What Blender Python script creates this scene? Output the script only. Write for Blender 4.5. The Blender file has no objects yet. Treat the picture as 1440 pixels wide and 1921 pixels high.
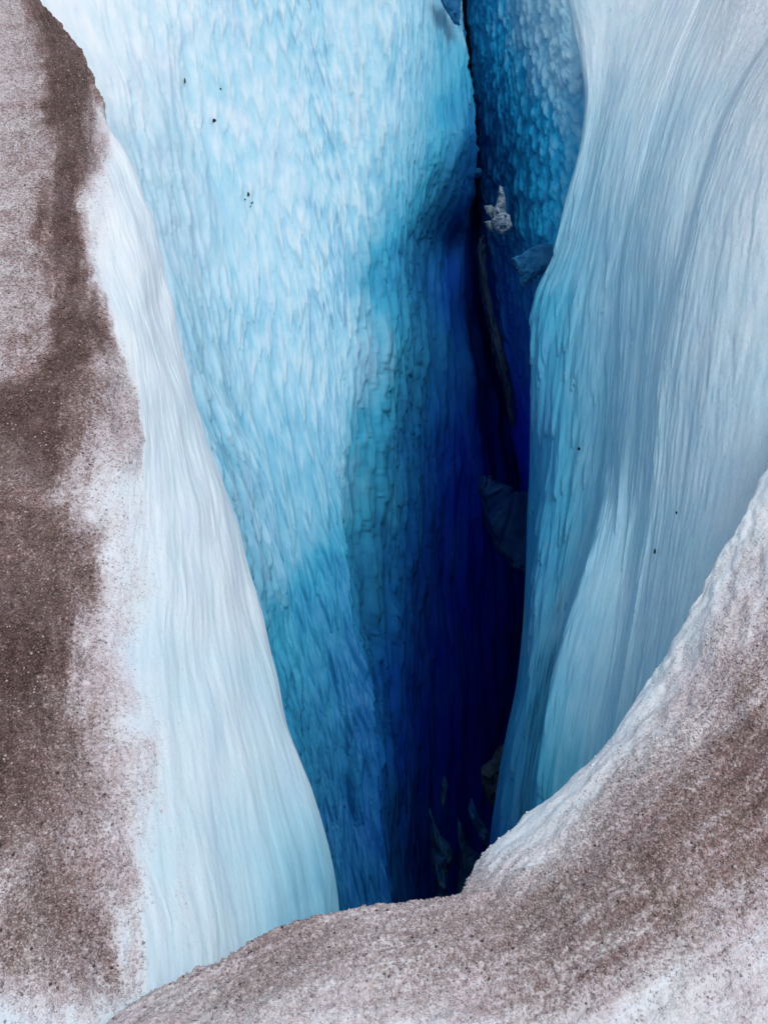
import bpy, bmesh, math, random
import numpy as np

# ------------------------------------------------------------------ camera
C = bpy.context.scene.collection
scene = bpy.context.scene
random.seed(4)
RNG = np.random.default_rng(4)
cam_data = bpy.data.cameras.new("camera")
cam = bpy.data.objects.new("camera", cam_data)
C.objects.link(cam)
cam.location = (0, 0, 2.6)
cam.rotation_euler = (math.radians(45), 0, 0)
cam_data.sensor_fit = 'VERTICAL'
cam_data.sensor_height = 24
cam_data.lens = 12 / math.tan(math.radians(27.5))
cam_data.clip_start = 0.02
cam_data.clip_end = 2000
scene.camera = cam

# ------------------------------------------------------------------ sky, sun, exposure
SUN_ELEV = math.radians(74)
SUN_ROT = math.radians(115)          # clockwise from +Y
world = bpy.data.worlds.new("World")
scene.world = world
world.use_nodes = True
wn = world.node_tree
wn.nodes.clear()
sky = wn.nodes.new("ShaderNodeTexSky")
sky.sky_type = 'NISHITA'
sky.sun_disc = False
sky.sun_elevation = SUN_ELEV
sky.sun_rotation = SUN_ROT
sky.air_density = 1.0
sky.dust_density = 3.0
hs = wn.nodes.new("ShaderNodeHueSaturation")   # thin overcast: the blue of the sky is mostly veiled
hs.inputs['Saturation'].default_value = 0.36
bg = wn.nodes.new("ShaderNodeBackground")
bg.inputs['Strength'].default_value = 0.14
wo = wn.nodes.new("ShaderNodeOutputWorld")
wn.links.new(sky.outputs[0], hs.inputs['Color'])
wn.links.new(hs.outputs[0], bg.inputs['Color'])
wn.links.new(bg.outputs[0], wo.inputs['Surface'])

sun_data = bpy.data.lights.new("sun", 'SUN')
sun_data.energy = 1.3
sun_data.angle = math.radians(25)
sun_data.color = (1.0, 0.965, 0.92)
sun = bpy.data.objects.new("sun", sun_data)
C.objects.link(sun)
sun.rotation_euler = (math.pi / 2 - SUN_ELEV, 0, math.pi - SUN_ROT)
sun.location = (8, -8, 20)

scene.view_settings.view_transform = 'Standard'
scene.view_settings.look = 'None'
scene.view_settings.gamma = 1
scene.view_settings.use_curve_mapping = False
scene.view_settings.exposure = -0.10
scene.render.engine = 'CYCLES'
scene.cycles.max_bounces = 14
scene.cycles.diffuse_bounces = 12
scene.cycles.glossy_bounces = 4

# ------------------------------------------------------------------ numpy helpers
def pchip(y, xq):
    """monotone cubic through y[k] at x = k (axis 0)"""
    de = np.diff(y, axis=0)
    m = np.zeros_like(y)
    a, b = de[:-1], de[1:]
    ok = a * b > 0
    m[1:-1] = np.where(ok, 2 * a * b / np.where(ok, a + b, 1), 0)
    m[0], m[-1] = de[0], de[-1]
    i = np.clip(np.floor(xq).astype(int), 0, len(y) - 2)
    t = (xq - i).reshape((-1,) + (1,) * (y.ndim - 1))
    return ((2 * t**3 - 3 * t**2 + 1) * y[i] + (t**3 - 2 * t**2 + t) * m[i]
            + (-2 * t**3 + 3 * t**2) * y[i + 1] + (t**3 - t**2) * m[i + 1])

def hsh(*k):
    h = np.zeros(np.broadcast(*k).shape, np.uint32)
    for v in k:
        h = (h ^ (np.asarray(v).astype(np.int64) & 0xffffffff).astype(np.uint32)) * np.uint32(0x9E3779B1)
        h ^= h >> np.uint32(15)
        h = h * np.uint32(0x85EBCA6B)
        h ^= h >> np.uint32(13)
    return h.astype(np.float64) / 4294967296.0

def noise2(x, y, seed=0):
    xi, yi = np.floor(x), np.floor(y)
    fx, fy = x - xi, y - yi
    u = fx * fx * fx * (fx * (fx * 6 - 15) + 10)
    v = fy * fy * fy * (fy * (fy * 6 - 15) + 10)
    def g(i, j):
        a = hsh(xi + i, yi + j, np.full_like(xi, seed)) * 2 * math.pi
        return np.cos(a) * (fx - i) + np.sin(a) * (fy - j)
    a = g(0, 0) * (1 - u) + g(1, 0) * u
    b = g(0, 1) * (1 - u) + g(1, 1) * u
    return (a * (1 - v) + b * v) * 1.5

def fbm2(x, y, oct=4, seed=0, gain=.5):
    r = 0; a = 1.0
    for o in range(oct):
        r = r + a * noise2(x * 2**o + 7.3 * o, y * 2**o - 3.1 * o, seed + o)
        a *= gain
    return r

def sstep(a, b, x):
    t = np.clip((x - a) / (b - a), 0, 1)
    return t * t * (3 - 2 * t)

def tongues(s, t, w, L, seed, fat=.62, sharp=.8):
    """melt scallops: overlapping drops that swell down the wall and end in a lip (t grows downwards)"""
    x, y = s / w, t / L
    col = np.floor(x)
    best = np.zeros_like(x)
    for i in (-2, -1, 0, 1, 2):
        c = col + i
        yo = y + hsh(c, c * 0 + seed)
        row = np.floor(yo)
        for j in (-1, 0, 1, 2):
            r = row + j
            h1, h2, h3, h4 = (hsh(c, r, c * 0 + seed + q) for q in (11, 23, 37, 51))
            a = x - (c + .5 + (h1 - .5) * .8)
            b = yo - (r + .5 + (h2 - .5) * .7)
            a = a + b * (h4 - .5) * .6
            size = .7 + .6 * h3
            b = b / size
            rise = sstep(-1.0, .55, b)
            wd = fat * size * (1 - sstep(-.12, .74, b)) * (.45 + .55 * sstep(-1, .1, b)) + 1e-4
            lat = np.clip(1 - (a / wd)**2, 0, 1) ** sharp
            best = np.maximum(best, rise * lat * (.5 + .5 * h1 + .3 * h3))
    return best

def grains(x, y, z, cell, seed):
    """height of a heap of rounded granules (nearest feature point in 3-D)"""
    x, y, z = x / cell, y / cell, z / cell
    xi, yi, zi = np.floor(x), np.floor(y), np.floor(z)
    d = np.full_like(x, 9.0)
    for i in (-1, 0, 1):
        for j in (-1, 0, 1):
            for k in (-1, 0, 1):
                a, b, c = xi + i, yi + j, zi + k
                dx = a + hsh(a, b, c + seed) - x
                dy = b + hsh(a, b, c + seed + 77) - y
                dk = c + hsh(a, b, c + seed + 154) - z
                d = np.minimum(d, dx * dx + dy * dy + dk * dk)
    return 1 - np.sqrt(np.clip(d, 0, 1))

# ------------------------------------------------------------------ materials
def nd(t, kind, **kw):
    n = t.nodes.new(kind)
    for k, v in kw.items():
        if k in n.inputs: n.inputs[k].default_value = v
        else: setattr(n, k, v)
    return n

class NT:
    def __init__(s, name):
        s.m = bpy.data.materials.new(name); s.m.use_nodes = True
        s.t = s.m.node_tree; s.t.nodes.clear()
    def n(s, kind, **kw): return nd(s.t, kind, **kw)
    def l(s, a, b): s.t.links.new(a, b)
    def put(s, sock, v):
        if hasattr(v, 'is_output'): s.l(v, sock)
        else: sock.default_value = v
    def math(s, op, a, b=0.0, clamp=False):
        n = s.n("ShaderNodeMath", operation=op, use_clamp=clamp)
        s.put(n.inputs[0], a); s.put(n.inputs[1], b); return n.outputs[0]
    def mix(s, f, a, b, mode='MIX'):
        n = s.n("ShaderNodeMix", data_type='RGBA', blend_type=mode)
        s.put(n.inputs['Factor'], f)
        for sock, v in ((n.inputs[6], a), (n.inputs[7], b)):
            if isinstance(v, tuple) and len(v) == 3: v = v + (1,)
            s.put(sock, v)
        return n.outputs[2]
    def step(s, x, a, b):
        n = s.n("ShaderNodeMapRange", interpolation_type='SMOOTHSTEP')
        s.put(n.inputs['Value'], x); s.put(n.inputs['From Min'], a); s.put(n.inputs['From Max'], b)
        return n.outputs[0]
    def attr(s, name):
        return s.n("ShaderNodeAttribute", attribute_name=name)
    def noise(s, vec, scale, detail=4, rough=.55):
        n = s.n("ShaderNodeTexNoise"); n.inputs['Scale'].default_value = scale
        n.inputs['Detail'].default_value = detail; n.inputs['Roughness'].default_value = rough
        s.l(vec, n.inputs['Vector']); return n.outputs['Fac'], n.outputs['Color']
    def scale(s, vec, sc, off=(0, 0, 0)):
        n = s.n("ShaderNodeMapping"); n.inputs['Scale'].default_value = sc; n.inputs['Location'].default_value = off
        s.l(vec, n.inputs['Vector']); return n.outputs[0]
    def voro(s, vec, scale, feature='F1'):
        n = s.n("ShaderNodeTexVoronoi", feature=feature); n.inputs['Scale'].default_value = scale
        s.l(vec, n.inputs['Vector']); return n

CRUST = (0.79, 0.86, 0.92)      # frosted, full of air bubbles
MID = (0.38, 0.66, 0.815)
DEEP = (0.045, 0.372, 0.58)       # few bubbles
BLUE = (0.008, 0.13, 0.37)  # dense blue ice, darkened to stand for shade towards the slot
CLEAR_SHADED = (0.001, 0.019, 0.46)    # bubble-free ice of the cleft, its deep shade painted in

def glacier_material(name, streak=(9, 1.0), streak_amt=.35, lines=0.0, rough=.42, rime=.21, deep=None, relief=.004, big_sc=(3.5, 3.0), drift=(14, 5), streaky=1.0):
    g = NT(name)
    uv = g.n("ShaderNodeUVMap", uv_map="flow").outputs[0]
    pos = g.n("ShaderNodeNewGeometry").outputs['Position']
    blue = g.attr("blue").outputs['Fac']  # ice clarity, raised further to paint shade in the slot and recesses
    dirt = g.attr("dirt").outputs['Fac']
    dust = g.attr("dust").outputs['Fac']
    # bubbly white and clear blue ice in layers along the flow, depth shade painted in
    f1, _ = g.noise(g.scale(uv, (streak[0], streak[1], 1)), 1, 5, .6)
    f2, _ = g.noise(g.scale(uv, (streak[0] * 3.7, streak[1] * 2.2, 1), (3, 5, 0)), 1, 4, .6)
    f3, _ = g.noise(pos, 1.6, 3)
    v = g.math('ADD', g.math('MULTIPLY', g.math('SUBTRACT', f1, .5), streak_amt * 1.7),
               g.math('MULTIPLY', g.math('SUBTRACT', f2, .5), streak_amt * .9))
    v = g.math('ADD', v, g.math('MULTIPLY', g.math('SUBTRACT', f3, .5), .22))
    f0, _ = g.noise(g.scale(uv, (2.6, .32, 1), (2, 8, 0)), 1, 3)
    v = g.math('ADD', v, g.math('MULTIPLY', g.math('SUBTRACT', f0, .5), .17))
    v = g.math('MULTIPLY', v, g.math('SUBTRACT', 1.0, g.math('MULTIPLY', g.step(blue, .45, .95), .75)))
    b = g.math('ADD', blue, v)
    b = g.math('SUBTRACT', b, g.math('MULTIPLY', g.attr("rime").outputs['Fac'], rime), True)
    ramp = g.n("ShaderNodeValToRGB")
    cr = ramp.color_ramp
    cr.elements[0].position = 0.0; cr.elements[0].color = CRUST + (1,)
    cr.elements[1].position = 1.0; cr.elements[1].color = CLEAR_SHADED + (1,)
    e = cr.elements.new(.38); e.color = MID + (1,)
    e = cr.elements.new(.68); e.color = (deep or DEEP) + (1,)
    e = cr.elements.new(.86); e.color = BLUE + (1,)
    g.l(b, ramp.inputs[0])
    ice = ramp.outputs[0]
    # faint greenish and lilac tints between layers
    tint, _ = g.noise(g.scale(uv, (streak[0] * .5, streak[1] * .6, 1), (9, 2, 0)), 1, 2)
    ice = g.mix(g.math('MULTIPLY', g.step(tint, .5, .72), .22), ice, (0.66, 0.66, 0.86), 'MULTIPLY')
    ice = g.mix(g.math('MULTIPLY', g.step(tint, .5, .3), .16), ice, (0.70, 0.92, 0.88), 'MULTIPLY')
    if lines > 0:       # hair-thin dark dust lines frozen along the flow
        q, _ = g.noise(g.scale(uv, (streak[0] * 7, streak[1] * 1.6, 1), (1, 7, 0)), 1, 3, .7)
        q2, _ = g.noise(g.scale(uv, (streak[0] * .8, streak[1] * 1.5, 1), (4, 4, 0)), 1, 3)
        ln = g.math('MULTIPLY', g.step(q, .57, .67), g.step(q2, .42, .60))
        ice = g.mix(g.math('MULTIPLY', ln, lines), ice, (0.13, 0.17, 0.20))
    # wind-blown dust veil
    dn, _ = g.noise(g.scale(uv, (streak[0] * 4, streak[1] * 6, 1)), 1, 5, .7)
    ice = g.mix(g.math('MULTIPLY', dust, g.math('ADD', g.math('MULTIPLY', g.step(dn, .3, .7), .7), .06)), ice, (0.36, 0.37, 0.46))
    dsp, _ = g.noise(pos, 55, 2, .5)
    ice = g.mix(g.math('MULTIPLY', g.step(dsp, .66, .76), g.math('MULTIPLY', g.math('ADD', dust, .12), .45)), ice, (0.10, 0.10, 0.12))
    # granular dirty snow
    v1 = g.voro(pos, 85); v2 = g.voro(pos, 170)
    sep1 = g.n("ShaderNodeSeparateColor"); g.l(v1.outputs['Color'], sep1.inputs[0])
    sep2 = g.n("ShaderNodeSeparateColor"); g.l(v2.outputs['Color'], sep2.inputs[0])
    big, _ = g.noise(g.scale(uv, (big_sc[0], big_sc[1], 1)), 1, 5, .62)
    med, _ = g.noise(pos, 30, 3, .6)
    gn, gcol = g.noise(pos, 75, 3, .7)
    dv = g.math('ADD', dirt, g.math('MULTIPLY', g.math('SUBTRACT', big, .5), g.math('MULTIPLY', g.math('MULTIPLY', dirt, g.math('SUBTRACT', 1.25, dirt)), 1.5)))
    drf, _ = g.noise(g.scale(uv, (drift[0], drift[1], 1), (6, 1, 0)), 1, 4, .65)
    dv = g.math('ADD', dv, g.math('MULTIPLY', g.math('SUBTRACT', drf, .5), g.math('MULTIPLY', dirt, streaky)))
    dv = g.math('ADD', dv, g.math('MULTIPLY', g.math('SUBTRACT', med, .5), g.math('MULTIPLY', dirt, .5)), True)
    rnd = g.math('ADD', g.math('MULTIPLY', sep1.outputs[0], .30), g.math('MULTIPLY', sep2.outputs[0], .22))
    rnd = g.math('ADD', rnd, g.math('MULTIPLY', g.step(gn, .28, .72), .48))
    # share of grains that are dirty follows the dirt density
    cover = g.step(g.math('SUBTRACT', g.math('MULTIPLY', dv, 1.5), rnd), -.30, .52)
    light_b = g.mix(sep2.outputs[1], (0.34, 0.265, 0.272), (0.60, 0.505, 0.515))
    mid_b = g.mix(sep2.outputs[1], (0.150, 0.088, 0.086), (0.42, 0.308, 0.300))
    dark_b = g.mix(sep2.outputs[0], (0.040, 0.022, 0.022), (0.20, 0.128, 0.120))
    brown = g.mix(g.step(dv, .26, .58), light_b, mid_b)
    brown = g.mix(g.step(dv, .58, .96), brown, dark_b)
    hue, _ = g.noise(pos, 3.0, 2)
    brown = g.mix(g.step(hue, .45, .7), brown, g.mix(.35, brown, (0.27, 0.22, 0.24)))
    hue2, _ = g.noise(pos, 7.0, 3)
    brown = g.mix(g.math('MULTIPLY', g.step(hue2, .52, .68), .55), brown, (0.92, 1.02, 0.86), 'MULTIPLY')
    brown = g.mix(g.math('MULTIPLY', g.step(hue2, .46, .32), .6), brown, (1.06, 0.90, 0.93), 'MULTIPLY')
    brown = g.mix(g.math('MULTIPLY', g.step(gn, .60, .40), g.math('MULTIPLY', dv, .6)), brown, (0.075, 0.055, 0.055))
    snow_c = g.mix(sep1.outputs[2], (0.70, 0.71, 0.79), (0.82, 0.82, 0.87))
    snow_c = g.mix(g.math('MULTIPLY', g.step(dv, .04, .36), .75), snow_c, g.mix(sep2.outputs[0], (0.44, 0.385, 0.43), (0.64, 0.58, 0.635)))
    snow_c = g.mix(g.math('MULTIPLY', g.step(hue, .4, .65), .35), snow_c, (0.70, 0.78, 0.78))
    base_white = g.mix(g.step(dv, .0, .30), ice, snow_c)
    col = g.mix(cover, base_white, brown)
    # separate dark cryoconite specks and bright crystals
    spk = g.math('MULTIPLY', g.math('MULTIPLY', g.step(sep2.outputs[2], .90, .95), g.step(med, .42, .6)), g.step(dv, .03, .2))
    col = g.mix(g.math('MULTIPLY', spk, .55), col, (0.05, 0.04, 0.045))
    cry = g.math('MULTIPLY', g.step(sep2.outputs[1], .972, .985), g.step(dv, .1, .3))
    col = g.mix(g.math('MULTIPLY', cry, .25), col, (0.72, 0.68, 0.70))
    p = g.n("ShaderNodeBsdfPrincipled")
    g.l(col, p.inputs['Base Color'])
    rg = g.math('ADD', rough, g.math('MULTIPLY', cover, .35))
    rg = g.math('SUBTRACT', rg, g.math('MULTIPLY', cry, .25))
    g.l(rg, p.inputs['Roughness'])
    p.inputs['IOR'].default_value = 1.31
    p.inputs['Specular IOR Level'].default_value = .3
    # fine relief
    hb, _ = g.noise(g.scale(uv, (streak[0] * 6, streak[1] * 8, 1)), 1, 4, .65)
    hfin, _ = g.noise(pos, 90, 3, .6)
    h = g.math('ADD', g.math('MULTIPLY', hb, relief), g.math('MULTIPLY', hfin, .0020))
    gr = g.math('MULTIPLY', g.math('ADD', v1.outputs['Distance'], g.math('MULTIPLY', v2.outputs['Distance'], .5)), -.007)
    h = g.math('ADD', h, g.math('MULTIPLY', gr, g.step(dv, .04, .35)))
    bp = g.n("ShaderNodeBump"); bp.inputs['Strength'].default_value = .8; bp.inputs['Distance'].default_value = 1.0
    g.l(h, bp.inputs['Height']); g.l(bp.outputs[0], p.inputs['Normal'])
    o = g.n("ShaderNodeOutputMaterial"); g.l(p.outputs[0], o.inputs[0])
    return g.m

MAT = {
    'scallop': glacier_material("scalloped_ice", (11, 2.2), .17, 0.0, .42),
    'scallop2': glacier_material("blue_scalloped_ice", (7, 3.4), .14, 0.0, .42, rime=.10, deep=(0.012, 0.37, 0.67)),
    'streak': glacier_material("streaked_ice", (20, 3.2), .13, .45, .50, relief=.002),
    'bank': glacier_material("dirty_snow_bank", (16, 3.0), .08, .08, .50, relief=.002),
    'ground': glacier_material("dirty_granular_snow", (3, 5), .15, 0.0, .55, big_sc=(7, 1.6), drift=(30, 3.2), streaky=1.8),
}

# ------------------------------------------------------------------ glacier surfaces
PATCH = {}
PATCH['left_ice_wall'] = dict(usub=[14, 60, 84, 84, 26, 46, 32, 26, 24, 40], vsub=[6, 10, 42, 42, 42, 42, 42, 42, 42, 42, 42, 42, 42, 42, 42, 42, 42, 42, 42, 20, 20, 20, 20], flip=0, mode='scallop',
  pts=[[[-30.389,90.0,0.6],[-26.477,90.0,0.6],[-18.643,90.0,0.6],[-8.956,90.0,0.6],[-6.058,90.0,0.6],[0.0,90.0,0.6],[4.292,90.0,0.6],[6.562,90.0,0.6],[7.609,90.0,0.6],[9.287,90.0,0.6],[18.145,90.0,0.6]],[[-3.377,11.281,0.15],[-2.942,11.621,0.15],[-2.071,12.3,0.15],[-0.995,12.753,0.15],[-0.673,12.923,0.15],[0.0,13.32,0.15],[0.477,13.66,0.15],[0.729,14.113,0.15],[0.845,14.792,0.15],[1.032,17.058,0.15],[2.016,18.757,0.15]],[[-3.377,10.081,0.094],[-2.942,10.421,0.01],[-2.071,11.1,-0.159],[-0.995,11.553,-0.272],[-0.673,11.723,-0.314],[0.0,12.12,-0.412],[0.477,12.46,-0.497],[0.729,12.913,-0.609],[0.845,13.592,-0.778],[1.032,15.858,-1.341],[2.016,17.557,-1.764]],[[-3.06,9.141,-0.08],[-2.688,9.602,-0.215],[-1.955,10.44,-0.465],[-0.943,10.929,-0.608],[-0.627,11.095,-0.656],[0.012,11.425,-0.752],[0.467,11.779,-0.856],[0.738,12.123,-0.959],[0.859,12.716,-1.132],[1.066,15.168,-1.85],[2.028,16.863,-2.349]],[[-2.774,8.317,-0.235],[-2.449,8.842,-0.416],[-1.843,9.806,-0.753],[-0.891,10.321,-0.929],[-0.581,10.482,-0.982],[0.023,10.758,-1.074],[0.457,11.12,-1.199],[0.75,11.362,-1.286],[0.877,11.892,-1.464],[1.11,14.548,-2.368],[2.038,16.179,-2.931]],[[-2.499,7.636,-0.385],[-2.211,8.116,-0.584],[-1.731,9.191,-1.022],[-0.833,9.708,-1.224],[-0.532,9.863,-1.283],[0.033,10.113,-1.378],[0.441,10.456,-1.516],[0.776,10.631,-1.59],[0.915,11.141,-1.786],[1.187,14.007,-2.908],[2.052,15.477,-3.495]],[[-2.26,7.044,-0.533],[-2.013,7.507,-0.762],[-1.618,8.596,-1.271],[-0.766,9.092,-1.493],[-0.48,9.242,-1.557],[0.044,9.482,-1.661],[0.398,9.807,-1.811],[0.793,10.043,-1.924],[0.953,10.449,-2.1],[1.262,13.354,-3.397],[2.071,14.644,-3.987]],[[-2.078,6.51,-0.685],[-1.871,7.032,-0.976],[-1.51,8.028,-1.505],[-0.703,8.499,-1.743],[-0.435,8.642,-1.814],[0.051,8.905,-1.943],[0.301,9.331,-2.154],[0.665,9.89,-2.433],[0.961,10.364,-2.682],[1.212,12.371,-3.707],[2.101,13.565,-4.323]],[[-1.923,6.027,-0.836],[-1.747,6.604,-1.196],[-1.41,7.49,-1.727],[-0.65,7.946,-1.988],[-0.4,8.081,-2.063],[0.05,8.398,-2.239],[0.239,8.947,-2.542],[0.49,9.827,-2.988],[0.823,10.447,-3.358],[1.196,11.588,-4.074],[2.167,12.73,-4.732]],[[-1.782,5.592,-0.987],[-1.623,6.19,-1.404],[-1.317,6.975,-1.935],[-0.605,7.424,-2.224],[-0.37,7.547,-2.301],[0.044,7.919,-2.534],[0.228,8.593,-2.959],[0.473,9.391,-3.425],[0.818,9.984,-3.822],[1.26,11.025,-4.541],[2.271,12.101,-5.235]],[[-1.652,5.194,-1.138],[-1.504,5.795,-1.607],[-1.225,6.497,-2.14],[-0.56,6.917,-2.445],[-0.35,7.038,-2.53],[0.04,7.496,-2.851],[0.245,8.254,-3.391],[0.501,9.012,-3.892],[0.869,9.581,-4.317],[1.347,10.476,-5.008],[2.383,11.5,-5.746]],[[-1.531,4.822,-1.285],[-1.383,5.415,-1.8],[-1.127,6.063,-2.35],[-0.511,6.413,-2.638],[-0.347,6.532,-2.732],[0.043,7.135,-3.21],[0.266,7.936,-3.85],[0.529,8.669,-4.397],[0.913,9.202,-4.842],[1.439,9.916,-5.455],[2.481,10.928,-6.273]],[[-1.414,4.464,-1.42],[-1.252,5.036,-1.971],[-1.021,5.658,-2.56],[-0.46,5.921,-2.809],[-0.352,6.052,-2.926],[0.055,6.787,-3.579],[0.289,7.638,-4.342],[0.558,8.362,-4.952],[0.951,8.843,-5.4],[1.497,9.419,-5.952],[2.55,10.379,-6.82]],[[-1.298,4.114,-1.539],[-1.111,4.661,-2.118],[-0.917,5.275,-2.77],[-0.383,5.46,-2.968],[-0.338,5.711,-3.228],[0.071,6.445,-3.956],[0.309,7.341,-4.856],[0.585,8.055,-5.534],[0.987,8.479,-5.977],[1.545,8.942,-6.474],[2.605,9.829,-7.37]],[[-1.199,3.808,-1.68],[-0.982,4.329,-2.286],[-0.814,4.902,-2.97],[-0.287,5.044,-3.139],[-0.28,5.429,-3.589],[0.087,6.129,-4.369],[0.322,7.04,-5.392],[0.608,7.721,-6.12],[1.02,8.096,-6.557],[1.578,8.473,-7.011],[2.647,9.278,-7.921]],[[-1.121,3.553,-1.867],[-0.869,4.048,-2.502],[-0.707,4.537,-3.158],[-0.238,4.677,-3.352],[-0.24,5.179,-4.003],[0.107,5.862,-4.854],[0.334,6.739,-5.958],[0.628,7.375,-6.721],[1.051,7.703,-7.149],[1.598,8.03,-7.589],[2.686,8.749,-8.498]],[[-1.046,3.31,-2.061],[-0.753,3.778,-2.724],[-0.608,4.192,-3.352],[-0.162,4.339,-3.578],[-0.158,4.924,-4.423],[0.127,5.588,-5.358],[0.344,6.409,-6.518],[0.647,7.005,-7.324],[1.079,7.295,-7.747],[1.625,7.623,-8.238],[2.729,8.254,-9.13]],[[-0.977,3.074,-2.262],[-0.648,3.515,-2.953],[-0.53,3.876,-3.573],[-0.097,4.016,-3.814],[-0.083,4.64,-4.821],[0.145,5.285,-5.851],[0.354,6.039,-7.048],[0.665,6.61,-7.921],[1.103,6.876,-8.355],[1.644,7.184,-8.869],[2.766,7.735,-9.745]],[[-0.92,2.846,-2.474],[-0.568,3.258,-3.193],[-0.474,3.584,-3.827],[-0.052,3.7,-4.056],[-0.032,4.331,-5.201],[0.163,4.973,-6.357],[0.364,5.654,-7.574],[0.682,6.201,-8.524],[1.125,6.449,-8.978],[1.649,6.691,-9.435],[2.793,7.177,-10.305]],[[-0.875,2.624,-2.696],[-0.518,3.007,-3.451],[-0.427,3.295,-4.086],[0.003,3.383,-4.281],[0.032,4.026,-5.597],[0.18,4.638,-6.848],[0.373,5.25,-8.087],[0.697,5.768,-9.111],[1.144,5.998,-9.587],[1.649,6.189,-9.993],[2.819,6.618,-10.864]],[[-0.836,2.4,-2.919],[-0.481,2.758,-3.724],[-0.385,3.01,-4.35],[0.056,3.075,-4.508],[0.096,3.713,-5.99],[0.197,4.272,-7.296],[0.385,4.828,-8.577],[0.711,5.305,-9.656],[1.159,5.516,-10.152],[1.647,5.68,-10.546],[2.846,6.06,-11.422]],[[-0.8,2.177,-3.143],[-0.449,2.51,-4.009],[-0.346,2.726,-4.614],[0.074,2.791,-4.791],[0.125,3.371,-6.332],[0.213,3.891,-7.722],[0.399,4.395,-9.054],[0.722,4.827,-10.18],[1.172,5.019,-10.694],[1.642,5.168,-11.099],[2.872,5.501,-11.981]],[[-0.765,1.953,-3.367],[-0.42,2.26,-4.298],[-0.307,2.443,-4.878],[0.086,2.507,-5.075],[0.145,3.029,-6.675],[0.23,3.506,-8.142],[0.416,3.958,-9.527],[0.734,4.344,-10.697],[1.185,4.517,-11.231],[1.637,4.653,-11.653],[2.898,4.943,-12.539]],[[-0.728,1.729,-3.591],[-0.388,2.007,-4.586],[-0.266,2.161,-5.138],[0.098,2.223,-5.359],[0.165,2.686,-7.018],[0.246,3.118,-8.565],[0.432,3.52,-10.002],[0.745,3.859,-11.218],[1.198,4.014,-11.771],[1.634,4.137,-12.213],[2.924,4.384,-13.098]]],
  attrs={'calm': [[24,25,26,28,32,35,38,39,40,40,39,38,34,23,20,18,18,17,17,17,17,16,16,16,16,16,16,16,16,16,16,16,16,16,16,16,16,16,16,16,16,16,16,16,16,16,16,16,17,17,17,17,17,17,17,17],
[28,31,34,36,38,39,39,40,40,39,39,35,26,21,19,18,17,17,17,16,16,16,16,16,16,16,16,16,16,16,16,16,16,16,16,16,16,16,16,16,16,16,16,16,16,16,16,16,16,16,16,17,17,17,17,17],
[40,40,40,40,40,40,40,39,38,32,24,20,19,18,17,16,16,16,16,16,16,16,16,16,16,16,16,16,16,16,16,16,16,16,16,16,16,16,16,16,16,16,16,16,16,16,16,16,16,16,16,16,16,16,16,17],
[40,40,40,40,40,40,40,39,39,36,30,20,13,13,14,11,9,7,7,7,6,6,6,7,7,9,11,13,14,14,15,15,15,15,16,16,16,16,16,16,16,16,16,16,16,16,16,16,16,16,16,16,16,16,16,16],
[40,40,40,40,40,40,40,39,38,35,28,17,8,6,5,2,1,1,1,0,0,0,0,0,0,1,1,3,5,9,13,16,18,18,19,19,19,19,19,19,19,19,19,19,19,19,19,19,19,19,19,19,19,18,18,17],
[40,40,40,40,40,40,39,38,36,32,23,13,7,5,3,0,0,0,0,0,0,0,0,0,0,0,1,2,5,11,15,18,19,19,20,20,20,20,20,20,20,20,20,20,20,20,20,20,20,20,20,20,20,20,20,19],
[40,40,40,39,39,38,37,35,32,26,16,9,6,4,2,0,0,0,0,0,0,0,0,0,0,0,1,3,8,13,17,19,19,20,20,20,20,20,20,20,20,20,20,20,20,20,20,20,20,20,20,20,20,20,20,20],
[40,39,39,38,37,36,35,33,29,21,13,8,5,3,1,0,0,0,0,0,0,0,0,0,0,0,1,5,10,15,18,19,20,20,20,20,20,20,20,20,20,20,20,20,20,20,20,20,20,20,20,20,20,20,20,20],
[38,38,37,36,35,34,33,30,25,18,12,7,5,2,1,0,0,0,0,0,0,0,0,0,0,1,3,7,13,17,19,19,20,20,20,20,20,20,20,20,20,20,20,20,20,20,20,20,20,20,20,20,20,20,20,20],
[36,35,34,34,33,32,31,28,23,17,12,7,4,1,0,0,0,0,0,0,0,0,0,0,0,1,4,10,15,18,19,20,20,20,20,20,20,20,20,20,20,20,20,20,20,20,20,20,20,20,20,20,20,20,20,20],
[34,33,33,32,32,31,30,28,24,18,12,7,2,1,0,0,0,0,0,0,0,0,0,0,1,2,7,13,17,19,19,20,20,20,20,20,20,20,20,20,20,20,20,20,20,20,20,20,20,20,20,20,20,20,20,20],
[32,32,32,32,32,31,30,29,26,21,14,6,2,0,0,0,0,0,0,0,0,0,0,0,1,3,9,15,18,19,20,20,20,20,20,20,20,20,20,20,20,20,20,20,20,20,20,20,20,20,20,20,20,20,20,20],
[32,32,32,32,32,32,31,31,29,26,18,9,2,0,0,0,0,0,0,0,0,0,0,0,1,2,5,11,15,17,18,19,20,20,20,20,20,20,20,20,20,20,20,20,20,20,20,20,20,21,21,21,21,21,21,21],
[32,32,32,32,32,32,32,31,31,29,25,18,9,3,0,0,0,0,0,0,0,0,0,0,1,1,2,4,6,8,10,13,15,17,20,22,23,24,25,26,26,26,26,27,27,27,27,27,27,27,27,28,28,29,30,30],
[32,32,32,32,32,31,31,31,30,30,29,27,22,8,1,0,0,0,0,0,0,0,1,1,1,2,3,4,5,6,7,9,11,13,17,21,24,27,28,30,30,31,31,31,31,32,32,32,32,32,32,32,32,32,32,32],
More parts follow.
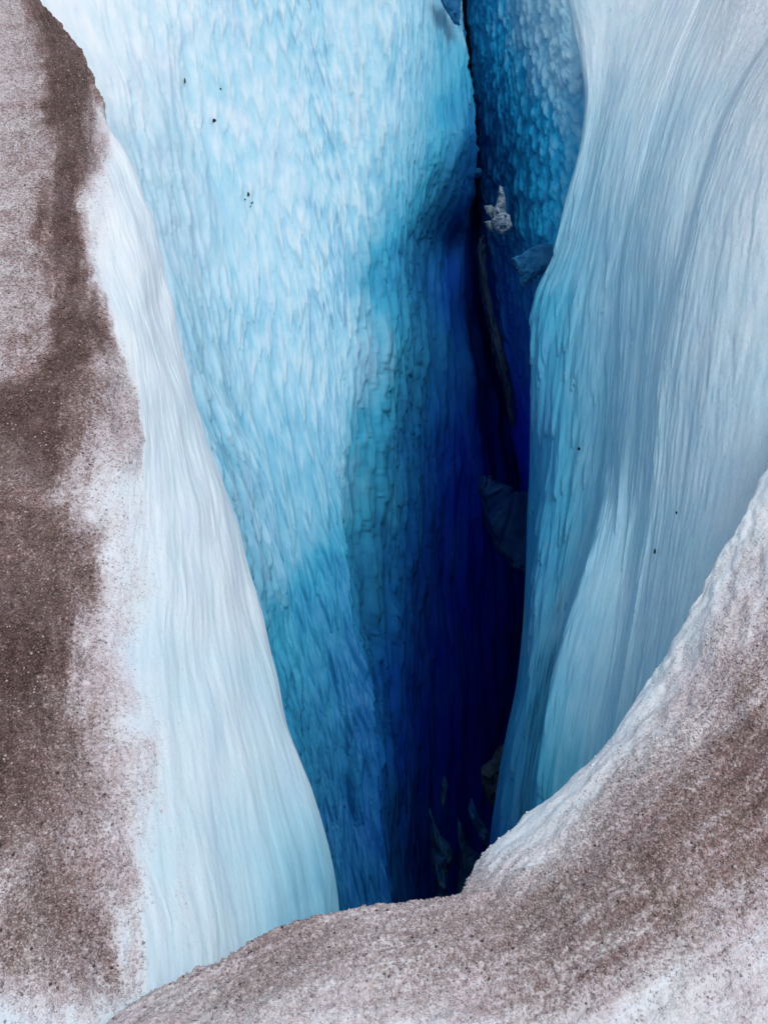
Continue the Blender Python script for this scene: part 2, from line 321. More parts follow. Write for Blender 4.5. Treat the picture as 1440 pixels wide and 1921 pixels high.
[32,31,31,31,31,31,30,30,30,30,30,28,24,9,1,0,0,0,1,1,1,1,1,2,2,3,4,5,5,6,7,8,10,12,14,17,20,22,25,27,28,30,30,31,31,32,32,32,32,32,32,32,32,32,32,32],
[31,31,30,30,30,30,30,30,30,29,28,24,15,5,2,1,1,1,1,2,2,2,2,3,3,4,4,5,6,7,7,8,9,11,13,15,17,20,22,25,27,28,30,30,31,31,31,32,32,32,32,32,32,32,32,32],
[30,30,30,30,30,30,30,29,29,26,22,15,7,3,2,2,2,2,2,3,3,3,3,3,4,4,4,5,6,7,7,8,9,11,13,15,17,19,22,24,26,28,30,30,31,31,32,32,32,32,32,32,32,32,32,32],
[30,30,30,29,29,29,28,28,26,23,18,12,7,4,2,2,2,3,3,3,3,3,4,4,4,4,5,5,6,7,7,8,9,11,13,15,17,19,22,24,26,28,30,30,31,31,32,32,32,32,32,32,32,33,34,35],
[29,28,28,28,28,28,28,27,26,24,21,16,10,5,3,3,3,3,4,4,4,4,4,5,5,5,5,5,6,7,7,8,9,11,13,15,17,20,22,25,27,29,30,31,31,32,32,32,33,33,34,35,37,38,39,40],
[28,28,28,28,28,28,27,27,26,25,23,20,15,9,5,4,5,5,5,6,6,6,6,6,6,6,6,6,6,6,6,7,7,8,9,11,13,16,20,23,26,29,31,32,33,35,36,37,38,38,39,39,40,40,40,40],
[28,28,28,28,27,27,27,26,26,24,23,21,18,14,10,7,6,6,6,6,6,6,6,6,6,6,6,6,6,6,6,6,6,7,7,7,8,10,12,16,21,28,33,36,38,39,39,40,40,40,40,40,40,40,40,40],
[27,27,27,26,26,25,24,23,22,21,20,19,17,14,11,8,7,7,7,6,6,6,6,6,6,6,6,6,7,7,7,7,8,8,9,10,11,12,15,19,23,28,33,36,37,39,39,39,40,40,40,40,40,40,40,40],
[25,24,23,23,22,21,21,20,19,19,18,16,15,13,11,9,8,8,7,7,7,7,7,7,7,7,7,8,9,10,10,11,12,13,15,16,18,19,21,24,26,28,30,32,34,35,37,38,39,39,40,40,40,40,40,40],
[22,21,21,20,20,19,19,18,17,16,15,14,13,11,10,9,9,9,9,9,9,9,9,9,9,9,10,12,13,13,14,15,16,17,19,20,21,22,24,25,27,28,29,30,31,32,33,34,35,37,38,39,40,40,40,40],
[20,20,19,19,19,18,17,16,15,14,13,12,12,11,10,10,10,10,10,10,10,10,10,10,11,11,12,13,14,15,16,16,17,18,19,21,22,23,24,26,27,28,29,30,31,31,32,32,33,33,34,36,38,39,40,40],
[19,19,19,18,17,16,15,14,13,12,12,11,11,10,10,10,10,10,10,10,10,10,10,11,11,12,12,13,14,15,16,17,18,19,20,21,22,23,24,26,27,28,29,30,31,31,31,32,32,32,32,33,35,37,38,39],
[19,18,17,16,15,14,13,12,12,12,12,11,11,11,11,11,11,11,11,11,11,11,11,11,11,12,13,14,15,15,16,17,18,19,20,21,22,23,25,26,27,28,29,30,31,31,31,32,32,32,32,32,32,33,35,36],
[17,15,15,14,14,14,13,13,13,13,13,13,13,13,12,12,12,12,12,12,12,12,12,12,13,14,15,15,16,17,17,18,18,19,20,21,22,23,24,25,26,27,29,29,30,31,31,31,32,32,32,32,32,32,32,31],
[14,14,14,14,14,14,14,14,14,14,14,14,14,14,14,14,15,15,15,15,15,15,15,15,16,17,18,18,19,19,19,19,19,20,20,20,21,21,21,22,23,23,24,25,26,27,28,29,30,30,31,31,31,31,29,25],
[14,14,14,14,14,14,14,14,14,14,14,14,14,14,14,15,15,16,16,16,16,16,16,16,17,18,19,19,19,19,20,20,20,20,20,20,20,20,20,20,20,20,21,21,21,22,22,23,23,24,25,27,27,26,23,21],
[14,14,14,14,14,14,14,14,14,14,14,14,14,14,14,15,16,16,16,16,16,16,16,16,17,18,18,19,19,19,19,20,20,20,20,20,20,20,20,20,20,20,20,20,20,20,20,20,21,21,21,21,22,21,20,20],
[14,14,14,14,14,14,14,14,14,14,14,14,14,14,14,15,16,16,16,16,16,16,16,16,17,18,18,19,19,19,20,20,20,20,20,20,20,20,21,21,21,21,21,21,21,21,21,21,21,22,22,22,21,20,20,20],
[14,14,14,14,14,14,14,14,14,14,14,14,14,14,15,15,16,17,17,17,17,17,17,17,18,19,20,21,22,22,23,23,23,24,24,24,24,24,25,25,25,25,25,26,26,26,26,26,27,27,27,26,25,21,20,20],
[14,14,14,14,14,14,14,14,14,14,14,14,14,14,15,17,18,19,19,19,19,19,20,20,21,22,24,25,26,26,27,27,27,28,28,28,29,29,29,29,29,29,29,29,29,29,30,30,30,30,29,29,27,23,20,20],
[15,14,14,14,14,14,14,14,14,14,14,14,14,15,16,18,20,20,20,20,21,21,21,21,22,24,25,26,26,27,27,28,28,28,29,29,29,29,29,30,30,30,30,30,30,30,30,30,30,30,30,30,28,25,21,20],
[14,14,14,14,14,14,14,14,14,14,14,14,14,15,16,18,20,20,20,20,21,21,21,21,22,23,24,25,25,26,26,27,27,28,28,28,29,29,29,29,29,30,30,30,30,30,30,30,30,30,30,30,28,25,21,20],
[14,14,14,14,14,14,14,14,14,14,14,14,14,15,15,17,18,18,18,19,19,19,19,19,19,20,21,21,22,22,23,23,24,24,25,26,26,27,27,28,28,29,29,29,29,30,30,30,30,30,30,29,28,23,20,19],
[15,14,14,14,14,14,14,14,14,14,14,14,14,14,15,15,16,16,16,16,16,16,16,16,16,17,17,17,17,18,18,18,19,19,20,21,21,22,23,24,25,26,26,27,28,28,28,29,29,29,29,28,25,21,20,19],
[15,14,14,14,14,14,14,14,14,14,14,14,14,14,14,14,15,15,15,15,15,15,15,15,15,15,15,15,15,15,15,15,15,16,16,16,17,17,18,18,19,20,21,22,23,24,25,26,26,27,27,25,22,20,19,19],
[16,14,14,14,14,14,14,14,14,14,14,14,14,14,14,14,14,14,14,14,14,14,14,14,14,14,14,14,14,14,14,14,14,14,14,15,15,15,15,15,16,16,17,17,18,19,19,20,21,22,22,20,19,19,19,19],
[16,15,14,14,14,14,14,14,14,14,14,14,14,14,14,14,14,14,14,14,14,14,14,14,14,14,14,14,14,14,14,14,14,14,14,14,14,14,14,14,14,15,15,15,15,16,16,17,17,18,19,19,19,19,19,19],
[17,16,15,14,14,14,14,14,14,14,14,14,14,14,14,14,14,14,14,14,14,14,14,14,14,14,14,14,14,14,14,14,14,14,14,14,14,14,14,14,14,14,15,15,15,16,17,17,18,18,18,19,19,19,19,19],
[17,17,16,15,14,14,14,14,14,14,14,14,14,14,14,14,14,14,14,14,14,14,14,14,14,14,14,14,14,14,14,14,14,14,14,14,14,14,15,15,15,16,16,17,17,18,18,18,18,18,18,19,19,19,19,19],
[17,17,17,17,16,16,15,15,15,15,15,15,15,15,15,15,15,15,15,15,15,15,15,15,15,15,15,15,15,15,15,15,16,16,16,16,16,17,17,17,17,18,18,18,18,18,18,18,18,18,18,18,18,19,19,19],
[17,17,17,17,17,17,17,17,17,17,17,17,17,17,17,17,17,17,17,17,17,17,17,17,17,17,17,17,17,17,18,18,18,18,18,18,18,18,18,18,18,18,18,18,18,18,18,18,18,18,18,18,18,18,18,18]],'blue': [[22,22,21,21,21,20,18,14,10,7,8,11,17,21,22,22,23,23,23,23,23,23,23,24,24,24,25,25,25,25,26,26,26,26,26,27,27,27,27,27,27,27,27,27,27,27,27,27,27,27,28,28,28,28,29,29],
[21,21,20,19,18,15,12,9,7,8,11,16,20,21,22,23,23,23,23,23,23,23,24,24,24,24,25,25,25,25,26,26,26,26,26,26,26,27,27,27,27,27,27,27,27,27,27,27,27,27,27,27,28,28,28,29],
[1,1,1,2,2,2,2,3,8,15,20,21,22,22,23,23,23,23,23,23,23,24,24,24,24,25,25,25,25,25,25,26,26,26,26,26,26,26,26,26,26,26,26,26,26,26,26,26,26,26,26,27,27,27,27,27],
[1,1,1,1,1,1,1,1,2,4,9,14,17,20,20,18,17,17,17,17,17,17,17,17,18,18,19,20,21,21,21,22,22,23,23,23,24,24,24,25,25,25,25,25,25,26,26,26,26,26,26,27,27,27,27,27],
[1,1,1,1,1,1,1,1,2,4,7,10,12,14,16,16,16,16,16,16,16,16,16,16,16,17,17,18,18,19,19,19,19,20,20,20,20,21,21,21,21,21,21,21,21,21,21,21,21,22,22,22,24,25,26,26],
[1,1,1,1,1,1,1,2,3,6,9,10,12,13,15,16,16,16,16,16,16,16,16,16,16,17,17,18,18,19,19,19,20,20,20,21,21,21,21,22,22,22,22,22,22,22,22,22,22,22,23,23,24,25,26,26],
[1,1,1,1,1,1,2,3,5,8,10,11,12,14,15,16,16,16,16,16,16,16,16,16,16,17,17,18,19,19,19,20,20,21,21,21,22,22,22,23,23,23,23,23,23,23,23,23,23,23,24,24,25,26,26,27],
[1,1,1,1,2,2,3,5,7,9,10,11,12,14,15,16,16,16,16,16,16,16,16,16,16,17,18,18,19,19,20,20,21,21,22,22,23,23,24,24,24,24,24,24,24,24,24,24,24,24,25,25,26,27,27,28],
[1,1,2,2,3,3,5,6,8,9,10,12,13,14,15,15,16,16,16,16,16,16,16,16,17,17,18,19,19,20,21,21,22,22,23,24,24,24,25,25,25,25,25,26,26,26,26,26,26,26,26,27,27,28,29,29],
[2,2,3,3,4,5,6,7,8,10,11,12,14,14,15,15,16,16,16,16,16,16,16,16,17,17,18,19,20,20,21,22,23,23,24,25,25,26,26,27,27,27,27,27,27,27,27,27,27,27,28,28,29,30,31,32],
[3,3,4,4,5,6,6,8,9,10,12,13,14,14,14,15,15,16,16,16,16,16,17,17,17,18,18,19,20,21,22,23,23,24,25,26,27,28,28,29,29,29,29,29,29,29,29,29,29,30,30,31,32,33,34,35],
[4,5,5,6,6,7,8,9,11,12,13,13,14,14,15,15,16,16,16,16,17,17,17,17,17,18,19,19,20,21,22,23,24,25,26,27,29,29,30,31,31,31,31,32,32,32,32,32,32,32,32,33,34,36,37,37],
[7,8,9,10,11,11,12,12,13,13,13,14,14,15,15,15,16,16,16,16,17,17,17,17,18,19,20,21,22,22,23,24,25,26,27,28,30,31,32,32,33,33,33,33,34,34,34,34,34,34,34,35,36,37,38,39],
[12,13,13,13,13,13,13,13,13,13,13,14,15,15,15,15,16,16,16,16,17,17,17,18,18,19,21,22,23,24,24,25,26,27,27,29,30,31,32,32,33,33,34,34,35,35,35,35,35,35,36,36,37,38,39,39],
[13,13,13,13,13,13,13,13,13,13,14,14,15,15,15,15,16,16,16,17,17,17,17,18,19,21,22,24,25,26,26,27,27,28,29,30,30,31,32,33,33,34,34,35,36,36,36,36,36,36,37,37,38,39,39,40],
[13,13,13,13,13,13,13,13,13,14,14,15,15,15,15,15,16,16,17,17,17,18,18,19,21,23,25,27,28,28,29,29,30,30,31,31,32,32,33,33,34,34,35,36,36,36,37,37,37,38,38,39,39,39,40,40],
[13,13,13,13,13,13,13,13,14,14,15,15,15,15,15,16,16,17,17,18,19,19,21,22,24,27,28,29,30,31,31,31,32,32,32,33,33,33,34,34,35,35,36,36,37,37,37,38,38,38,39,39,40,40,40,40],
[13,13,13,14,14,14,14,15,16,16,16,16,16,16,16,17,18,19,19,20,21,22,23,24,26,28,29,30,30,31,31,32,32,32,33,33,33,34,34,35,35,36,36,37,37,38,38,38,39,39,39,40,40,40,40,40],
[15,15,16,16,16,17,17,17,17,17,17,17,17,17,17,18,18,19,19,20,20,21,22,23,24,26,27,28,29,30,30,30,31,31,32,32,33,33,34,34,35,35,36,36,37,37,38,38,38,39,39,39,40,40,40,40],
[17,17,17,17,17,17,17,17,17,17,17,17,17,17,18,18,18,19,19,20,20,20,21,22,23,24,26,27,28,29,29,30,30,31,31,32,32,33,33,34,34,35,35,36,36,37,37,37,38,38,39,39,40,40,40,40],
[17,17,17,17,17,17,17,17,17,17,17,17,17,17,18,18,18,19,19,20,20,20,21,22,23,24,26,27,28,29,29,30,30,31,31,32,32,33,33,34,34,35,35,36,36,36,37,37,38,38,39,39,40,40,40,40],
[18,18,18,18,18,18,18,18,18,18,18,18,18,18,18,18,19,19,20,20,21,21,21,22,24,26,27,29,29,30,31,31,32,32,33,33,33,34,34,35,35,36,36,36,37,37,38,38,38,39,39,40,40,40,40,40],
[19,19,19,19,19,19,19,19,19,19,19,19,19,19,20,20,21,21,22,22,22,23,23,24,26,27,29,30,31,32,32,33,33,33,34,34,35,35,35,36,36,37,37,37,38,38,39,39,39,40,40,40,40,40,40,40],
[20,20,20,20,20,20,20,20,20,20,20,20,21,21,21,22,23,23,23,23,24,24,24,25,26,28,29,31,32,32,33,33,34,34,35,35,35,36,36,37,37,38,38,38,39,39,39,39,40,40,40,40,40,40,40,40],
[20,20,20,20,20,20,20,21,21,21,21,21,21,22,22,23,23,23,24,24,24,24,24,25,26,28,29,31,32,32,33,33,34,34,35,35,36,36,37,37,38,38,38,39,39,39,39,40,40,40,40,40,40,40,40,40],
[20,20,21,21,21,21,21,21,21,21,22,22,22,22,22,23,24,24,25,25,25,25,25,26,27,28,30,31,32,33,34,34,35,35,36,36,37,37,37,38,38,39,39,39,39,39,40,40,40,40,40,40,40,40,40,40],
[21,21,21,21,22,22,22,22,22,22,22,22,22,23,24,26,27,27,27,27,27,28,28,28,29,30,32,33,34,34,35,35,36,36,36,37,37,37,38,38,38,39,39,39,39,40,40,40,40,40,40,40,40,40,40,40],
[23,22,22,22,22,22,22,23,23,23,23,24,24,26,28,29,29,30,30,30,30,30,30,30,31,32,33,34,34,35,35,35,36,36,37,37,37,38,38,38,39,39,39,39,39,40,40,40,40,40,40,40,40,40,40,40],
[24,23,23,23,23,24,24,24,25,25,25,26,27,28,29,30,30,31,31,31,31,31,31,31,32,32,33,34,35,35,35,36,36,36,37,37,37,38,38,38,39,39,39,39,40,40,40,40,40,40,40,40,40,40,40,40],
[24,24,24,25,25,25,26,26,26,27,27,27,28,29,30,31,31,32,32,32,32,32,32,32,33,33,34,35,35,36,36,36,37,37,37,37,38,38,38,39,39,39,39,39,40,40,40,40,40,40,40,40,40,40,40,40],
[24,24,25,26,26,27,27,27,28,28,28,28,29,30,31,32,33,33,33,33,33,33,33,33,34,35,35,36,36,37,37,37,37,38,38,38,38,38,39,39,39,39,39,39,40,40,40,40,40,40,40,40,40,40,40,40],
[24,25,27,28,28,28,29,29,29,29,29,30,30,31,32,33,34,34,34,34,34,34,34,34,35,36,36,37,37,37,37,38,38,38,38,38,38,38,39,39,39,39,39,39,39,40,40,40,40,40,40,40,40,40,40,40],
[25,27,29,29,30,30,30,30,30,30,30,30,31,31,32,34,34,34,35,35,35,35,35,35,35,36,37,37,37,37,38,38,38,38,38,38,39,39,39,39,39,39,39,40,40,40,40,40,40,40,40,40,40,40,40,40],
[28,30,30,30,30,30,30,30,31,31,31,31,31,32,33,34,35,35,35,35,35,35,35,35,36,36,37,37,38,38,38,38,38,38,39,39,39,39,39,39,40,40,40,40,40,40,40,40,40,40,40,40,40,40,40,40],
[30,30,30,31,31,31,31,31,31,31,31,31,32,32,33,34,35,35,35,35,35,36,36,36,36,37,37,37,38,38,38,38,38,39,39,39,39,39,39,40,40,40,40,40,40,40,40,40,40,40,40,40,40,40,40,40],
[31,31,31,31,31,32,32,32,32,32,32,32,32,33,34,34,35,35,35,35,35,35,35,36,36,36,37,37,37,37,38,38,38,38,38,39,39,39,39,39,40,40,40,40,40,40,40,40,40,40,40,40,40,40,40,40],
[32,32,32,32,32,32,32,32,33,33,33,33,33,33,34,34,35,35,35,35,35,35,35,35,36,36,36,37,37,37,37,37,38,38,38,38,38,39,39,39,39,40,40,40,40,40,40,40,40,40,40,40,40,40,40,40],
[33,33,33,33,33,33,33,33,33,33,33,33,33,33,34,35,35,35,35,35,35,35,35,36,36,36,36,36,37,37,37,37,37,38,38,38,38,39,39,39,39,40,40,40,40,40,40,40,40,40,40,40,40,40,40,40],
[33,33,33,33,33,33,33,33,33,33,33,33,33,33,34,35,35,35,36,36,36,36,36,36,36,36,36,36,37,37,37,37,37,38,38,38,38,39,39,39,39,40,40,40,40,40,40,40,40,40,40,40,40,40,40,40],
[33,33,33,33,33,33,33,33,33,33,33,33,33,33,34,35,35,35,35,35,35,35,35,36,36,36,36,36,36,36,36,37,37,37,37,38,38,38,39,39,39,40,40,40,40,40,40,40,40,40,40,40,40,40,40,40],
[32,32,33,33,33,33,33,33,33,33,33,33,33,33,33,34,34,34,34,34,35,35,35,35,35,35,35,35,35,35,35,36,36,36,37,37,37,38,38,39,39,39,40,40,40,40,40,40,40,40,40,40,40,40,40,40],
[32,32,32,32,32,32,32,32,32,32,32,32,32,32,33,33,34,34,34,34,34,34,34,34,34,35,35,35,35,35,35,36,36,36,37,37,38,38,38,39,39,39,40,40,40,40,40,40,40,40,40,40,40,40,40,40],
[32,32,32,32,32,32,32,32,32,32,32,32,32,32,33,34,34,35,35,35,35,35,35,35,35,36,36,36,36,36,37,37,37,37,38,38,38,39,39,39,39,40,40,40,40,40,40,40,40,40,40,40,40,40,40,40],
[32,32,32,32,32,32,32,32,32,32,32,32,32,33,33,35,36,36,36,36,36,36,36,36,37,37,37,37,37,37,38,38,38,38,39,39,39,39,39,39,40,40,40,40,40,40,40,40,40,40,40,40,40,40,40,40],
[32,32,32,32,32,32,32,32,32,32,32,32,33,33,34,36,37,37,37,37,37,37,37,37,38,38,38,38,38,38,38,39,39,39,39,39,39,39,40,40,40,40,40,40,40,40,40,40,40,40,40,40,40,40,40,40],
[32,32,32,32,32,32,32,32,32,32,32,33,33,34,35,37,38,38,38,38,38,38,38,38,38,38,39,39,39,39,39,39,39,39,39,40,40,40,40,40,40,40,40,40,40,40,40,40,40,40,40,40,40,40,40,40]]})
PATCH['recessed_ice_wall'] = dict(usub=[14, 24, 32, 42, 44, 30], vsub=[6, 10, 40, 40, 40, 40, 40, 40, 40, 40, 40, 40, 40, 40, 40], flip=0, mode='scallop2',
  pts=[[[10.751,90.0,0.6],[9.627,90.0,0.6],[11.214,90.0,0.6],[13.58,90.0,0.6],[16.18,90.0,0.6],[18.338,90.0,0.6],[23.111,90.0,0.6]],[[1.195,17.624,0.15],[1.07,15.812,0.15],[1.246,14.906,0.15],[1.509,14.339,0.15],[1.798,13.32,0.15],[2.038,12.867,0.15],[2.568,12.867,0.15]],[[1.195,16.424,-1.482],[1.07,14.612,-1.032],[1.246,13.706,-0.806],[1.509,13.139,-0.666],[1.798,12.12,-0.412],[2.038,11.667,-0.3],[2.568,11.667,-0.3]],[[1.219,15.864,-2.042],[1.1,13.984,-1.49],[1.265,13.11,-1.233],[1.507,12.522,-1.061],[1.773,11.549,-0.776],[2.007,11.025,-0.622],[2.547,11.182,-0.668]],[[1.243,15.304,-2.602],[1.131,13.366,-1.939],[1.283,12.524,-1.65],[1.506,11.916,-1.443],[1.749,10.995,-1.13],[1.983,10.435,-0.939],[2.527,10.706,-1.031]],[[1.272,14.744,-3.162],[1.17,12.745,-2.374],[1.301,11.935,-2.054],[1.505,11.295,-1.802],[1.737,10.48,-1.483],[2.004,10.038,-1.31],[2.509,10.244,-1.391]],[[1.307,14.039,-3.655],[1.21,12.136,-2.798],[1.32,11.356,-2.447],[1.506,10.673,-2.141],[1.741,9.99,-1.835],[2.039,9.697,-1.704],[2.493,9.794,-1.748]],[[1.332,12.958,-3.939],[1.218,11.586,-3.24],[1.34,10.843,-2.859],[1.513,10.132,-2.497],[1.72,9.48,-2.167],[1.999,9.202,-2.025],[2.473,9.334,-2.093]],[[1.344,12.054,-4.26],[1.226,11.031,-3.67],[1.363,10.254,-3.218],[1.544,9.578,-2.827],[1.7,8.934,-2.462],[1.943,8.7,-2.328],[2.468,8.937,-2.464]],[[1.451,11.373,-4.655],[1.264,10.398,-4.036],[1.408,9.628,-3.53],[1.577,8.941,-3.083],[1.701,8.414,-2.751],[1.925,8.299,-2.677],[2.468,8.558,-2.843]],[[1.593,10.746,-5.059],[1.349,9.68,-4.305],[1.472,9.022,-3.823],[1.591,8.381,-3.362],[1.725,8.014,-3.104],[1.925,7.931,-3.045],[2.468,8.178,-3.222]],[[1.715,10.127,-5.45],[1.452,8.982,-4.541],[1.505,8.445,-4.114],[1.601,7.929,-3.701],[1.735,7.642,-3.476],[1.925,7.563,-3.413],[2.468,7.799,-3.602]],[[1.823,9.526,-5.837],[1.517,8.398,-4.843],[1.528,7.9,-4.406],[1.604,7.497,-4.046],[1.735,7.27,-3.848],[1.925,7.195,-3.781],[2.468,7.42,-3.981]],[[1.878,8.942,-6.23],[1.569,7.856,-5.161],[1.562,7.426,-4.741],[1.606,7.085,-4.403],[1.735,6.898,-4.22],[1.925,6.827,-4.149],[2.468,7.04,-4.361]],[[1.911,8.369,-6.616],[1.594,7.345,-5.49],[1.589,6.957,-5.066],[1.608,6.682,-4.762],[1.735,6.526,-4.592],[1.925,6.459,-4.517],[2.468,6.661,-4.74]],[[1.933,7.804,-6.991],[1.61,6.852,-5.821],[1.603,6.472,-5.353],[1.61,6.281,-5.119],[1.735,6.154,-4.963],[1.925,6.091,-4.885],[2.468,6.281,-5.119]]],
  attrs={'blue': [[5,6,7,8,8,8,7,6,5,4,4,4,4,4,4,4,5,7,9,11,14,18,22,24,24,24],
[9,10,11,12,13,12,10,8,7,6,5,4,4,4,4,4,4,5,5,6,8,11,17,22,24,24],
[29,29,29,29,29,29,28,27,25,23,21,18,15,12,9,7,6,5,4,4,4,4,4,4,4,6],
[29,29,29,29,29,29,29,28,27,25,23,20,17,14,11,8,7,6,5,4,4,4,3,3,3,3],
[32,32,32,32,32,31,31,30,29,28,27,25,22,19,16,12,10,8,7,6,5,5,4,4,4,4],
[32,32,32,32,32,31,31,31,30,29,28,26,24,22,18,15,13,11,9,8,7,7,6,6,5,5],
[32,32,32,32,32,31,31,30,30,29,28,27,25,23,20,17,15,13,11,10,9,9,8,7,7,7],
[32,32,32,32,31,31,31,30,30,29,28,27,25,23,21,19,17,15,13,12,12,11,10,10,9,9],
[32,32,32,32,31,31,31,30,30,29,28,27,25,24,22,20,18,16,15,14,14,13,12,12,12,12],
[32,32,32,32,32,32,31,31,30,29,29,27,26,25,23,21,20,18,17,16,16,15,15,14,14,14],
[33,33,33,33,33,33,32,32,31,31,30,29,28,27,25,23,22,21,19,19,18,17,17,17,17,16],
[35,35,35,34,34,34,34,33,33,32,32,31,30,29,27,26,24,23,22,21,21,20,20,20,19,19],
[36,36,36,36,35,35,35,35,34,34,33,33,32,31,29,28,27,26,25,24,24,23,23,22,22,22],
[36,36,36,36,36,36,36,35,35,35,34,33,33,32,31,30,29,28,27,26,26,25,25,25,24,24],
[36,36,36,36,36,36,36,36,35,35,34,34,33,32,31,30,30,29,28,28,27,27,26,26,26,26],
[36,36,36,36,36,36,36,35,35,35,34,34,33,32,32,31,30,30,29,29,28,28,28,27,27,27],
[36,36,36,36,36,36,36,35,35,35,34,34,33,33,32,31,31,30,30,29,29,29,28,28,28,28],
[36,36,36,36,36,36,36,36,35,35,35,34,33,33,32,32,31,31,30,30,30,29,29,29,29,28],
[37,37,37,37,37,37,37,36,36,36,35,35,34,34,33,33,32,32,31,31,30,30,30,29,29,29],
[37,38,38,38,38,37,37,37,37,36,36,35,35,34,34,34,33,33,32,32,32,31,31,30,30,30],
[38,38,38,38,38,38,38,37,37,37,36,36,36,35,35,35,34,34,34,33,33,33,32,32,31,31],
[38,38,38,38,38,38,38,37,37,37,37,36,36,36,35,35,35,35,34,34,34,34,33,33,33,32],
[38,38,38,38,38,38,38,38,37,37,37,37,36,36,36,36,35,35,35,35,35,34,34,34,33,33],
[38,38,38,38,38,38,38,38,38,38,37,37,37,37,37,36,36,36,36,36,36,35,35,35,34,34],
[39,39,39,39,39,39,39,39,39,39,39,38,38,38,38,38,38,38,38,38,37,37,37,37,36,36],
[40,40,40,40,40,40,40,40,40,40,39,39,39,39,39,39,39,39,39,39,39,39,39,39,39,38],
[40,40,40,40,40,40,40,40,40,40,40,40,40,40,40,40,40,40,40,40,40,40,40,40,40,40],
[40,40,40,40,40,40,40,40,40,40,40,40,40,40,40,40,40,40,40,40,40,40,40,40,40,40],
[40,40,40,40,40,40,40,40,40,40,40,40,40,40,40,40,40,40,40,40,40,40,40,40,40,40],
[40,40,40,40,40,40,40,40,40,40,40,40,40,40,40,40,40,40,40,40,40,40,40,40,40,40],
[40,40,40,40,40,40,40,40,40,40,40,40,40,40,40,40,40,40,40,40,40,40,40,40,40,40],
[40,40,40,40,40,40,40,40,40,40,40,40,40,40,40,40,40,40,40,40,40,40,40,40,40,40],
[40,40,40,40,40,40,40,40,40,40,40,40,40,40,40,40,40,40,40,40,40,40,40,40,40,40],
[40,40,40,40,40,40,40,40,40,40,40,40,40,40,40,40,40,40,40,40,40,40,40,40,40,39]]})
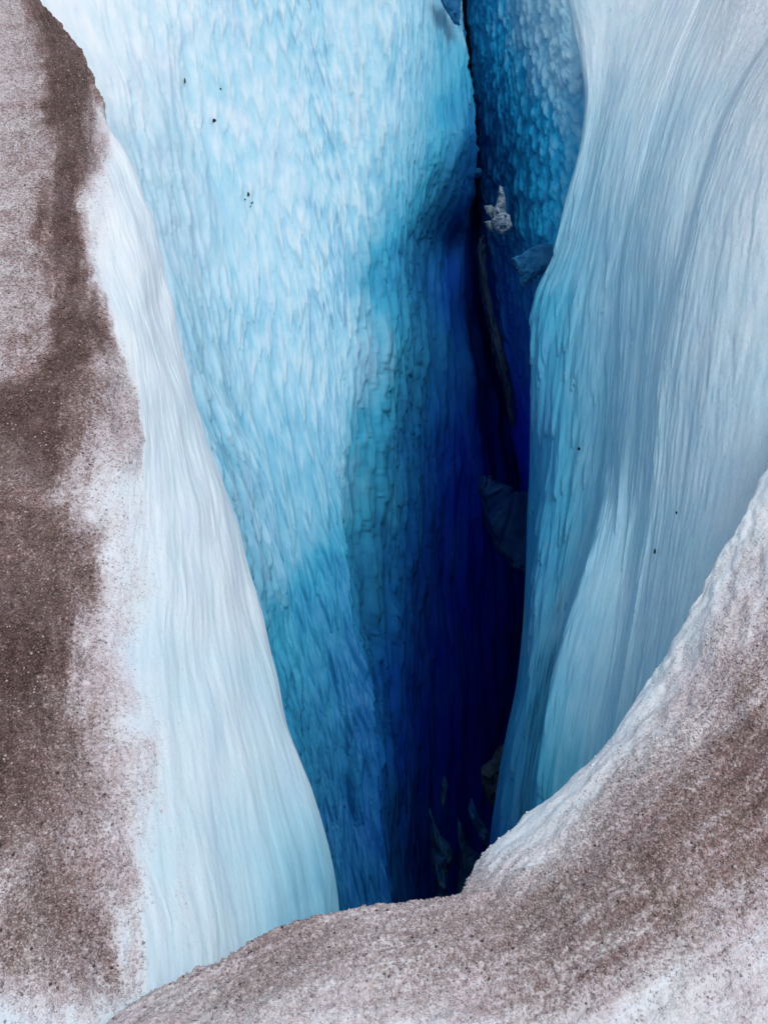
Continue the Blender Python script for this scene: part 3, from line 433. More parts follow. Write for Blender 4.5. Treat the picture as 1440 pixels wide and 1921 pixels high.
PATCH['right_ice_wall'] = dict(usub=[10, 28, 30, 64, 12, 60, 44, 12, 70, 50, 8, 4], vsub=[6, 10, 32, 32, 32, 32, 32, 32, 32, 32, 32, 32, 32, 32, 32, 32, 32, 32, 32, 16, 16, 16, 16], flip=0, mode='streak',
  pts=[[[29.354,90.0,0.6],[16.311,90.0,0.6],[21.706,90.0,0.6],[25.989,90.0,0.6],[28.535,90.0,0.6],[28.691,90.0,0.6],[30.115,90.0,0.6],[33.169,90.0,0.6],[32.796,90.0,0.6],[34.652,90.0,0.6],[36.013,90.0,0.6],[42.313,90.0,0.6],[810.0,90.0,0.6]],[[3.262,14.566,0.15],[1.812,13.037,0.15],[2.412,12.527,0.15],[2.888,12.074,0.15],[3.171,11.394,0.15],[3.188,11.372,0.15],[3.346,10.715,0.15],[3.685,10.262,0.15],[3.644,10.035,0.15],[3.85,9.582,0.15],[4.001,9.016,0.15],[4.701,9.016,0.15],[90.0,71.54,0.15]],[[3.262,13.366,-0.722],[1.812,11.837,-0.342],[2.412,11.327,-0.215],[2.888,10.874,-0.103],[3.171,10.194,0.066],[3.188,10.172,0.072],[3.346,9.515,0.235],[3.685,9.062,0.348],[3.644,8.835,0.404],[3.85,8.382,0.517],[4.001,7.816,0.657],[4.701,7.816,0.1],[90.0,70.34,0.4]],[[2.922,12.666,-1.075],[1.85,11.131,-0.665],[2.291,10.68,-0.534],[2.66,10.309,-0.406],[2.925,9.705,-0.222],[2.942,9.684,-0.215],[3.077,9.01,-0.013],[3.39,8.602,0.114],[3.339,8.36,0.187],[3.506,7.849,0.339],[3.786,7.349,0.451],[4.486,7.349,0.132],[90.0,66.139,0.4]],[[2.679,12.032,-1.439],[1.904,10.402,-0.947],[2.178,9.991,-0.815],[2.415,9.719,-0.677],[2.657,9.157,-0.472],[2.674,9.136,-0.465],[2.823,8.504,-0.247],[3.074,8.118,-0.087],[3.027,7.885,-0.007],[3.198,7.364,0.165],[3.579,6.901,0.256],[4.279,6.901,0.149],[90.0,62.11,0.4]],[[2.547,11.445,-1.832],[1.914,9.611,-1.174],[2.058,9.339,-1.078],[2.184,9.117,-0.924],[2.404,8.603,-0.704],[2.421,8.583,-0.696],[2.584,7.989,-0.463],[2.758,7.678,-0.276],[2.73,7.486,-0.201],[2.93,6.929,-0.013],[3.37,6.457,0.08],[4.07,6.457,0.143],[90.0,58.111,0.4]],[[2.449,11.047,-2.292],[1.83,8.934,-1.41],[1.912,8.713,-1.317],[1.998,8.531,-1.162],[2.198,8.077,-0.935],[2.215,8.058,-0.927],[2.363,7.467,-0.659],[2.522,7.294,-0.496],[2.501,7.118,-0.419],[2.694,6.485,-0.182],[3.145,6.004,-0.069],[3.845,6.004,0.107],[90.0,54.037,0.387]],[[2.422,11.027,-2.944],[1.692,8.405,-1.679],[1.768,8.147,-1.552],[1.855,7.999,-1.405],[2.024,7.539,-1.146],[2.04,7.518,-1.136],[2.17,6.945,-0.839],[2.319,6.816,-0.685],[2.301,6.667,-0.609],[2.488,6.044,-0.341],[2.925,5.558,-0.196],[3.625,5.558,-0.151],[90.0,50.018,0.072]],[[2.521,11.537,-3.954],[1.55,7.922,-1.947],[1.633,7.647,-1.795],[1.744,7.527,-1.661],[1.905,7.057,-1.369],[1.914,7.016,-1.346],[2.031,6.454,-1.014],[2.143,6.29,-0.836],[2.131,6.173,-0.767],[2.324,5.607,-0.488],[2.74,5.134,-0.315],[3.44,5.134,-0.481],[90.0,46.208,-0.381]],[[2.575,12.239,-5.207],[1.335,7.389,-2.145],[1.449,7.151,-2.005],[1.597,7.031,-1.875],[1.796,6.579,-1.573],[1.807,6.536,-1.546],[1.932,5.991,-1.186],[1.996,5.784,-0.97],[1.992,5.691,-0.908],[2.183,5.177,-0.621],[2.579,4.729,-0.425],[3.279,4.729,-0.684],[90.0,42.564,-0.677]],[[2.624,12.59,-6.402],[1.239,6.836,-2.322],[1.342,6.643,-2.195],[1.48,6.525,-2.061],[1.708,6.105,-1.755],[1.72,6.054,-1.72],[1.821,5.483,-1.297],[1.867,5.295,-1.082],[1.871,5.228,-1.032],[2.054,4.762,-0.736],[2.43,4.35,-0.524],[3.13,4.35,-0.7],[90.0,39.149,-0.7]],[[2.687,12.494,-7.42],[1.224,6.435,-2.595],[1.286,6.125,-2.356],[1.39,6.014,-2.217],[1.634,5.644,-1.92],[1.637,5.562,-1.856],[1.719,5.027,-1.41],[1.756,4.864,-1.202],[1.765,4.819,-1.163],[1.933,4.367,-0.837],[2.289,3.995,-0.615],[2.989,3.995,-0.7],[90.0,35.955,-0.7]],[[2.676,11.92,-8.107],[1.21,6.052,-2.87],[1.231,5.631,-2.499],[1.313,5.521,-2.353],[1.553,5.207,-2.074],[1.544,5.077,-1.959],[1.623,4.62,-1.528],[1.652,4.461,-1.312],[1.665,4.429,-1.281],[1.818,4.004,-0.934],[2.156,3.668,-0.702],[2.856,3.668,-0.7],[90.0,33.016,-0.7]],[[2.661,11.284,-8.744],[1.162,5.597,-3.059],[1.16,5.161,-2.625],[1.237,5.056,-2.476],[1.456,4.781,-2.205],[1.364,4.395,-1.818],[1.516,4.202,-1.603],[1.55,4.071,-1.404],[1.564,4.045,-1.375],[1.703,3.663,-1.021],[2.028,3.37,-0.789],[2.728,3.37,-0.7],[90.0,30.332,-0.7]],[[2.591,10.515,-9.23],[1.111,5.114,-3.186],[1.087,4.687,-2.707],[1.145,4.591,-2.555],[1.334,4.418,-2.356],[1.196,3.893,-1.768],[1.405,3.803,-1.655],[1.442,3.701,-1.478],[1.458,3.681,-1.453],[1.578,3.331,-1.084],[1.907,3.092,-0.873],[2.607,3.092,-0.7],[90.0,27.83,-0.7]],[[2.417,9.483,-9.346],[1.055,4.67,-3.314],[1.015,4.249,-2.784],[1.051,4.141,-2.606],[1.198,4.078,-2.505],[1.053,3.528,-1.815],[1.293,3.43,-1.696],[1.333,3.344,-1.53],[1.35,3.33,-1.51],[1.463,3.027,-1.148],[1.791,2.829,-0.951],[2.491,2.829,-0.7],[90.0,25.462,-0.7]],[[2.26,8.57,-9.506],[0.981,4.254,-3.438],[0.939,3.843,-2.856],[0.963,3.726,-2.651],[1.087,3.714,-2.606],[0.945,3.178,-1.853],[1.184,3.095,-1.741],[1.228,3.004,-1.565],[1.246,2.995,-1.55],[1.36,2.754,-1.223],[1.677,2.58,-1.024],[2.377,2.58,-0.7],[90.0,23.218,-0.7]],[[2.097,7.71,-9.636],[0.871,3.842,-3.516],[0.841,3.459,-2.907],[0.891,3.365,-2.727],[0.99,3.348,-2.672],[0.861,2.855,-1.894],[1.088,2.778,-1.777],[1.14,2.712,-1.63],[1.155,2.697,-1.605],[1.275,2.503,-1.307],[1.584,2.347,-1.1],[2.284,2.347,-0.7],[90.0,21.12,-0.7]],[[1.907,6.875,-9.695],[0.78,3.457,-3.595],[0.762,3.093,-2.945],[0.818,3.007,-2.766],[0.9,2.974,-2.681],[0.797,2.575,-1.972],[1.02,2.491,-1.827],[1.068,2.45,-1.715],[1.078,2.427,-1.672],[1.226,2.274,-1.408],[1.521,2.129,-1.184],[2.221,2.129,-0.7],[90.0,19.164,-0.7]],[[1.739,6.107,-9.755],[0.71,3.087,-3.658],[0.705,2.757,-2.993],[0.759,2.673,-2.802],[0.856,2.657,-2.748],[0.765,2.314,-2.057],[0.984,2.24,-1.91],[1.033,2.204,-1.805],[1.041,2.18,-1.755],[1.187,2.058,-1.514],[1.469,1.923,-1.272],[2.169,1.923,-0.7],[90.0,17.306,-0.7]],[[1.669,5.451,-9.954],[0.663,2.72,-3.675],[0.672,2.461,-3.081],[0.729,2.382,-2.882],[0.827,2.374,-2.845],[0.742,2.067,-2.142],[0.955,2.005,-2.001],[1.005,1.971,-1.897],[1.012,1.949,-1.844],[1.155,1.85,-1.623],[1.423,1.725,-1.359],[2.123,1.725,-0.7],[90.0,15.526,-0.7]],[[1.617,4.843,-10.193],[0.621,2.367,-3.66],[0.646,2.185,-3.18],[0.705,2.111,-2.973],[0.804,2.107,-2.951],[0.722,1.832,-2.225],[0.931,1.781,-2.094],[0.98,1.748,-1.987],[0.987,1.728,-1.934],[1.125,1.65,-1.731],[1.38,1.535,-1.445],[2.08,1.535,-0.7],[90.0,13.814,-0.7]],[[1.574,4.265,-10.441],[0.583,2.036,-3.628],[0.623,1.921,-3.28],[0.684,1.854,-3.066],[0.783,1.853,-3.056],[0.702,1.606,-2.304],[0.907,1.567,-2.184],[0.956,1.534,-2.074],[0.964,1.517,-2.02],[1.097,1.455,-1.836],[1.339,1.351,-1.526],[2.039,1.351,-0.7],[90.0,12.16,-0.7]],[[1.528,3.705,-10.666],[0.546,1.729,-3.591],[0.6,1.667,-3.37],[0.662,1.605,-3.148],[0.761,1.605,-3.148],[0.683,1.389,-2.375],[0.882,1.358,-2.264],[0.932,1.328,-2.154],[0.94,1.312,-2.098],[1.067,1.266,-1.932],[1.297,1.173,-1.601],[1.997,1.173,-0.7],[90.0,10.559,-0.7]]],
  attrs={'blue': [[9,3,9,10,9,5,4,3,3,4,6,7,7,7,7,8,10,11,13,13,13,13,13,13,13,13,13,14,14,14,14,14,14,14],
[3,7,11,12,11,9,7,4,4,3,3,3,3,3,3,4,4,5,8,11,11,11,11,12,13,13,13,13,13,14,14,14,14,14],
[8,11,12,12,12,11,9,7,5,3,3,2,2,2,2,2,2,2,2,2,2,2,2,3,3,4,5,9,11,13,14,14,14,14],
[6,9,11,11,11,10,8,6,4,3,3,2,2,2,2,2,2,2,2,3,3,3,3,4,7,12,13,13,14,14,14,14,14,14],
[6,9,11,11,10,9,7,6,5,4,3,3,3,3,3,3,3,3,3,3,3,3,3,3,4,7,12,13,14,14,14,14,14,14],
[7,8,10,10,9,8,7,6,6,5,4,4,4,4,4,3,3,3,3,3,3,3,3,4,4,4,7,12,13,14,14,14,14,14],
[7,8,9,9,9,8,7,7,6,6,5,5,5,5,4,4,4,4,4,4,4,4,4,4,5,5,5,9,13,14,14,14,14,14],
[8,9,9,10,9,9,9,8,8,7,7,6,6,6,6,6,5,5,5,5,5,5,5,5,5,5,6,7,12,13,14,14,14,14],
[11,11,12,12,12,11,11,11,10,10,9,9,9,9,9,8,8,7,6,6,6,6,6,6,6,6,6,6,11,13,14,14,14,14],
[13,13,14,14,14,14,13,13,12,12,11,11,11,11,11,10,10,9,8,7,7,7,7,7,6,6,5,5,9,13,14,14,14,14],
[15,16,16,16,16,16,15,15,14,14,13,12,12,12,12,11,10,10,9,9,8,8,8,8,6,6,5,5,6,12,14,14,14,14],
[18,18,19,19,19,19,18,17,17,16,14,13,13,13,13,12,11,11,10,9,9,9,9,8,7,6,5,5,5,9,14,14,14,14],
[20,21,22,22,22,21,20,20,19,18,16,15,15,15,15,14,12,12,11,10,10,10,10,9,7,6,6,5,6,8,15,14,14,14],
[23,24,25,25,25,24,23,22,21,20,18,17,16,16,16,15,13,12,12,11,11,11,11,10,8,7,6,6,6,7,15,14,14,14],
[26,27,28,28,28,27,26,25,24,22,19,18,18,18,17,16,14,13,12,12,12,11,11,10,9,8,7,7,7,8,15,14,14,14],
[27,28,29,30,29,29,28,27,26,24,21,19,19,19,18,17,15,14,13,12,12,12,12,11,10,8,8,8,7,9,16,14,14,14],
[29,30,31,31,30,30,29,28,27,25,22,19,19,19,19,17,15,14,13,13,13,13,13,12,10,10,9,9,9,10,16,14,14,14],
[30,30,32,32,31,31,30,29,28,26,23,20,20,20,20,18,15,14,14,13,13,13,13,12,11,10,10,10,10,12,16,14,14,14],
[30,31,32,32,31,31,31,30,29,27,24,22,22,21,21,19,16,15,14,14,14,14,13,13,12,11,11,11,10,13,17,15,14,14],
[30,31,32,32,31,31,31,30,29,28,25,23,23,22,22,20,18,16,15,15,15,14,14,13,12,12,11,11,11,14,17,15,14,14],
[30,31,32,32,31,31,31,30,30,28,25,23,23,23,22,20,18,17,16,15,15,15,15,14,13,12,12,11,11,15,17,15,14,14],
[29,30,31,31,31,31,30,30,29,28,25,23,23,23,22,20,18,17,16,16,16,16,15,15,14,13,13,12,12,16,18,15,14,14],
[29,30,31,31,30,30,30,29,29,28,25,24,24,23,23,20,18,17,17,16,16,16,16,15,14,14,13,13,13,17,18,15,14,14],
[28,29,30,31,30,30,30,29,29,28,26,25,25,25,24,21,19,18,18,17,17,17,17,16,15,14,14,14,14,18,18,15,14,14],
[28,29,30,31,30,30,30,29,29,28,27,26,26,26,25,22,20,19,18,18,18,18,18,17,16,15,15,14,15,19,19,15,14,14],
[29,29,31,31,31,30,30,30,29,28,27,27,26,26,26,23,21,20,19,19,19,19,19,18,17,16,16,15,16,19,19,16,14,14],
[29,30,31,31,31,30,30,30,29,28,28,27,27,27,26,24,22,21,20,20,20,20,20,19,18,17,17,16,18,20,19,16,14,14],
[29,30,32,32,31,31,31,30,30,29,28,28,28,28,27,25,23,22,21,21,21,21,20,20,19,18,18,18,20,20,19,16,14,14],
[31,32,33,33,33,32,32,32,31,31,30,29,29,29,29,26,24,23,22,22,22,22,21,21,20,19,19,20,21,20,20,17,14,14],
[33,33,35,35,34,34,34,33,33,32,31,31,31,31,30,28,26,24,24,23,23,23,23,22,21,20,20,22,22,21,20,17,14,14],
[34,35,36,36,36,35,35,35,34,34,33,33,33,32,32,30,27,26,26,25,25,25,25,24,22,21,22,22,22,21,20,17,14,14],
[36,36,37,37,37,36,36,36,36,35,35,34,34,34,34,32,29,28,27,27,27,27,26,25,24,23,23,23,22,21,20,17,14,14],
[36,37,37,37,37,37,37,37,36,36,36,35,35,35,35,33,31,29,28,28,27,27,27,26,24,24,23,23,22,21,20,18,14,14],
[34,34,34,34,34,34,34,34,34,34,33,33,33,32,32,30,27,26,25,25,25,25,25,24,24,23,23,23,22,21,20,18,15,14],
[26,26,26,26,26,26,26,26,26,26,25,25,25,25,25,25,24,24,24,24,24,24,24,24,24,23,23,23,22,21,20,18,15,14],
[24,24,24,24,24,24,24,24,24,24,24,24,24,24,24,24,24,24,24,24,24,24,24,24,23,23,23,23,22,21,20,19,15,14]],'dirt': [[0,0,0,0,0,0,0,0,0,0,0,0,0,0,0,0,1,1,2,3,3,3,3,3,4,4,4,4,5,5,6,6,6,6],
[0,0,0,0,0,0,0,0,0,0,0,0,0,0,0,0,0,0,0,1,1,1,1,1,2,3,3,4,4,5,5,6,6,6],
[0,0,0,0,0,0,0,0,0,0,0,0,0,0,0,0,0,0,0,0,0,0,0,0,0,0,0,1,7,15,16,6,6,6],
[0,0,0,0,0,0,0,0,0,0,0,0,0,0,0,0,0,0,0,0,0,0,0,0,0,2,7,11,13,16,16,6,6,6],
[0,0,0,0,0,0,0,0,0,0,0,0,0,0,0,0,0,0,0,0,0,0,0,0,0,1,10,15,16,16,16,6,6,6],
[0,0,0,0,0,0,0,0,0,0,0,0,0,0,0,0,0,0,0,0,0,0,0,0,0,0,3,15,16,16,16,6,6,6],
[0,0,0,0,0,0,0,0,0,0,0,0,0,0,0,0,0,0,0,0,0,0,0,0,0,0,1,12,16,16,16,6,6,6],
[0,0,0,0,0,0,0,0,0,0,0,0,0,0,0,0,0,0,0,0,0,0,0,0,0,0,0,4,14,16,16,6,6,6],
[0,0,0,0,0,0,0,0,0,0,0,0,0,0,0,0,0,0,0,0,0,0,0,0,0,0,0,1,8,15,16,6,6,6],
[0,0,0,0,0,0,0,0,0,0,0,0,0,0,0,0,0,0,0,0,0,0,0,0,0,0,0,0,2,12,16,6,6,6],
[0,0,0,0,0,0,0,0,0,0,0,0,0,0,0,0,0,0,0,0,0,0,0,0,0,0,0,0,0,5,16,7,6,6],
[0,0,0,0,0,0,0,0,0,0,0,0,0,0,0,0,0,0,0,0,0,0,0,0,0,0,0,0,0,2,15,14,6,6],
[0,0,0,0,0,0,0,0,0,0,0,0,0,0,0,0,0,0,0,0,0,0,0,0,0,0,0,0,0,3,16,16,6,6],
[0,0,0,0,0,0,0,0,0,0,0,0,0,0,0,0,0,0,0,0,0,0,0,0,0,0,0,0,0,1,13,16,6,6],
[0,0,0,0,0,0,0,0,0,0,0,0,0,0,0,0,0,0,0,0,0,0,0,0,0,0,0,0,0,0,8,16,6,6],
[0,0,0,0,0,0,0,0,0,0,0,0,0,0,0,0,0,0,0,0,0,0,0,0,0,0,0,0,0,0,7,16,6,6],
[0,0,0,0,0,0,0,0,0,0,0,0,0,0,0,0,0,0,0,0,0,0,0,0,0,0,0,0,0,0,12,16,6,6],
[0,0,0,0,0,0,0,0,0,0,0,0,0,0,0,0,0,0,0,0,0,0,0,0,0,0,0,0,0,0,15,16,6,6],
[0,0,0,0,0,0,0,0,0,0,0,0,0,0,0,0,0,0,0,0,0,0,0,0,0,0,0,0,0,0,15,16,6,6],
[0,0,0,0,0,0,0,0,0,0,0,0,0,0,0,0,0,0,0,0,0,0,0,0,0,0,0,0,0,0,15,16,6,6],
[0,0,0,0,0,0,0,0,0,0,0,0,0,0,0,0,0,0,0,0,0,0,0,0,0,0,0,0,0,0,15,16,6,6],
[0,0,0,0,0,0,0,0,0,0,0,0,0,0,0,0,0,0,0,0,0,0,0,0,0,0,0,0,0,0,14,16,6,6],
[0,0,0,0,0,0,0,0,0,0,0,0,0,0,0,0,0,0,0,0,0,0,0,0,0,0,0,0,0,0,14,16,6,6],
[0,0,0,0,0,0,0,0,0,0,0,0,0,0,0,0,0,0,0,0,0,0,0,0,0,0,0,0,0,0,13,16,6,6],
[0,0,0,0,0,0,0,0,0,0,0,0,0,0,0,0,0,0,0,0,0,0,0,0,0,0,0,0,0,0,12,16,8,6],
[0,0,0,0,0,0,0,0,0,0,0,0,0,0,0,0,0,0,0,0,0,0,0,0,0,0,0,0,0,0,9,16,12,6],
[0,0,0,0,0,0,0,0,0,0,0,0,0,0,0,0,0,0,0,0,0,0,0,0,0,0,0,0,0,0,5,16,15,6],
[0,0,0,0,0,0,0,0,0,0,0,0,0,0,0,0,0,0,0,0,0,0,0,0,0,0,0,0,0,0,4,16,16,6],
[0,0,0,0,0,0,0,0,0,0,0,0,0,0,0,0,0,0,0,0,0,0,0,0,0,0,0,0,0,0,4,16,16,6],
[0,0,0,0,0,0,0,0,0,0,0,0,0,0,0,0,0,0,0,0,0,0,0,0,0,0,0,0,0,1,4,16,16,6],
[0,0,0,0,0,0,0,0,0,0,0,0,0,0,0,0,0,0,0,0,0,0,0,0,0,0,0,0,1,2,4,16,16,6],
[0,0,0,0,0,0,0,0,0,0,0,0,0,0,0,0,0,0,0,0,0,0,0,0,0,0,0,1,2,2,4,16,16,7],
[0,0,1,1,1,0,0,0,0,0,0,0,0,0,0,0,0,0,0,0,0,0,0,0,0,0,1,1,2,2,4,16,16,10],
[1,1,1,1,1,1,1,1,1,1,1,1,1,1,1,1,0,0,0,0,0,0,0,0,1,1,1,2,2,2,4,16,16,15],
[1,1,1,1,1,1,1,1,1,1,1,1,1,1,1,1,1,1,1,1,1,1,1,1,1,2,2,2,2,2,4,16,16,16],
[2,2,2,2,2,2,2,2,2,2,2,2,2,2,2,2,2,2,2,2,2,2,2,2,2,2,2,2,2,3,4,12,16,16]],'dust': [[19,20,14,13,14,15,18,22,24,23,21,20,20,20,20,19,18,17,16,16,16,16,16,16,16,16,16,16,16,16,16,16,16,16],
[22,15,12,12,13,14,15,16,18,21,23,24,24,24,24,24,23,22,19,18,18,18,18,17,17,16,16,16,16,16,16,16,16,16],
[14,12,9,9,9,11,12,13,14,14,17,20,20,20,21,26,33,36,37,37,37,37,37,37,37,37,35,31,25,24,24,16,16,16],
[12,10,8,8,8,10,11,12,13,15,21,27,28,28,29,33,36,37,37,37,37,37,37,36,31,22,18,19,21,24,24,16,16,16],
[11,9,8,8,8,9,10,11,12,14,18,23,24,24,25,30,35,36,37,37,37,37,37,37,36,33,23,23,24,24,24,16,16,16],
[9,8,8,8,8,8,9,10,10,11,14,16,17,17,18,23,30,33,35,36,36,36,36,36,37,37,32,24,24,24,24,16,16,16],
[8,8,8,8,8,8,8,8,9,9,11,12,12,12,13,16,23,29,32,34,34,34,34,35,35,36,35,24,24,24,24,16,16,16],
[7,7,7,7,7,7,7,7,8,8,9,9,10,10,10,11,16,21,27,29,30,30,30,32,33,34,34,25,24,24,24,16,16,16],
[7,7,7,7,7,7,7,7,7,7,8,8,8,8,8,9,12,15,19,22,22,23,23,25,28,29,28,24,24,24,24,16,16,16],
[6,6,5,5,6,6,6,7,7,7,8,8,8,8,8,9,10,11,13,14,15,15,15,17,20,20,18,18,24,24,24,16,16,16],
[6,5,5,5,5,5,6,6,7,8,9,9,9,9,9,9,9,9,10,11,11,11,11,12,13,14,13,13,23,24,24,16,16,16],
[5,5,4,4,4,4,5,5,6,7,8,9,9,9,9,9,9,9,9,9,10,10,10,10,12,12,13,13,15,24,24,21,16,16],
[4,3,3,3,3,3,4,4,4,5,6,7,7,7,7,8,9,9,9,9,9,9,9,10,11,13,13,13,13,18,23,24,16,16],
[4,4,4,4,4,4,4,4,4,4,5,6,6,6,6,8,9,10,10,10,10,10,10,10,12,13,14,14,14,14,20,24,16,16],
[5,4,4,4,5,5,5,5,5,5,6,7,7,7,7,8,10,11,11,11,11,11,11,12,13,14,14,14,14,15,24,24,16,16],
[5,5,5,5,5,5,6,6,6,6,7,8,8,8,8,9,11,11,11,12,12,12,12,12,13,14,14,14,14,18,24,24,16,16],
[6,6,6,6,6,6,6,6,7,7,8,9,9,9,9,10,11,11,11,11,12,12,12,12,13,14,14,14,14,22,24,24,16,16],
[7,6,5,5,5,6,7,7,8,9,10,10,10,10,10,11,11,11,11,11,11,11,12,12,12,13,13,14,14,23,24,24,16,16],
[5,4,2,2,3,4,4,5,7,10,12,12,12,13,13,13,12,12,12,12,12,12,12,12,12,13,13,13,14,23,24,24,16,16],
[3,2,1,1,2,2,3,3,5,7,11,13,13,13,13,13,13,13,13,13,13,13,13,13,13,13,14,14,14,23,24,24,16,16],
[3,2,1,1,1,2,2,2,3,5,9,11,12,12,12,13,13,13,14,14,14,14,13,13,14,14,14,14,14,23,24,24,16,16],
[4,3,2,2,3,3,3,3,4,6,9,10,11,11,11,12,13,13,13,13,13,13,13,13,13,13,13,14,14,20,24,24,16,16],
[8,7,6,5,6,7,7,7,8,9,11,12,12,12,12,13,13,13,13,13,13,13,13,13,12,12,13,13,13,16,24,24,16,16],
[11,11,9,9,10,10,10,11,11,12,12,13,13,13,13,13,13,13,13,13,13,13,13,13,12,12,12,12,13,13,24,24,16,16],
[7,7,5,5,5,6,6,7,7,8,9,10,10,10,10,12,13,13,13,13,13,13,13,13,12,12,12,12,12,13,23,22,17,16],
[3,3,2,2,2,2,2,2,3,3,3,3,3,4,4,5,7,8,9,10,11,11,11,12,12,12,12,12,12,13,18,22,20,16],
[2,2,2,2,2,2,2,2,2,2,2,2,2,2,2,2,2,3,3,3,3,4,4,4,6,10,12,12,12,12,14,24,23,16],
[2,2,2,2,2,2,2,2,2,2,2,2,2,2,2,2,2,2,2,2,2,2,2,2,2,3,7,11,12,12,13,24,24,16],
[2,2,2,2,2,2,2,2,2,2,2,2,2,2,2,2,2,2,2,2,2,2,2,2,2,2,6,11,11,12,13,24,24,16],
[2,2,2,2,2,2,2,2,2,2,2,2,2,2,2,2,2,2,2,2,2,2,2,2,2,3,8,11,11,12,13,24,24,16],
[2,2,2,2,2,2,2,2,2,2,2,2,2,2,2,2,2,2,2,2,2,2,2,2,3,6,10,11,11,12,13,24,24,16],
[3,4,4,5,4,4,4,4,3,3,3,3,3,3,3,3,3,4,4,4,4,4,5,5,8,10,10,11,11,12,13,24,24,16],
[9,9,9,9,9,9,9,9,9,8,8,8,8,8,8,8,9,9,9,9,9,9,9,10,10,10,11,11,11,12,13,24,24,19],
[10,10,10,10,10,10,10,10,10,10,10,10,10,10,10,10,10,10,10,10,10,10,10,10,10,10,11,11,11,12,13,24,24,23],
[10,10,10,10,10,10,10,10,10,10,10,10,10,10,10,10,10,10,10,10,10,10,10,10,10,11,11,11,11,12,13,24,24,24],
[10,10,10,10,10,10,10,10,10,10,10,10,10,10,10,10,10,10,10,10,10,10,10,11,11,11,11,11,11,12,13,19,24,24]]})
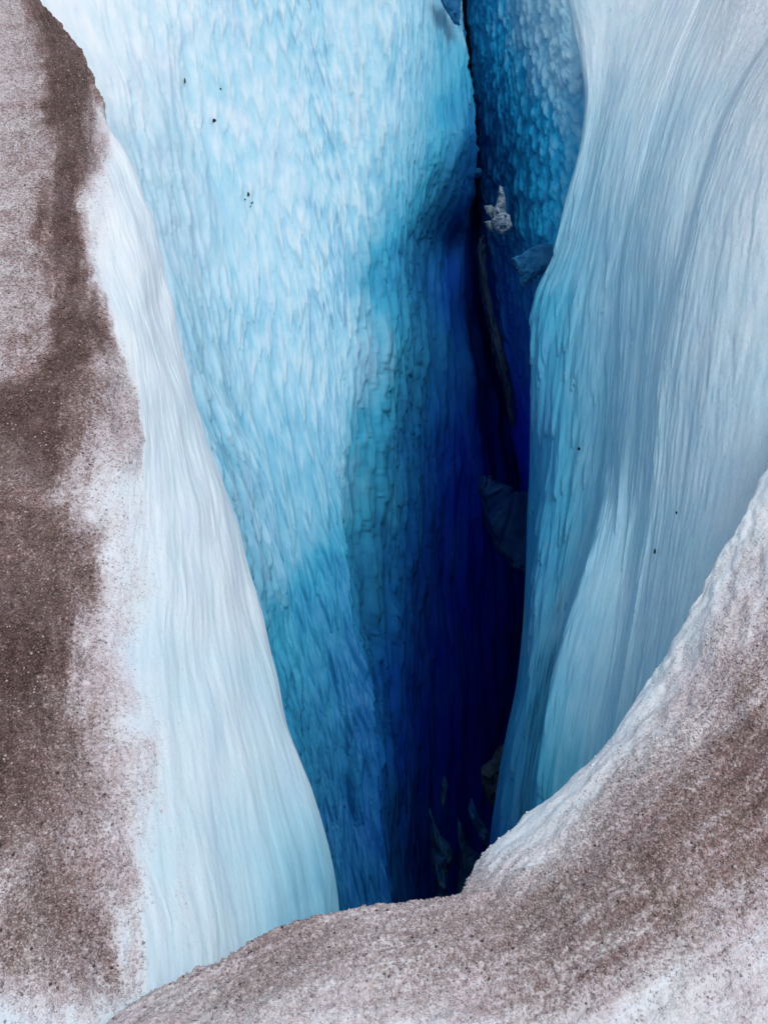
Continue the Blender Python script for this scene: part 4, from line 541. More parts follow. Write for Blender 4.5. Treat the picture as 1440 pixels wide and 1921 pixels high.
PATCH['snow_bank'] = dict(usub=[6, 12, 110, 90, 110, 10, 12, 10, 6], vsub=[20, 34, 34, 34, 34, 34, 34, 34, 34, 34, 34, 34, 34, 34, 34, 34, 34, 20], flip=0, mode='bank',
  pts=[[[-90.0,84.148,0.4],[-6.607,10.461,0.0],[-3.844,10.3,0.04],[-3.735,10.549,-0.022],[-3.641,10.642,-0.045],[-3.639,10.863,-0.1],[-3.667,10.852,-0.24],[-3.751,10.82,-0.8],[-4.012,10.721,-2.3],[-4.479,10.543,-9.1]],[[-90.0,66.473,0.4],[-5.614,8.497,0.0],[-3.081,8.303,0.04],[-2.904,8.441,-0.022],[-2.831,8.515,-0.045],[-2.801,8.666,-0.1],[-2.829,8.655,-0.24],[-2.912,8.622,-0.8],[-3.172,8.518,-2.3],[-3.637,8.333,-9.1]],[[-90.0,55.201,0.4],[-4.905,7.245,0.0],[-2.76,7.441,0.04],[-2.574,7.679,-0.023],[-2.508,7.79,-0.049],[-2.493,7.99,-0.11],[-2.52,7.976,-0.25],[-2.6,7.935,-0.81],[-2.849,7.807,-2.31],[-3.294,7.579,-9.11]],[[-90.0,49.264,0.4],[-4.506,6.585,0.0],[-2.569,6.751,0.04],[-2.29,7.093,-0.024],[-2.211,7.243,-0.054],[-2.188,7.474,-0.12],[-2.215,7.462,-0.26],[-2.297,7.425,-0.82],[-2.552,7.309,-2.32],[-3.007,7.102,-9.12]],[[-90.0,44.072,0.4],[-4.223,6.008,-0.0],[-2.381,6.07,0.04],[-2.075,6.397,-0.028],[-2.002,6.579,-0.067],[-1.977,6.854,-0.15],[-2.005,6.844,-0.29],[-2.09,6.815,-0.85],[-2.354,6.722,-2.35],[-2.825,6.556,-9.15]],[[-90.0,38.884,0.4],[-3.94,5.432,0.0],[-2.219,5.483,0.04],[-1.905,5.79,-0.036],[-1.827,6.003,-0.099],[-1.793,6.352,-0.22],[-1.82,6.34,-0.36],[-1.902,6.303,-0.92],[-2.159,6.19,-2.42],[-2.616,5.988,-9.22]],[[-90.0,33.82,0.4],[-3.635,4.869,-0.0],[-2.061,4.91,0.04],[-1.762,5.275,-0.052],[-1.663,5.586,-0.158],[-1.621,6.05,-0.35],[-1.648,6.037,-0.49],[-1.73,6.0,-1.05],[-1.985,5.885,-2.55],[-2.441,5.678,-9.35]],[[-90.0,28.077,0.4],[-3.298,4.231,0.0],[-1.883,4.263,0.04],[-1.561,4.604,-0.07],[-1.467,4.986,-0.225],[-1.423,5.536,-0.5],[-1.452,5.526,-0.64],[-1.537,5.497,-1.2],[-1.801,5.405,-2.7],[-2.273,5.241,-9.5]],[[-90.0,22.505,0.4],[-2.952,3.612,0.0],[-1.71,3.636,0.04],[-1.355,3.988,-0.084],[-1.256,4.326,-0.279],[-1.219,4.893,-0.62],[-1.247,4.884,-0.76],[-1.333,4.858,-1.32],[-1.601,4.775,-2.82],[-2.079,4.627,-9.62]],[[-90.0,17.257,0.4],[-2.632,3.029,0.0],[-1.547,3.048,0.04],[-1.184,3.425,-0.094],[-1.072,3.747,-0.315],[-1.023,4.242,-0.7],[-1.052,4.234,-0.84],[-1.138,4.208,-1.4],[-1.406,4.127,-2.9],[-1.885,3.982,-9.7]],[[-90.0,13.413,0.4],[-2.392,2.601,0.0],[-1.429,2.618,0.04],[-1.06,2.946,-0.1],[-0.93,3.206,-0.337],[-0.846,3.656,-0.75],[-0.874,3.646,-0.89],[-0.959,3.618,-1.45],[-1.225,3.529,-2.95],[-1.699,3.37,-9.75]],[[-90.0,10.11,0.4],[-2.186,2.234,0.0],[-1.327,2.249,0.04],[-1.033,2.48,-0.104],[-0.824,2.707,-0.351],[-0.641,3.101,-0.78],[-0.669,3.091,-0.92],[-0.754,3.062,-1.48],[-1.02,2.973,-2.98],[-1.493,2.813,-9.78]],[[-90.0,7.243,0.4],[-2.008,1.916,0.0],[-1.239,1.929,0.04],[-0.996,2.107,-0.106],[-0.747,2.305,-0.36],[-0.505,2.648,-0.8],[-0.534,2.639,-0.94],[-0.621,2.615,-1.5],[-0.89,2.537,-3.0],[-1.37,2.399,-9.8]],[[-90.0,4.731,0.4],[-1.851,1.637,-0.0],[-1.161,1.649,0.04],[-0.926,1.764,-0.108],[-0.658,1.934,-0.369],[-0.39,2.228,-0.82],[-0.418,2.219,-0.96],[-0.505,2.194,-1.52],[-0.773,2.114,-3.02],[-1.252,1.972,-9.82]],[[-90.0,2.362,0.4],[-1.706,1.374,0.0],[-1.089,1.385,0.04],[-0.852,1.485,-0.112],[-0.584,1.633,-0.382],[-0.28,1.889,-0.85],[-0.309,1.88,-0.99],[-0.395,1.853,-1.55],[-0.662,1.77,-3.05],[-1.14,1.622,-9.85]],[[-90.0,0.27,0.4],[-1.606,1.141,0.0],[-1.024,1.153,0.04],[-0.778,1.247,-0.136],[-0.51,1.366,-0.396],[-0.19,1.587,-0.88],[-0.219,1.579,-1.02],[-0.306,1.555,-1.58],[-0.576,1.481,-3.08],[-1.058,1.349,-9.88]],[[-90.0,-1.235,0.4],[-1.534,0.974,0.0],[-0.975,0.972,0.04],[-0.713,1.076,-0.158],[-0.458,1.188,-0.405],[-0.155,1.43,-0.9],[-0.184,1.424,-1.04],[-0.272,1.405,-1.6],[-0.546,1.345,-3.1],[-1.034,1.238,-9.9]],[[-90.0,-2.937,0.4],[-1.453,0.785,0.0],[-0.926,0.796,0.04],[-0.677,0.903,-0.178],[-0.423,1.006,-0.405],[-0.119,1.258,-0.9],[-0.148,1.254,-1.04],[-0.237,1.242,-1.6],[-0.515,1.205,-3.1],[-1.011,1.139,-9.9]],[[-90.0,-4.945,0.4],[-1.357,0.562,0.0],[-0.865,0.574,0.04],[-0.65,0.661,-0.198],[-0.405,0.774,-0.405],[-0.094,0.977,-0.9],[-0.124,0.975,-1.04],[-0.214,0.967,-1.6],[-0.493,0.943,-3.1],[-0.991,0.9,-9.9]]],
  attrs={'blue': [[7,7,7,7,7,7,7,7,7,7,7,6,6,6,6,6,6,6,6,6,6,6,6,6,6,6,6,6,6,6,6,6,6,6,6,6,6,6,6,6,6,6,6,6,6,5,5,4,3,3,2,2,2,2,2,2,2,2,2,2,2,3,2,2],
[7,7,7,7,7,7,7,7,7,7,6,6,6,6,6,6,6,6,6,6,6,6,6,6,6,6,6,6,6,6,6,6,6,6,6,6,6,6,6,6,6,6,5,5,5,5,4,3,2,2,2,2,2,2,2,2,2,2,2,2,3,3,2,2],
[7,7,7,7,7,7,7,7,7,7,6,6,6,6,6,6,6,6,6,6,6,6,6,6,5,5,5,5,5,5,5,5,5,5,5,5,5,5,5,5,5,5,4,4,3,3,2,2,2,2,2,2,2,2,2,2,2,2,2,2,3,2,2,3],
[7,7,7,7,7,7,7,7,7,7,6,6,6,6,5,5,5,5,5,5,5,5,5,5,5,5,5,5,5,4,4,4,4,4,4,4,4,4,4,3,3,3,3,2,2,2,2,2,2,2,2,2,2,2,2,2,2,2,2,2,3,2,3,7],
[7,7,7,7,7,7,7,7,7,7,6,6,6,5,5,4,4,4,4,4,3,3,3,3,3,3,3,3,3,3,3,3,3,3,3,3,3,3,2,2,2,2,2,2,2,2,2,2,2,2,2,2,2,2,2,2,2,2,2,3,3,2,4,8],
[7,7,7,7,7,7,7,7,7,7,6,6,5,4,3,3,3,3,3,3,3,2,2,2,2,2,2,2,2,2,2,2,2,2,2,2,2,2,2,2,2,2,2,2,2,2,2,2,2,2,2,2,2,2,2,2,2,2,2,3,3,2,6,8],
[7,7,7,7,7,7,7,7,7,7,6,6,4,3,3,3,2,2,2,2,2,2,2,2,2,2,2,2,2,2,2,2,2,2,2,2,2,2,2,2,2,2,2,2,2,2,2,2,2,2,2,2,2,2,2,2,2,2,2,3,3,3,7,8],
[7,7,7,7,7,7,7,7,7,6,6,5,4,3,2,2,2,2,2,2,2,2,2,2,2,2,2,2,2,2,2,2,2,2,2,2,2,2,2,2,2,2,2,2,2,2,2,2,2,2,2,2,2,2,2,2,2,2,2,3,3,3,8,8],
[7,7,7,7,7,7,7,7,7,6,6,5,3,2,2,2,2,2,2,2,2,2,2,2,2,2,2,2,2,2,2,2,2,2,2,2,2,2,2,2,2,2,2,2,2,2,2,2,2,2,2,2,2,2,2,2,2,2,2,3,3,4,8,8],
[7,7,7,7,7,7,7,7,7,6,6,5,2,2,2,2,2,2,2,2,2,2,2,2,2,2,2,2,2,2,2,2,2,2,2,2,2,2,2,2,2,2,2,2,2,2,2,2,2,2,2,2,2,2,2,2,2,2,2,3,3,5,8,8],
[7,7,7,7,7,7,7,7,7,6,6,4,2,2,2,2,2,2,2,2,2,2,2,2,2,2,2,2,2,2,2,2,2,2,2,2,2,2,2,2,2,2,2,2,2,2,2,2,2,2,2,2,2,2,2,2,2,2,3,3,3,6,8,7],
[7,7,7,7,7,7,7,7,7,6,6,4,2,2,2,2,2,2,2,2,2,2,2,2,2,2,2,2,2,2,2,2,2,2,2,2,2,2,2,2,2,2,2,2,2,2,2,2,2,2,2,2,2,2,2,2,2,2,3,3,3,6,8,7],
[7,7,7,7,7,7,7,7,7,6,6,3,2,2,2,2,2,2,2,2,2,2,2,2,2,2,2,2,2,2,2,2,2,2,2,2,2,2,2,2,2,2,2,2,2,2,2,2,2,2,2,2,2,2,2,2,2,2,3,3,3,7,8,7],
[7,7,7,7,7,7,7,7,7,6,6,3,2,2,2,2,2,2,2,2,2,2,2,2,2,2,2,2,2,2,2,2,2,2,2,2,2,2,2,2,2,2,2,2,2,2,2,2,2,2,2,2,2,2,2,2,2,2,4,4,4,7,8,7],
[7,7,7,7,7,7,7,7,7,6,6,3,2,2,2,2,2,2,2,2,2,2,2,2,2,2,2,2,2,2,2,2,2,2,2,2,2,2,2,2,2,2,2,2,2,2,2,2,2,2,2,2,2,2,2,2,2,2,4,4,4,7,8,7],
[7,7,7,7,7,7,7,7,7,6,6,3,2,2,2,2,2,2,2,2,2,2,2,2,2,2,2,2,2,2,2,2,2,2,2,2,2,2,2,2,2,2,2,2,2,2,2,2,2,2,2,2,2,2,2,2,2,2,4,4,4,8,8,7],
[7,7,7,7,7,7,7,7,7,6,6,2,2,2,2,2,2,2,2,2,2,2,2,2,2,2,2,2,2,2,2,2,2,2,2,2,2,2,2,2,2,2,2,2,2,2,2,2,2,2,2,2,2,2,2,2,2,2,4,4,5,8,8,7],
[7,7,7,7,7,7,7,7,7,6,6,2,2,2,2,2,2,2,2,2,2,2,2,2,2,2,2,2,2,2,2,2,2,2,2,2,2,2,2,2,2,2,2,2,2,2,2,2,2,2,2,2,2,2,2,2,2,2,4,4,5,8,8,7],
[7,7,7,7,7,7,7,7,7,6,5,2,2,2,2,2,2,2,2,2,2,2,2,2,2,2,2,2,2,2,2,2,2,2,2,2,2,2,2,2,2,2,2,2,2,2,2,2,2,2,2,2,2,2,2,2,2,3,4,4,6,8,7,7],
[7,7,7,7,7,7,7,7,7,6,5,2,2,2,2,2,2,2,2,2,2,2,2,2,2,2,2,2,2,2,2,2,2,2,2,2,2,2,2,2,2,2,2,2,2,2,2,2,2,2,2,2,2,2,2,2,2,3,4,4,6,8,7,7],
[7,7,7,7,7,7,7,7,7,6,5,2,2,2,2,2,2,2,2,2,2,2,2,2,2,2,2,2,2,2,2,2,2,2,2,2,2,2,2,2,2,2,2,2,2,2,2,2,2,2,2,2,2,2,2,2,2,4,4,4,7,8,7,7],
[7,7,7,7,7,7,7,7,7,6,5,2,2,2,2,2,2,2,2,2,2,2,2,2,2,2,2,2,2,2,2,2,2,2,2,2,2,2,2,2,2,2,2,2,2,2,2,2,2,2,2,2,2,2,2,2,2,4,4,4,7,8,7,7],
[7,7,7,7,7,7,7,7,7,6,5,2,2,2,2,2,2,2,2,2,2,2,2,2,2,2,2,2,2,2,2,2,2,2,2,2,2,2,2,2,2,2,2,2,2,2,2,2,2,2,2,2,2,2,2,2,3,4,4,4,8,8,7,8],
[7,7,7,7,7,7,7,7,7,6,5,2,2,2,2,2,2,2,2,2,2,2,2,2,2,2,2,2,2,2,2,2,2,2,2,2,2,2,2,2,2,2,2,2,2,2,2,2,2,2,2,2,2,2,2,2,3,4,4,5,8,8,7,8],
[7,7,7,7,7,7,7,7,7,6,5,2,2,2,2,2,2,2,2,2,2,2,2,2,2,2,2,2,2,2,2,2,2,2,2,2,2,2,2,2,2,2,2,2,2,2,2,2,2,2,2,2,2,2,2,2,3,4,4,5,8,8,7,8],
[7,7,7,7,7,7,7,7,7,6,5,2,2,2,2,2,2,2,2,2,2,2,2,2,2,2,2,2,2,2,2,2,2,2,2,2,2,2,2,2,2,2,2,2,2,2,2,2,2,2,2,2,2,2,2,2,4,4,4,5,8,7,7,8],
[7,7,7,7,7,7,7,7,7,6,5,2,2,2,2,2,2,2,2,2,2,2,2,2,2,2,2,2,2,2,2,2,2,2,2,2,2,2,2,2,2,2,2,2,2,2,2,2,2,2,2,2,2,2,2,3,4,4,4,5,8,7,8,9],
[7,7,7,7,7,7,7,7,7,6,6,2,2,2,2,2,2,2,2,2,2,2,2,2,2,2,2,2,2,2,2,2,2,2,2,2,2,2,2,2,2,2,2,2,2,2,2,2,2,2,2,2,2,2,2,3,4,4,4,6,8,7,8,9],
[7,7,7,7,7,7,7,7,7,6,6,2,2,2,2,2,2,2,2,2,2,2,2,2,2,2,2,2,2,2,2,2,2,2,2,2,2,2,2,2,2,2,2,2,2,2,2,2,2,2,2,2,2,2,2,4,4,4,4,6,8,7,8,9],
[7,7,7,7,7,7,7,7,7,6,6,3,2,2,2,2,2,2,2,2,2,2,2,2,2,2,2,2,2,2,2,2,2,2,2,2,2,2,2,2,2,2,2,2,2,2,2,2,2,2,2,2,2,2,3,4,4,4,5,7,8,7,8,9],
[7,7,7,7,7,7,7,7,7,6,6,3,2,2,2,2,2,2,2,2,2,2,2,2,2,2,2,2,2,2,2,2,2,2,2,2,2,2,2,2,2,2,2,2,2,2,2,2,2,2,2,2,2,2,3,4,4,4,5,7,8,7,9,9],
[7,7,7,7,7,7,7,7,7,6,6,4,2,2,2,2,2,2,2,2,2,2,2,2,2,2,2,2,2,2,2,2,2,2,2,2,2,2,2,2,2,2,2,2,2,2,2,2,2,2,2,2,2,3,4,4,4,4,5,8,8,8,9,9],
[7,7,7,7,7,7,7,7,7,6,6,5,2,2,2,2,2,2,2,2,2,2,2,2,2,2,2,2,2,2,2,2,2,2,2,2,2,2,2,2,2,2,2,2,2,2,2,2,2,2,2,2,2,3,4,4,4,4,5,8,8,8,9,9],
[7,7,7,7,7,7,7,7,7,7,6,5,3,2,2,2,2,2,2,2,2,2,2,2,2,2,2,2,2,2,2,2,2,2,2,2,2,2,2,2,2,2,2,2,2,2,2,2,2,2,2,2,3,4,4,4,4,4,5,8,8,8,9,9],
[7,7,7,7,7,7,7,7,7,7,6,6,4,3,2,2,2,2,2,2,2,2,2,2,2,2,2,2,2,2,2,2,2,2,2,2,2,2,2,2,2,2,2,2,2,2,2,2,2,2,2,3,4,4,4,4,4,5,6,8,7,9,9,10],
[7,7,7,7,7,7,7,7,7,7,6,6,5,3,2,2,2,2,2,2,2,2,2,2,2,2,2,2,2,2,2,2,2,2,2,2,2,2,2,2,2,2,2,2,2,2,2,2,2,2,3,4,4,4,4,4,4,5,7,8,7,9,9,10],
[7,7,7,7,7,7,7,7,7,7,6,6,5,4,3,2,2,2,2,2,2,2,2,2,2,2,2,2,2,2,2,2,2,2,2,2,2,2,2,2,2,2,2,2,2,2,2,2,2,3,4,4,4,4,4,4,4,5,8,8,8,9,10,10],
[7,7,7,7,7,7,7,7,7,7,6,6,6,5,3,2,2,2,2,2,2,2,2,2,2,2,2,2,2,2,2,2,2,2,2,2,2,2,2,2,2,2,2,2,2,2,2,2,3,4,4,4,4,4,4,4,5,5,8,8,8,9,10,10],
[7,7,7,7,7,7,7,7,7,7,6,6,6,5,3,2,2,2,2,2,2,2,2,2,2,2,2,2,2,2,2,2,2,2,2,2,2,2,2,2,2,2,2,2,2,2,3,3,4,4,4,4,4,4,4,5,5,6,8,8,9,9,10,10],
[7,7,7,7,7,7,7,7,7,7,6,6,5,4,3,2,2,2,2,2,2,2,2,2,2,2,2,2,2,2,2,2,2,2,2,2,2,2,2,2,2,2,2,2,3,3,4,4,4,4,4,4,4,4,4,5,5,7,8,8,9,10,10,10],
[7,7,7,7,7,7,7,7,7,7,6,6,4,3,2,2,2,2,2,2,2,2,2,2,2,2,2,2,2,2,2,2,2,2,2,2,2,2,2,2,2,3,3,3,3,4,4,4,4,4,4,4,4,4,5,5,5,8,8,8,9,10,10,10],
[7,7,7,7,7,7,7,7,7,7,7,5,3,2,2,2,2,2,2,2,2,2,2,2,2,2,2,2,2,2,2,2,2,2,3,3,3,3,3,3,3,3,4,4,4,4,4,4,4,4,4,4,4,5,5,5,6,8,8,8,9,10,10,10],
[7,7,7,7,7,7,7,7,7,7,7,4,2,2,2,2,2,2,3,3,3,3,3,3,3,3,3,3,3,3,3,3,3,3,3,4,4,4,4,4,4,4,4,4,4,4,4,4,4,4,4,4,5,5,5,5,7,8,8,9,10,10,10,10],
[7,7,7,7,7,7,7,7,7,7,7,3,2,2,2,2,2,2,3,3,3,3,4,4,4,4,4,4,4,4,4,4,4,4,4,4,4,4,4,4,4,4,4,4,4,4,4,4,4,4,4,5,5,5,5,6,8,8,8,9,10,10,10,10],
[7,7,7,7,7,7,7,8,7,7,6,3,2,2,2,2,2,2,3,3,4,4,4,4,4,4,4,4,4,4,4,4,4,4,4,4,4,4,4,4,4,4,4,4,4,4,4,4,4,5,5,5,5,5,6,7,8,8,8,9,10,10,10,10],
[7,7,7,7,7,7,7,8,7,7,6,3,2,2,2,2,2,2,2,3,4,4,4,4,4,4,4,4,4,4,4,4,4,4,4,4,4,4,4,4,4,4,4,4,4,4,4,4,5,5,5,5,5,5,7,8,8,8,9,10,10,10,10,10],
[7,7,7,7,7,7,7,8,8,7,6,2,2,2,2,2,2,2,2,3,4,4,4,4,4,4,4,4,4,4,4,4,4,4,4,4,4,4,4,4,4,4,4,4,4,4,5,5,5,5,5,5,5,6,7,8,8,8,9,10,10,11,10,10],
[7,7,7,7,7,7,7,8,8,7,6,2,2,2,2,2,2,2,2,3,3,4,4,4,4,4,4,4,4,4,4,4,4,4,4,4,4,4,4,4,4,4,4,4,5,5,5,5,5,5,5,5,6,7,8,8,8,8,10,10,11,11,10,10],
[7,7,7,7,7,7,8,8,8,7,6,2,2,2,2,2,2,2,2,2,3,4,4,4,4,4,4,4,4,4,4,4,4,4,4,4,4,5,5,5,5,5,5,5,5,5,5,5,5,5,5,6,7,7,8,8,8,9,10,10,11,11,10,10],
[7,7,7,7,7,7,8,8,8,7,6,2,2,2,2,2,2,2,2,2,2,3,4,4,4,4,4,4,4,4,4,4,5,5,5,5,5,5,5,5,5,5,5,5,5,5,5,5,5,5,6,6,7,7,8,8,8,10,10,11,11,11,10,10],
[7,7,7,7,7,7,8,8,8,8,6,2,2,2,2,2,2,2,2,2,2,3,3,4,4,4,4,4,4,5,5,5,5,5,5,5,5,5,5,5,5,5,5,5,5,5,5,5,5,6,7,7,7,7,7,8,9,10,10,11,11,11,10,11],
[7,7,7,7,7,7,8,8,8,8,6,3,2,2,2,2,2,2,2,2,2,2,3,4,4,4,4,5,5,5,5,5,5,5,5,5,5,5,5,5,5,5,5,5,5,5,5,5,6,7,7,7,7,7,7,8,10,10,11,11,11,11,11,11],
[7,7,7,7,7,7,8,8,8,8,7,3,2,2,2,2,2,2,2,2,2,2,3,3,4,5,5,5,5,5,5,5,5,5,5,5,5,5,5,5,5,5,5,5,5,5,5,6,7,7,7,7,7,7,8,9,10,11,11,11,11,11,11,11],
[7,7,7,7,7,7,8,8,8,8,7,3,2,2,2,2,2,2,2,2,2,2,3,4,4,5,5,5,5,5,5,5,5,5,5,5,5,5,5,5,5,5,5,5,5,6,6,7,7,7,7,7,7,8,9,10,11,11,11,11,11,11,11,12],
[7,7,7,7,7,7,8,8,8,8,8,5,2,2,2,2,2,2,2,2,2,2,3,4,5,5,5,5,5,5,5,5,5,5,5,5,5,5,5,5,5,5,6,6,6,7,7,7,7,7,7,7,7,8,10,11,11,11,11,11,11,11,11,12],
[7,7,7,7,7,8,8,8,8,8,8,6,3,2,2,2,2,2,2,2,2,2,4,5,6,6,6,5,5,5,5,5,5,5,5,5,6,6,6,6,6,6,6,7,7,7,7,7,7,7,7,7,8,9,11,11,11,11,12,11,11,11,12,12],
[7,7,7,7,7,8,8,8,8,8,8,7,5,3,2,2,2,2,2,2,3,4,6,7,7,7,7,7,6,6,6,6,6,6,6,6,7,7,7,7,7,7,7,7,7,7,7,7,7,7,7,8,9,11,12,12,12,12,12,11,11,11,12,12],
[7,7,7,7,7,8,8,8,8,8,8,8,7,4,3,3,3,3,3,3,5,7,7,8,8,8,8,7,7,7,7,7,7,7,7,7,7,7,7,7,7,7,7,7,7,7,7,7,7,7,8,9,10,12,12,12,12,12,12,11,11,11,12,12],
[7,7,7,7,7,8,8,9,8,8,8,8,8,7,5,4,4,5,5,6,7,7,7,8,8,8,8,8,8,7,7,7,7,7,7,7,7,7,7,7,7,7,7,7,7,7,7,7,8,8,9,10,12,13,13,13,12,12,12,11,11,12,12,12],
[7,7,7,7,8,8,8,9,9,8,8,8,8,8,7,6,6,6,6,6,6,7,7,7,8,8,8,8,8,8,7,7,7,7,7,7,7,7,7,7,7,7,7,7,7,7,7,8,9,10,11,12,13,14,14,13,13,12,12,11,11,12,12,12],
[7,7,7,7,8,8,9,9,9,9,8,8,8,8,8,7,6,6,6,6,6,6,7,7,7,8,8,8,8,8,7,7,7,7,7,7,7,7,7,7,7,7,7,7,7,8,8,9,10,11,13,14,15,15,14,14,13,12,11,11,11,12,12,12],
[7,7,7,7,8,8,9,9,9,9,9,9,8,8,8,7,6,6,6,6,6,6,6,7,7,7,8,8,8,8,7,7,7,7,7,7,7,7,7,7,7,7,7,8,8,9,10,11,12,13,14,15,16,16,15,14,13,12,11,11,12,12,12,12],
[7,7,7,8,8,8,9,9,9,9,9,9,9,8,7,6,6,6,6,6,6,6,6,6,7,7,7,8,8,8,7,7,7,7,7,7,8,8,8,8,8,8,9,9,9,10,11,13,14,15,16,17,17,16,15,14,13,12,11,11,12,12,12,12],
[7,7,8,8,8,9,9,9,9,9,9,9,9,8,7,6,6,6,6,6,6,6,6,6,7,7,7,8,8,8,8,8,8,8,8,9,9,9,9,9,10,10,10,11,11,12,13,15,16,17,18,18,18,17,16,14,13,12,11,12,12,12,12,12],
[7,8,8,8,8,9,9,9,9,9,9,9,9,8,7,6,6,6,6,6,6,6,6,6,7,7,7,8,8,8,9,9,9,9,10,10,11,11,11,11,11,12,12,13,14,14,16,17,18,18,19,19,18,17,16,14,13,12,11,12,12,12,12,12],
[8,8,8,8,9,9,9,9,9,9,9,9,9,9,7,6,6,6,6,6,6,6,6,7,7,7,7,8,9,10,10,10,11,11,12,12,13,13,13,13,14,14,14,15,16,17,17,18,19,19,20,19,19,17,16,14,13,12,11,12,12,12,12,12],
[8,8,9,9,9,9,9,9,9,9,9,9,9,9,7,6,6,6,6,6,6,6,7,7,7,7,8,9,10,11,11,12,13,14,14,15,15,15,16,16,16,16,17,17,18,18,19,19,20,20,20,20,19,17,16,14,13,12,12,12,12,12,12,12],
[9,9,9,9,9,9,9,9,9,9,9,9,9,9,8,7,6,6,6,6,7,7,7,7,8,8,8,9,10,11,13,14,15,16,16,17,17,17,17,18,18,18,18,19,19,20,20,20,20,21,20,20,19,17,16,14,13,12,12,12,12,12,12,12],
[9,9,9,9,9,9,9,9,9,9,9,9,9,9,8,7,6,6,6,7,7,7,7,7,8,8,9,9,10,12,14,16,17,18,18,18,18,19,19,19,19,19,19,20,20,20,21,21,21,21,21,20,19,17,15,14,13,12,12,12,12,12,12,12],
[10,10,10,10,9,9,9,9,9,9,9,9,9,9,8,7,6,6,6,6,7,7,7,7,8,8,9,10,10,12,15,17,18,19,19,19,19,19,20,20,20,20,20,20,21,21,21,21,21,21,21,20,19,17,15,13,12,12,12,12,12,12,12,12],
[10,10,10,10,10,9,9,9,9,9,9,9,9,9,9,7,6,6,6,6,6,7,7,7,8,8,9,10,11,13,16,18,19,20,20,20,20,20,20,20,20,20,21,21,21,21,21,21,21,21,21,20,19,17,15,13,12,12,12,12,12,12,12,12],
[10,10,10,10,10,9,9,9,9,9,9,9,9,9,9,7,6,6,6,6,6,6,7,7,8,8,9,10,11,13,16,19,20,20,20,20,20,20,20,21,21,21,21,21,21,21,21,21,21,21,20,20,18,17,15,13,12,12,12,12,12,12,12,12],
[10,10,10,10,10,10,9,9,9,9,9,9,9,9,8,7,6,6,6,6,6,6,7,7,8,8,9,10,11,13,17,19,20,20,20,20,21,21,21,21,21,21,21,21,21,21,21,21,21,21,20,20,18,16,14,13,12,12,12,12,12,12,12,12],
[10,10,10,10,10,10,9,9,9,9,9,9,9,9,8,7,7,7,6,6,6,6,7,7,8,9,9,10,11,14,17,20,21,21,21,21,21,21,21,21,21,21,21,21,21,21,21,21,21,21,20,19,18,16,14,13,12,12,12,12,12,12,12,12],
[10,10,10,10,10,10,9,9,9,9,9,9,9,9,8,8,7,7,7,7,6,7,7,7,8,9,9,10,12,14,17,20,21,21,21,21,21,21,21,21,21,21,21,21,21,21,21,21,21,21,20,19,18,16,14,13,12,12,12,12,12,12,12,12],
[10,10,10,10,10,10,10,9,9,9,9,9,9,9,8,8,8,7,7,7,7,7,7,7,8,9,9,10,12,14,17,20,21,21,21,21,21,21,21,21,21,21,21,21,21,21,21,21,21,21,20,19,18,16,14,13,12,12,12,12,12,12,12,12],
[10,10,10,10,10,10,10,9,9,9,10,9,9,9,8,8,8,8,7,7,7,7,7,7,8,9,9,10,12,14,17,20,21,21,21,21,21,21,21,21,21,21,21,21,21,21,21,21,21,21,20,19,17,15,14,13,12,12,12,12,12,12,12,12],
[10,10,10,10,10,10,10,10,10,10,10,10,10,9,8,8,8,8,8,8,7,7,7,8,8,9,9,10,12,14,17,20,21,21,21,21,21,21,21,22,22,22,22,22,22,21,21,21,21,21,20,19,17,15,13,12,12,12,12,12,12,12,12,12],
[10,10,10,10,10,10,10,10,10,10,10,10,10,9,9,8,8,8,8,8,8,8,8,8,8,9,9,10,12,13,17,20,21,21,22,22,22,22,22,22,22,22,22,22,22,21,21,21,21,20,20,18,16,14,13,12,12,12,12,12,12,12,12,12],
[10,10,10,10,10,10,10,10,10,10,10,10,10,9,9,8,8,8,8,8,8,8,8,8,8,9,9,10,11,13,16,20,21,22,22,22,22,22,22,22,22,22,22,22,22,21,21,21,21,20,19,17,15,13,13,12,12,12,12,12,12,12,12,12],
[10,10,10,10,10,10,10,10,10,10,10,10,10,10,9,8,8,8,8,8,8,8,8,8,8,8,9,10,11,13,16,19,21,22,22,22,22,22,22,22,22,22,22,22,21,21,21,21,20,19,17,15,14,13,12,12,12,12,12,12,12,12,12,12],
[10,10,10,10,10,10,10,10,10,10,10,10,10,10,9,8,8,8,8,8,8,8,8,8,8,8,9,10,11,12,15,18,21,21,22,22,22,22,22,22,21,21,21,21,21,21,20,19,18,16,15,13,13,12,12,12,12,12,12,12,12,12,12,12],
[10,10,10,10,10,10,10,10,10,10,10,10,10,10,10,9,8,8,8,8,8,8,8,8,8,8,9,9,10,12,14,17,20,21,21,21,21,21,21,21,21,21,20,20,20,19,17,16,15,14,13,13,12,12,12,12,12,12,12,12,12,12,12,12],
[10,10,10,10,10,10,10,10,10,10,10,10,10,10,10,10,9,8,8,8,8,8,8,8,8,8,8,9,10,11,13,16,19,20,20,19,19,19,19,18,18,18,17,17,16,15,14,13,13,13,13,12,12,12,12,12,12,12,12,12,12,12,12,12]],'dirt': [[16,16,16,16,16,16,16,16,16,16,16,16,16,18,19,19,19,20,20,21,21,21,22,22,22,22,23,23,23,23,23,23,24,24,24,24,24,24,24,24,23,23,23,23,22,22,21,21,21,21,19,17,16,16,17,18,17,17,19,32,32,20,10,13],
[16,16,16,16,16,16,16,16,16,16,16,16,16,17,18,19,19,20,20,20,20,21,21,21,22,22,22,22,23,23,23,23,23,23,23,23,23,23,23,23,23,23,23,23,23,23,24,24,24,21,17,17,16,17,19,17,18,18,18,36,27,10,14,9],
